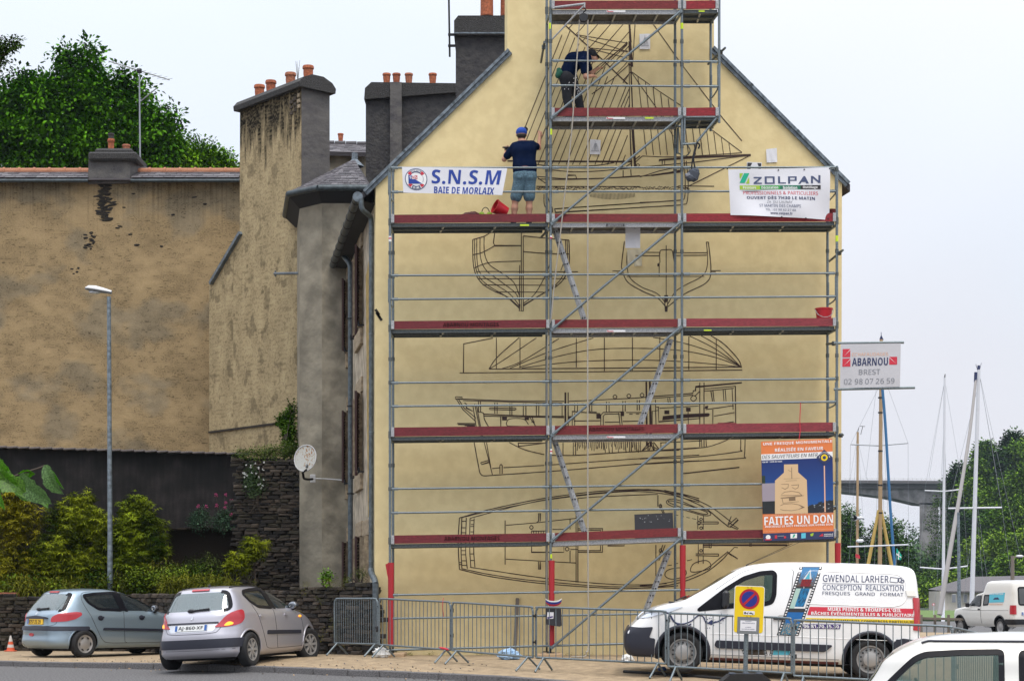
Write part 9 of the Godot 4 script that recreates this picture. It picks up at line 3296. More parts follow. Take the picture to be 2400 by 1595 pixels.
func old_van()->void:
	var th:=thing("old_van","small old white van with a raised rear body, seen from behind at the far right","van")
	var b:=Body.new()
	b.rows=[[0.3,-1.95,1.8,0.7,11.0],[0.42,-2.0,1.93,0.76,11.0],[0.6,-2.0,1.96,0.785,11.0],[0.75,-1.99,1.94,0.785,11.0],[0.86,-1.985,1.86,0.78,11.0],[0.95,-1.98,1.2,0.77,11.0],[1.0,-1.98,0.98,0.765,11.0],[1.2,-1.96,0.68,0.75,11.0],[1.38,-1.95,0.42,0.735,11.0],[1.44,-1.945,0.05,0.73,11.0],[1.6,-1.92,-0.05,0.72,11.0],[1.76,-1.88,-0.14,0.69,11.0],[1.82,-1.8,-0.25,0.62,11.0],[1.85,-1.55,-0.5,0.35,6.0]]
	var L:=on_side(b,-1.0)
	var rear:=on_end(b,-1.0)
	var win:=rounded(nums("0.86,0.99 0.52,1.32 0.02,1.34 0.04,0.98"),0.04)
	lpart(th,"body",shell(b,[win],[],[],[[-1.2,0.30,0.37],[1.38,0.30,0.37]],70,24,46).done(),M.paint_cream)
	for f in [L,on_side(b,1.0)]:
		window_set(th,f,win,"cab_window",M.glass_dark,0.03,0.02)
	var qw:=window_set(th,L,rounded(nums("-0.12,1.0 -0.45,1.02 -0.52,1.36 -0.16,1.36"),0.05),"quarter_window",M.glass_dark,0.04,0.01)
	lpart(th,"picture_panel",patch(L,nums("-0.50,1.10 -1.42,1.12 -1.46,1.44 -0.50,1.40"),0.01).done(),M.print_cyan)
	lpart(th,"picture_island",patch(L,nums("-0.75,1.20 -1.15,1.21 -1.05,1.28 -0.85,1.27"),0.014).done(),M.print_navy)
	lpart(th,"picture_lettering",text_mb("MILLE PORTIQUE",0.85,0.06,func(a:float,c:float)->Vector3:return (L.call(v2(-0.53-a,1.36+c)) as Vector3)+v3(0,0,-0.016)).done(),M.print_white)
	lpart(th,"red_lettering",text_mb("PEINTRE DECORATEUR",0.85,0.05,func(a:float,c:float)->Vector3:return (L.call(v2(-0.52-a,1.02+c)) as Vector3)+v3(0,0,-0.010)).done(),M.print_tint)
	seam(th,L,"-0.03,0.4 0.0,0.9 -0.04,1.4",0.008)
	seam(th,L,"1.2,0.86 0.0,0.84 -1.9,0.85",0.006)
	seam(th,L,"-1.9,1.74 -0.3,1.72",0.006)
	for s in [-1.0,1.0]:
		wheel_well(th,b,-1.2,0.30,0.37,s,M.black_plastic,0.03)
		wheel_well(th,b,1.38,0.30,0.37,s,M.black_plastic,0.03)
		wheel(th,v3(-1.2,0.29,s*0.68),s,0.29,0.19,0.18,"plain")
		wheel(th,v3(1.38,0.29,s*0.68),s,0.29,0.19,0.18,"plain")
		lpart(th,"tail_light",patch(on_wrap(b,-1.0),rect2(0.62 if s>0 else -0.80,0.72,0.80 if s>0 else -0.62,1.02),0.02).done(),M.lens_red)
		window_set(th,rear,rounded(rect2(0.06 if s>0 else -0.52,1.04,0.52 if s>0 else -0.06,1.60),0.07),"rear_door_window",M.glass_dark,0.02,0.03)
		var mr:=MB.new()
		mr.bx(v3(0.72,1.02,s*0.87),v3(0.07,0.16,0.16),0.03)
		lpart(th,"door_mirror",mr.done(),M.black_plastic)
	var hd:=MB.new()
	hd.bx((L.call(v2(0.12,0.87)) as Vector3),v3(0.14,0.06,0.03),0.01)
	lpart(th,"door_handle",hd.done(),M.black_plastic)
	hd=MB.new()
	hd.bar(rear.call(v2(-0.30,0.93)),rear.call(v2(0.05,0.93)),0.04,0.05)
	lpart(th,"rear_handle",hd.done(),M.black_plastic)
	lpart(th,"rear_bumper",patch(on_wrap(b,-1.0),rounded(nums("-1.0,0.40 1.0,0.40 1.0,0.56 -1.0,0.56"),0.03),0.06,0.1,0.06).done(),M.black_plastic)
	plate(th,b,"AH·021·DX",-0.44,0.08,0.69,0.80,M.plate_white,[[-0.44,-0.40]],0.02,M.plate_blue)
	seam(th,rear,"0.0,0.60 0.0,1.72",0.007)
	place(th,v3(16.62,EYE+(HZ-1489.0)*67.0/F,-68.1),v2(-0.30,0.954))
	var c:=thing("distant_car","small pale car parked far off on the grass between the white van and the cottage","car",P(2160,1428,250))
	var mb:=MB.new()
	mb.bx(P(2160,1421,250),v3(1.5,0.6,3.6),0.15)
	mb.bx(P(2160,1411,250),v3(1.3,0.55,1.9),0.2)
	part(c,"body",mb,M.paint_silver)
	mb=MB.new()
	mb.bx(P(2160,1411,249.0),v3(1.1,0.36,0.05),0.02)
	part(c,"rear_window",mb,M.black_gloss)
func near_car()->void:
	var th:=thing("near_car","pearl-white car in the lower right corner, only its roof and green-tinted windows in view","car")
	var b:=Body.new()
	b.rows=[[0.20,-2.4,1.35,0.76,5.0],[0.40,-2.5,1.55,0.86,5.0],[0.80,-2.5,1.45,0.87,5.0],[0.95,-2.48,1.1,0.865,5.0],[1.02,-2.47,0.85,0.85,9.0],[1.16,-2.40,0.60,0.80,10.0],[1.30,-2.30,0.49,0.74,10.0],[1.41,-2.2,0.425,0.70,10.0],[1.50,-2.1,0.315,0.655,9.0],[1.56,-2.0,0.215,0.615,8.0],[1.63,-1.85,0.05,0.53,7.0],[1.67,-1.65,-0.15,0.42,6.0],[1.69,-1.45,-0.43,0.28,5.0],[1.705,-1.2,-0.8,0.10,4.0]]
	var L:=on_side(b,-1.0)
	var R:=on_side(b,1.0)
	var w1:=rounded(nums("0.52,1.03 0.35,1.222 0.20,1.37 0.105,1.455 0.0,1.50 -0.35,1.522 -0.76,1.53 -0.76,1.03"),0.05)
	var w2:=rounded(nums("-0.92,1.03 -0.92,1.525 -1.65,1.47 -2.0,1.25 -2.1,1.05"),0.06)
	var wsc:=nums("-0.66,1.10 0.66,1.10 0.52,1.50 -0.52,1.50")
	lpart(th,"body",shell(b,[w1,w2],[],[wsc],[[0.75,0.31,0.37],[-1.85,0.31,0.37]],110,30,64).done(),M.paint_pearl)
	for f in [L,R]:
		window_set(th,f,w1,"front_window",M.glass_green,0.045,0.012)
		window_set(th,f,w2,"rear_window",M.glass_green,0.045,0.012)
		var rs:=MB.new()
		var pts:=PackedVector3Array()
		for k in 26:
			var x:=0.03-1.6*k/25.0
			pts.append(v3(x,1.618,b.side(x,1.61)*(1.0 if f==R else -1.0)) if k>0 else v3(x,1.60,b.side(x,1.59)*(1.0 if f==R else -1.0)))
		rs.tube(smooth3(pts,2),0.012,6)
		lpart(th,"roof_strip",rs.done(),M.bumper_navy)
	lpart(th,"windscreen",patch(on_end(b,1.0),wsc,0.002,0.1,0.0).done(),M.glass_green)
	for s in [-1.0,1.0]:
		seat(th,-0.62,s*0.38,0.62,0.60)
		for x in [0.75,-1.85]:
			wheel_well(th,b,x,0.31,0.37,s,M.paint_pearl)
			wheel(th,v3(x,0.31,s*0.76),s,0.31,0.2,0.19,"plain")
	var tr:=MB.new()
	tr.bx(v3(0.35,0.98,0),v3(0.5,0.14,1.4),0.05)
	tr.bx(v3(-0.6,0.35,0),v3(3.0,0.1,1.4))
	var wr:=PackedVector3Array()
	for k in 20:wr.append(v3(0.02+0.07*sin(TAU*k/20.0),1.06+0.17*sin(TAU*k/20.0),-0.38+0.19*cos(TAU*k/20.0)))
	tr.tube(wr,0.016,6,-1.0,true)
	lpart(th,"interior_trim",tr.done(),M.seat_cloth)
	var d:=20.0
	var pos:=P(2100,0,d)
	pos.y=EYE+(HZ-1481.5)*d/F-1.705
	place(th,pos+v3(0.42,0,-0.65),v2(-1,0.20))
func wire(mb:MB,a:Vector3,b:Vector3,r:=0.012)->void:
	mb.cyl(a,b,r*0.6,r*0.6,5)
func hull(th:Node3D,c:Vector3,len:float,beam:float,h:float,yaw:float,m:Material)->void:
	var mb:=MB.new()
	var bs:=Basis.from_euler(v3(0,yaw,0))
	var n:=20
	var pt:=func(i:int,k:int,s:float)->Vector3:
		var t:=float(i)/n
		var w:=beam*0.5*pow(maxf(0.0,sin(PI*pow(t,0.8)*0.92+0.22)),0.7)*(1.0-pow(t,7.0))
		var y:=[0.0,0.4,1.0][k] as float
		var sheer:=h*(1.0+0.25*t*t)
		return c+bs*v3((t-0.5)*len*(0.94+0.06*y),y*sheer,s*w*[0.55,0.9,1.0][k])
	for i in n:
		for k in 2:
			for s in [-1.0,1.0]:
				mb.quad(pt.call(i,k,s),pt.call(i+1,k,s),pt.call(i+1,k+1,s),pt.call(i,k+1,s),bs*v3(0,-0.2,s))
		mb.quad(pt.call(i,2,-1.0),pt.call(i+1,2,-1.0),pt.call(i+1,2,1.0),pt.call(i,2,1.0),Vector3.UP)
	mb.quad(pt.call(0,0,-1.0),pt.call(0,2,-1.0),pt.call(0,2,1.0),pt.call(0,0,1.0),bs*v3(-1,0,0))
	part(th,"hull",mb,m)
	mb=MB.new()
	mb.box(Transform3D(bs,c+v3(0,h+0.3,0)),v3(len*0.36,0.55,beam*0.5),0.12)
	part(th,"cabin",mb,M.hull_white)
func harbour()->void:
	var mb:=MB.new()
	mb.quad(v3(-400,-2.6,-104),v3(700,-2.6,-104),v3(700,-2.6,-900),v3(-400,-2.6,-900),Vector3.UP)
	struct("harbour_water",mb,M.water)
	mb=MB.new()
	mb.quad(v3(-3000,-0.1,-107.9),v3(3000,-0.1,-107.9),v3(3000,-4,-108.2),v3(-3000,-4,-108.2),v3(0,0,-1))
	struct("quay_wall",mb,M.concrete)
	var hn:=FastNoiseLite.new()
	hn.seed=3; hn.frequency=0.012
	var hgt:=func(x:float,d:float)->float:return hill_y(x,d)
	mb=MB.new()
	var xs:=PackedFloat32Array()
	var ds:=PackedFloat32Array()
	for i in 61:xs.append(-500.0+1400.0*i/60.0)
	ds.append(138.0); ds.append(139.0)
	for i in 46:ds.append(140.0+1300.0*pow(i/45.0,1.6))
	ds.append(6000)
	for i in xs.size()-1:
		for j in ds.size()-1:
			var q:=[]
			for k in [[0,0],[1,0],[1,1],[0,1]]:
				var x:=xs[i+k[0]]*(6.0 if j+k[1]==ds.size()-1 else 1.0)
				q.append(v3(x,hgt.call(xs[i+k[0]],ds[j+k[1]]) if j+k[1]>0 else -3.5,-ds[j+k[1]]))
			mb.quad(q[0],q[1],q[2],q[3],Vector3.UP)
	struct("wooded_hill",mb,M.hill_ground)
	mb=MB.new()
	mb.quad(v3(25,-0.28,-140),v3(70,-0.28,-140),v3(80,0.0,-172),v3(28,0.0,-172),Vector3.UP)
	struct("bank_grass",mb,M.grass)
	bridge()
	cottage()
	var D:=120.0
	var th:=thing("wooden_ketch","wooden sailing boat with thick brown mast, yellow legs and blue furled stay","boat",P(2063,1500,D))
	hull(th,v3(P(2063,0,D).x,-2.7,-D),11.0,3.4,1.3,0.25,M.hull_navy)
	mb=MB.new()
	mb.cyl(P(2062,1480,D),P(2066,795,D),0.14,0.10,12)
	part(th,"mast",mb,M.mast_wood)
	mb=MB.new()
	mb.cyl(P(2066,795,D),P(2066,778,D),0.02,0.02,5)
	slab([P(2066,784,D),P(2072,796,D),P(2066,797,D),P(2062,794,D)],v3(0,0,-0.02),mb)
	part(th,"pennant",mb,M.print_navy)
	mb=MB.new()
	mb.cyl(P(2060,1195,D),P(2035,1325,D),0.09,0.11,8)
	mb.cyl(P(2066,1195,D),P(2090,1325,D),0.09,0.11,8)
	part(th,"sheer_leg",mb,M.spar_yellow)
	mb=MB.new()
	mb.tube(smooth3(pv3([P(2069,912,D-1),P(2076,1000,D-1),P(2088,1200,D-1),P(2098,1328,D-1)])),0.085,8)
	part(th,"furled_stay",mb,M.stay_blue)
	mb=MB.new()
	mb.cyl(P(1994,1041,D),P(2058,1044,D),0.04,0.04,6)
	mb.cyl(P(2058,1044,D),P(2129,1038,D),0.04,0.04,6)
	part(th,"spreader",mb,M.wire)
	mb=MB.new()
	mb.cyl(P(1987,1281,D-2),P(2130,1276,D-3),0.05,0.05,6)
	part(th,"boom",mb,M.mast_white)
	mb=MB.new()
	for q in [[2064,900,1994,1041],[1994,1041,1992,1160],[2068,870,2129,1038],[2129,1038,2130,1330],[2058,880,2030,1120],[2062,1000,2050,1330],[2066,1050,2078,1330],[2067,950,2082,1200]]:
		wire(mb,P(q[0],q[1],D),P(q[2],q[3],D),0.014)
	part(th,"rigging",mb,M.wire)
	mb=MB.new()
	for yy in [930,965,1055,1135,1200]:
		mb=MB.new()
		mb.cyl(P(2064,yy,D),P(2064,yy+3,D),0.145,0.145,10)
		part(th,"mast_band",mb,M.iron)
	th=thing("small_wooden_yacht","smaller wooden-masted yacht with a radar and wind generator, left of the thick brown mast","boat",P(2010,1500,D+4))
	var d2:=D+4
	hull(th,v3(P(2010,0,d2).x,-2.7,-d2),9.0,2.9,1.1,0.2,M.hull_white)
	mb=MB.new()
	mb.cyl(P(2009,1480,d2),P(2011,1012,d2),0.095,0.07,10)
	part(th,"mast",mb,M.mast_wood)
	mb=MB.new()
	mb.cyl(P(2011,1012,d2),P(2014,1000,d2),0.02,0.02,5)
	mb.cyl(P(2018,1018,d2),P(2023,998,d2),0.018,0.018,5)
	mb.cyl(P(2015,998,d2),P(2028,999,d2),0.018,0.018,5)
	part(th,"masthead_aerial",mb,M.iron)
	mb=MB.new()
	mb.bx(P(2016,1267,d2-0.3),v3(0.42,0.2,0.42),0.07)
	part(th,"radar",mb,M.hull_white)
	mb=MB.new()
	mb.tri(P(2002,1205,d2-0.3),P(2014,1214,d2-0.3),P(2000,1221,d2-0.3))
	slab([P(2002,1205,d2-0.3),P(2014,1212,d2-0.3),P(2014,1216,d2-0.3),P(2000,1221,d2-0.3)],v3(0,0,-0.03),mb)
	mb.ball(P(2017,1213,d2-0.3),v3(0.22,0.1,0.1))
	part(th,"wind_generator",mb,M.mast_white)
	mb=MB.new()
	slab([P(2006,1297,d2-0.4),P(2015,1300,d2-0.4),P(2017,1309,d2-0.4),P(2006,1306,d2-0.4)],v3(0,0,-0.02),mb)
	part(th,"red_ensign",mb,M.print_red)
	mb=MB.new()
	for q in [[2011,1015,1992,1130],[2011,1030,2034,1130],[2011,1015,2030,1330],[2010,1015,1990,1330]]:
		wire(mb,P(q[0],q[1],d2),P(q[2],q[3],d2),0.012)
	part(th,"rigging",mb,M.wire)
	th=thing("white_yacht","white yacht whose slim white mast with two sets of cross-trees rises above the van's rear","boat",P(2213,1500,D-4))
	var d3:=D-4
	hull(th,v3(P(2225,0,d3).x,-2.7,-d3),10.5,3.2,1.75,0.1,M.hull_white)
	mb=MB.new()
	mb.cyl(P(2211,1470,d3),P(2215,884,d3),0.105,0.06,12)
	part(th,"mast",mb,M.mast_white)
	mb=MB.new()
	mb.cyl(P(2168,1149,d3),P(2213,1151,d3),0.04,0.04,6)
	mb.cyl(P(2213,1151,d3),P(2258,1146,d3),0.04,0.04,6)
	mb.cyl(P(2157,1329,d3),P(2212,1333,d3),0.045,0.045,6)
	mb.cyl(P(2212,1333,d3),P(2269,1326,d3),0.045,0.045,6)
	part(th,"spreader",mb,M.mast_white)
	mb=MB.new()
	for q in [[2215,890,2178,1120],[2215,890,2168,1149],[2215,890,2258,1146],[2168,1149,2157,1329],[2258,1146,2269,1326],[2215,960,2196,1330],[2215,980,2222,1330],[2215,1150,2190,1440]]:
		wire(mb,P(q[0],q[1],d3),P(q[2],q[3],d3),0.012)
	part(th,"rigging",mb,M.wire)
	mb=MB.new()
	mb.cyl(P(2215,884,d3),P(2216,876,d3),0.04,0.02,6)
	part(th,"masthead",mb,M.iron)
	th=thing("tall_yacht","yacht with the tallest white mast and a grey furled headsail slanting from its top","boat",P(2280,1500,D-9))
	var d4:=D-9
	hull(th,v3(P(2290,0,d4).x,-2.7,-d4),12.0,3.6,1.3,0.1,M.hull_navy)
	mb=MB.new()
	mb.cyl(P(2277,1470,d4),P(2295,866,d4),0.14,0.095,12)
	part(th,"mast",mb,M.mast_white)
	mb=MB.new()
	mb.tube(smooth3(pv3([P(2288,888,d4-0.4),P(2274,1010,d4-1.2),P(2252,1150,d4-2.2),P(2226,1300,d4-3.2),P(2203,1440,d4-4.0)])),0.07,10,0.14)
	part(th,"furled_headsail",mb,M.sail_grey)
	mb=MB.new()
	mb.cyl(P(2288,872,d4-0.4),P(2287,895,d4-0.4),0.09,0.09,8)
	part(th,"furling_drum",mb,M.print_navy)
	mb=MB.new()
	mb.cyl(P(2223,1191,d4),P(2286,1190,d4),0.055,0.055,6)
	mb.cyl(P(2286,1190,d4),P(2349,1189,d4),0.055,0.055,6)
	part(th,"spreader",mb,M.mast_white)
	mb=MB.new()
	for q in [[2297,880,2349,1189],[2297,880,2328,1060],[2328,1060,2349,1189],[2349,1189,2376,1390],[2288,1150,2320,1400],[2290,1195,2308,1400],[2294,900,2223,1191],[2297,880,2391,1300],[2285,1195,2260,1400]]:
		wire(mb,P(q[0],q[1],d4),P(q[2],q[3],d4),0.014)
	part(th,"rigging",mb,M.wire)
	mb=MB.new()
	mb.cyl(P(2294,866,d4),P(2295,856,d4),0.09,0.07,8)
	mb.cyl(P(2290,862,d4),P(2288,853,d4),0.015,0.015,4)
	mb.cyl(P(2297,866,d4),P(2301,850,d4),0.012,0.012,4)
	part(th,"masthead",mb,M.print_navy)
	th=thing("grey_mast","short grey-blue mast standing right of the slim white mast","mast",P(2249,1420,D-14))
	mb=MB.new()
	mb.cyl(P(2249,1424,D-14),P(2247,1200,D-14),0.10,0.07,8)
	part(th,"pole",mb,M.lamp_post)
	th=thing("green_flag","bright green and white flag on a thin staff beside the blue stay","flag",P(2101,1330,D-6))
	mb=MB.new()
	mb.cyl(P(2099,1345,D-6),P(2103,1284,D-6),0.02,0.02,6)
	part(th,"staff",mb,M.wire)
	var fm:=cloth_map(v2(2102,1284),v2(2114,1300),v2(2112,1312),v2(2100,1310),D-6,0.1,0.4)
	part(th,"cloth",cloth(fm,8,6,0.01),M.flag_green)
	var bn:=MB.new()
	bn.add(print_poly(fm,rect2(0.42,0.02,0.58,0.98),0.02,0.25))
	bn.add(print_poly(fm,rect2(0.02,0.42,0.98,0.58),0.025,0.25))
	part(th,"white_cross",bn,M.print_white)
	th=thing("harbour_lamp","far street lamp with a white head at the right edge before the trees","street lamp",P(2378,1400,100))
	mb=MB.new()
	mb.cyl(P(2374,1420,100),P(2374,1302,100),0.11,0.09,8)
	mb.cyl(P(2374,1306,100),P(2388,1304,100),0.04,0.04,6)
	part(th,"post",mb,M.wood_stake)
	mb=MB.new()
	mb.ball(P(2391,1303,100),v3(0.2,0.07,0.1))
	part(th,"lamp_head",mb,M.lamp_white)
	th=thing("road_sign","tiny round red and white road sign on a post by the far grass","sign",P(2189,1440,140))
	mb=MB.new()
	mb.cyl(P(2189,1440,140),P(2189,1416,140),0.03,0.03,6)
	part(th,"post",mb,M.lamp_white)
	mb=MB.new()
	mb.prism(Transform3D(Basis(),P(2189,1416,139.9)),circle2(Vector2.ZERO,0.11,0.09,16),0.02)
	part(th,"disc",mb,M.print_white)
	mb=MB.new()
	mb.prism(Transform3D(Basis(),P(2189,1416,139.85)),ring2(Vector2.ZERO,0.11,0.09,0.7,0.0,TAU-0.01,18),0.01)
	part(th,"red_ring",mb,M.print_red)
func hill_y(x:float,d:float)->float:
	var px:=1200.0+x*F/d
	var t:=clampf((px-1990.0)/430.0,0.0,1.6)
	var u:=clampf((d-205.0)/150.0,0.0,1.0)
	u=u*u*(3.0-2.0*u)
	var side:=clampf((x-52.0)/60.0,0.0,1.0)
	var y:=-0.35+u*side*(4.0+20.0*clampf((x-52.0)/50.0,0.0,1.4))
	var f:=clampf((d-370.0)/130.0,0.0,1.0)
	y=lerpf(y,-0.3,f*f*(3.0-2.0*f))
	y+=9.0*clampf((d-620.0)/300.0,0.0,1.0)+2.0*sin(x*0.021)*clampf((d-620.0)/300.0,0.0,1.0)
	return y
func bridge()->void:
	var d:=500.0
	var th:=thing("viaduct","grey concrete road viaduct on tall piers across the valley behind the masts","bridge",P(2100,1390,d))
	var mb:=MB.new()
	var top:=[]
	var bot:=[]
	for px in [600,1800,1900,1972,2030,2090,2130,2155,2200,2225,2260,2330]:
		top.append(P(px,1126+(px-1970)*0.008,d))
	for q in [[2330,1160],[2260,1172],[2225,1182],[2200,1184],[2155,1181],[2130,1175],[2090,1166],[2030,1158],[1972,1152],[1900,1149],[1800,1150],[600,1156]]:
		bot.append(P(q[0],q[1],d))
	var pts:=top.duplicate()
	pts.append_array(bot)
	slab(pts,v3(0,0,-9),mb)
	part(th,"girder",mb,M.bridge_concrete)
	mb=MB.new()
	mb.bar(P(600,1120,d-1.2),P(2330,1131,d-1.2),2.4,0.7)
	part(th,"deck_edge",mb,M.bridge_fascia)
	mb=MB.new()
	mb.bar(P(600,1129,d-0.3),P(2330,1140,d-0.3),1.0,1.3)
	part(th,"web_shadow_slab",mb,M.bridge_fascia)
	for q in [[2156,2199,1180,d-0.0,-5.0],[2204,2240,1182,d+18,-5.0]]:
		mb=MB.new()
		var a:=P(q[0],1340,q[3])
		var b:=P(q[1],1340,q[3])
		a.y=-1; b.y=-1
		slab([a,b,P(q[1],q[2]-2,q[3]),P(q[0],q[2]-2,q[3])],v3(1.2,0,q[4]),mb)
		part(th,"pier",mb,M.bridge_concrete)
	mb=MB.new()
	var rail:=MB.new()
	var px:=1950.0
	while px<2245.0:
		mb.cyl(P(px,1127,d-2),P(px,1119.5,d-2),0.05,0.05,4)
		px+=10.5
	rail.cyl(P(1940,1120,d-2),P(2250,1122,d-2),0.06,0.06,5)
	rail.cyl(P(1940,1123.5,d-2),P(2250,1125.5,d-2),0.04,0.04,5)
	part(th,"railing_post",mb,M.lamp_white).set_meta("kind","stuff")
	part(th,"railing",rail,M.lamp_white)
func cottage()->void:
	var d:=185.0
	var th:=thing("cottage","low cream harbour building with a long grey roof and small windows behind the old van","house",P(2330,1440,d))
	var gy:=-0.4
	var a:=P(2207,0,d)
	var b:=P(2520,0,d-4)
	a.y=gy; b.y=gy
	var ea:=P(2204,1385,d)
	var eb:=P(2520,1384,d-4)
	var mb:=MB.new()
	var dp:=v3(1.5,0,-9)
	slab([a,b,v3(b.x,eb.y,b.z),v3(a.x,ea.y,a.z)],dp,mb)
	part(th,"wall",mb,M.cottage_wall)
	mb=MB.new()
	var ra:=P(2275,1351,d+4.5)
	var rb:=P(2600,1345,d+2)
	var oa:=P(2218,1385,d-0.6)
	var ob:=P(2540,1384,d-5)
	mb.quad(oa,ob,rb,ra,v3(0,1,1))
	mb.tri(oa,ra,oa+v3(0.5,0.2,-10.5))
	mb.quad(ra,rb,ob+v3(2,0,-11),oa+v3(0.5,0,-11),v3(0,1,-1))
	mb.quad(oa,ob,ob+v3(0,-0.15,0),oa+v3(0,-0.15,0),v3(0,0,1))
	part(th,"roof",mb,M.cottage_roof)
	mb=MB.new()
	slab([P(2204,1385,d-0.2),P(2222,1385,d-0.2),P(2222,1440,d-0.2),P(2204,1440,d-0.2)],v3(0,0,-5),mb)
	part(th,"side_block",mb,M.cottage_wall)
	for q in [[2231,2242],[2258,2268],[2290,2300]]:
		mb=MB.new()
		slab([P(q[0],1391,d-0.9),P(q[1],1391,d-0.9),P(q[1],1412,d-0.9),P(q[0],1412,d-0.9)],v3(0,0,0.05),mb)
		var w:=part(th,"window",mb,M.paint_pearl)
		mb=MB.new()
		slab([P(q[0]+1.2,1392.4,d-0.96),P(q[1]-1.2,1392.4,d-0.96),P(q[1]-1.2,1410.6,d-0.96),P(q[0]+1.2,1410.6,d-0.96)],v3(0,0,0.03),mb)
		part(w,"pane",mb,M.print_grey)
func tree(called:String,label:String,group:String,base:Vector3,blobs:Array,size:float,ca:Color,cb:Color,gap:float,seedv:int,kind:="broad")->Node3D:
	var th:=thing(called,label,"tree",base,group)
	var mb:=MB.new()
	var ctr:=Vector3.ZERO
	for b in blobs:ctr+=(b[0] as Vector3)/blobs.size()
	var h:=ctr.y-base.y
	mb.tube(smooth3(pv3([base,base+v3(0.02*h,h*0.45,0),base.lerp(ctr,0.7)+v3(0,h*0.1,0),ctr]),4),maxf(0.022*h,0.10),8,0.004*h)
	part(th,"trunk",mb,M.bark)
	mb=MB.new()
	for b in blobs:
		var s:=base.lerp(ctr,rr(0.55,0.9))
		var e:Vector3=b[0]
		mb.tube(smooth3(pv3([s,s.lerp(e,0.5)+v3(0,0.06*h,0),e+b[1]*v3(rr(-0.4,0.4),0.5,0)]),3),0.007*h,6,0.0015*h)
	part(th,"limb",mb,M.bark)
	foliage(th,"crown",blobs,kind,size,ca,cb,gap,seedv)
	return th
func trees()->void:
	var B:=func(px:float,py:float,d:float,rx:float,ry:float,n:int)->Array:return [P(px,py,d),v3(rx,ry,(rx+ry)*0.45),n]
	var d:=72.0
	var base:=P(150,1390,d)
	base.y=0.5
	var ca:=Color(0.012,0.050,0.003)
	var cb:=Color(0.115,0.31,0.012)
	tree("broadleaf_tree","large green broadleaf tree rising behind the long beige house","",base,[
		B.call(60,250,d,1.6,1.1,480),B.call(20,330,d,1.9,1.5,608),B.call(120,340,d,2.0,1.5,688),B.call(170,215,d,1.1,1.0,304),B.call(160,145,d,0.55,0.6,96),B.call(212,135,d,0.28,0.62,54),B.call(205,200,d,0.7,0.7,144),B.call(250,270,d,1.5,1.2,528),B.call(285,195,d,0.5,0.5,73),B.call(220,350,d,1.8,1.3,640),B.call(330,320,d,1.4,1.1,432),B.call(370,290,d,0.85,0.75,176),B.call(310,235,d,0.8,0.7,160),B.call(385,350,d,0.6,0.5,96),B.call(60,190,d,0.45,0.35,48),B.call(-30,260,d,1.4,1.3,352),B.call(95,215,d,0.8,0.6,144),B.call(340,395,d,1.2,0.8,240),B.call(60,405,d,2.4,1.0,576),B.call(200,415,d,2.0,0.8,416)],0.36,ca,cb,-0.05,3)
	d=84.0
	base=P(440,1390,d)
	base.y=0.5
	tree("broadleaf_tree","lighter green tree top showing over the orange ridge right of the squat chimney","",base,[B.call(400,380,d,1.3,0.7,272),B.call(450,365,d,1.3,0.8,320),B.call(500,380,d,1.0,0.6,192),B.call(530,395,d,0.6,0.4,80),B.call(440,405,d,2.2,0.6,320),B.call(370,400,d,0.9,0.5,144)],0.30,Color(0.045,0.12,0.004),Color(0.17,0.34,0.010),-0.15,7)
	d=40.0
	base=P(-330,1390,d)
	base.y=0.4
	tree("broadleaf_tree","tip of a nearer tree's branch poking in at the upper left edge","",base,[B.call(-100,130,d,0.9,0.6,120),B.call(-20,115,d,0.28,0.10,30),B.call(15,106,d,0.22,0.06,22),B.call(40,101,d,0.09,0.035,9),B.call(4,128,d,0.13,0.09,14),B.call(-2,150,d,0.08,0.08,9)],0.14,Color(0.035,0.07,0.012),Color(0.09,0.16,0.02),-0.5,9)
	d=190.0
	var i:=0
	for q in [[1985.0,1240.0,1.9,3.2,300,"dark tree glimpsed just right of the scaffold's right pole"],[2082.0,1262.0,2.3,2.6,420,"round dark green tree behind the thick brown mast"],[2035.0,1300.0,2.0,1.5,260,"low dark tree between the two wooden masts"]]:
		base=P(q[0],1440,d)
		base.y=-0.6
		tree("harbour_tree",q[5],"trees round the harbour",base,[B.call(q[0],q[1],d,q[2]*0.8,q[3]*0.75,q[4]),B.call(q[0]-18,q[1]+30,d,q[2]*0.7,q[3]*0.6,q[4]*0.5),B.call(q[0]+20,q[1]+34,d,q[2]*0.75,q[3]*0.6,q[4]*0.5),B.call(q[0]+4,q[1]+75,d,q[2]*1.1,q[3]*0.7,q[4]*0.6)],0.55,Color(0.02,0.055,0.016),Color(0.085,0.17,0.03),-0.1,11+i)
		i+=1
	foliage_mass("far_valley_wood","distant blue-green wooded valley beneath the viaduct",[B.call(2000,1325,700,40,6,420),B.call(2100,1330,650,30,5,420),B.call(2160,1300,600,16,8,300),B.call(2030,1345,500,30,3,300),B.call(2130,1350,480,14,6,380),B.call(1980,1310,720,14,9,200)],2.2,Color(0.035,0.07,0.03),Color(0.08,0.13,0.05),51)
	var spots:=[[2195,1335,330,22],[2262,1190,330,32],[2248,1118,345,24],[2300,1110,335,34],[2345,1095,335,36],[2390,1075,335,36],[2430,1050,340,40],[2310,1060,350,20],[2375,1040,350,26],[2320,1180,300,40],[2370,1150,300,40],[2420,1130,300,44],[2285,1240,290,36],[2340,1230,280,40],[2395,1210,280,44],[2200,1350,290,30],[2240,1310,280,32],[2290,1300,270,36],[2345,1290,260,38],[2400,1280,255,40],[2170,1345,300,24],[2150,1380,270,24],[2200,1390,250,24],[2250,1370,245,28],[2310,1350,240,30],[2370,1340,235,34],[2175,1400,240,18],[2280,1155,330,28]]
	i=0
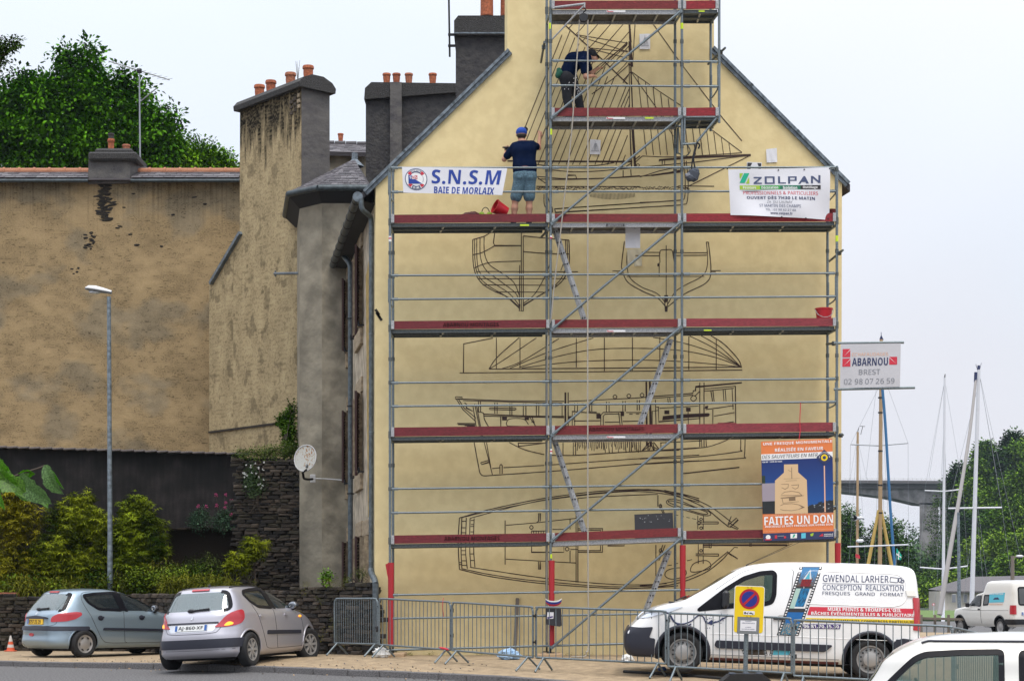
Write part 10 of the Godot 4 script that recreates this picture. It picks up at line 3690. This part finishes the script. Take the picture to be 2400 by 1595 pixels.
	for q in spots:
		var dd:float=q[2]
		var r:float=q[3]*dd/F
		base=P(q[0],q[1],dd)
		base.y-=r*2.4
		base.y=minf(base.y,maxf(hill_y(base.x,dd),base.y))
		var t:=rng.randf()
		var dark:bool=i%4==0 or (q[0]<2280 and q[1]<1200)
		var c0:=Color(0.03,0.075,0.010).lerp(Color(0.06,0.12,0.012),t) if not dark else Color(0.014,0.038,0.014)
		var c1:=Color(0.15,0.28,0.025).lerp(Color(0.24,0.36,0.03),t) if not dark else Color(0.055,0.115,0.03)
		var tone:String="dark evergreen tree" if dark else "bright green tree"
		tree("hill_tree",hill_label(tone,q,spots,i),"trees on the hill",base,[B.call(q[0],q[1],dd,r*0.9,r*0.8,150),B.call(q[0]-q[3]*0.6,q[1]+q[3]*0.6,dd,r*0.7,r*0.6,90),B.call(q[0]+q[3]*0.6,q[1]+q[3]*0.5,dd,r*0.7,r*0.6,90),B.call(q[0]+rr(-10,10),q[1]-q[3]*0.5,dd,r*0.5,r*0.5,60)],0.75*dd/300.0+0.25,c0,c1,-0.12,100+i)
		i+=1
	foliage_mass("hill_undergrowth","dense undergrowth covering the wooded hillside between its trees",[B.call(2260,1330,340,8,7,700),B.call(2330,1260,345,10,9,900),B.call(2390,1190,350,10,11,900),B.call(2240,1230,352,5,8,500),B.call(2300,1170,352,7,6,500),B.call(2180,1370,300,5,3,350),B.call(2380,1360,262,9,4,600),B.call(2270,1390,262,9,2.5,500)],0.8,Color(0.02,0.045,0.012),Color(0.09,0.16,0.022),61)
	near_branch()
func hill_zone(q:Array)->String:
	var row:String="on the crest" if q[1]<1120 else "high on the slope" if q[1]<1200 else "halfway up the slope" if q[1]<1290 else "low on the slope" if q[1]<1345 else "at the foot of the hill"
	var col:String="left of the slim white mast" if q[0]<2213 else "between the slim and the tall white masts" if q[0]<2286 else "just right of the tall white mast" if q[0]<2350 else "at the right edge"
	return row+" "+col
func hill_label(tone:String,q:Array,all:Array,i:int)->String:
	var rank:=0
	var n:=0
	for o in all:
		if hill_zone(o)==hill_zone(q):
			n+=1
			if o[0]<q[0]:rank+=1
	var w:String="" if n==1 else ["leftmost ","second ","third ","fourth ","fifth ","sixth "][rank] if rank<n-1 or n>2 else "rightmost "
	return w+tone+" "+hill_zone(q).replace(" of the hill","")
func foliage_mass(called:String,label:String,blobs:Array,size:float,ca:Color,cb:Color,seedv:int)->void:
	var th:=thing(called,label,"wood",blobs[0][0])
	th.set_meta("kind","stuff")
	foliage(th,"foliage",blobs,"broad",size,ca,cb,-0.2,seedv,true)
func near_branch()->void:
	var d:=6.0
	var th:=thing("leafy_twig","large bright green leaves of a twig close by at the left edge","twig",P(-40,1150,d))
	var mb:=MB.new()
	mb.tube(smooth3(pv3([P(-60,1160,d),P(0,1130,d),P(40,1113,d),P(95,1095,d),P(102,1089,d)])),0.005,6,0.0025)
	part(th,"twig",mb,M.bark)
	var leaf:=func(a:Vector2,b:Vector2,w:float,bend:float,turn:float,m:Material)->void:
		var p:=P(a.x,a.y,d)
		var q:=P(b.x,b.y,d)
		var ax:=q-p
		var l:=ax.length()
		ax/=l
		var sd:=ax.cross(v3(0,0,1)).normalized().rotated(ax,turn)
		var nn:=sd.cross(ax)
		var g:=MB.new()
		var n:=12
		var row:=[]
		for i in n+1:
			var t:=float(i)/n
			var ww:=w*d/F*pow(sin(PI*pow(t,0.75)),0.8)*(1.0+0.12*(i%2))*(1.0+0.08*sin(i*1.7+w))
			var c:=p+ax*l*t+sd*l*0.07*sin(t*5.0+w)+nn*bend*l*sin(PI*t)+v3(0,-0.10*l*t*t,0)
			row.append([c+sd*ww+nn*ww*0.22,c,c-sd*ww+nn*ww*0.22])
		for i in n:
			for k in 2:
				g.quad(row[i][k],row[i+1][k],row[i+1][k+1],row[i][k+1],nn)
		part(th,"leaf",g,m)
		g=MB.new()
		var mid:=PackedVector3Array()
		for i in n+1:mid.append(row[i][1]-nn*0.0006)
		g.tube(mid,0.0009,5)
		for i in range(2,10):
			for k in [0,2]:
				g.cyl(row[i][1]-nn*0.0004,(row[i+1][1] as Vector3).lerp(row[i+1][k],0.9)-nn*0.0004,0.0005,0.0003,4)
		part(th,"leaf_midrib",g,m)
	leaf.call(v2(-18,1075),v2(24,1108),18.0,0.1,0.2,M.big_leaf)
	leaf.call(v2(-14,1118),v2(58,1138),24.0,0.08,-0.3,M.big_leaf)
	leaf.call(v2(42,1112),v2(116,1176),25.0,0.10,0.25,M.big_leaf_grey)
	leaf.call(v2(38,1128),v2(112,1182),20.0,-0.06,-0.5,M.big_leaf)
	leaf.call(v2(98,1093),v2(148,1150),17.0,0.12,0.3,M.big_leaf_grey)
	leaf.call(v2(118,1098),v2(150,1140),9.0,0.05,1.0,M.big_leaf)
	leaf.call(v2(40,1113),v2(82,1108),13.0,-0.1,0.7,M.big_leaf)
	leaf.call(v2(-12,1125),v2(6,1190),12.0,0.1,0.1,M.big_leaf)
	leaf.call(v2(-10,1100),v2(46,1150),20.0,0.05,0.5,M.big_leaf)
	leaf.call(v2(20,1122),v2(70,1165),16.0,0.12,-0.1,M.big_leaf)
	leaf.call(v2(66,1104),v2(60,1122),5.0,0.1,0.1,M.big_leaf)
	leaf.call(v2(-30,1085),v2(8,1150),20.0,0.1,-0.2,M.big_leaf)

func v3(x:float,y:float,z:float)->Vector3:return Vector3(x,y,z)
func v2(x:float,y:float)->Vector2:return Vector2(x,y)
func pv3(a:Array)->PackedVector3Array:return PackedVector3Array(a)
func rr(a:float,b:float)->float:return rng.randf_range(a,b)
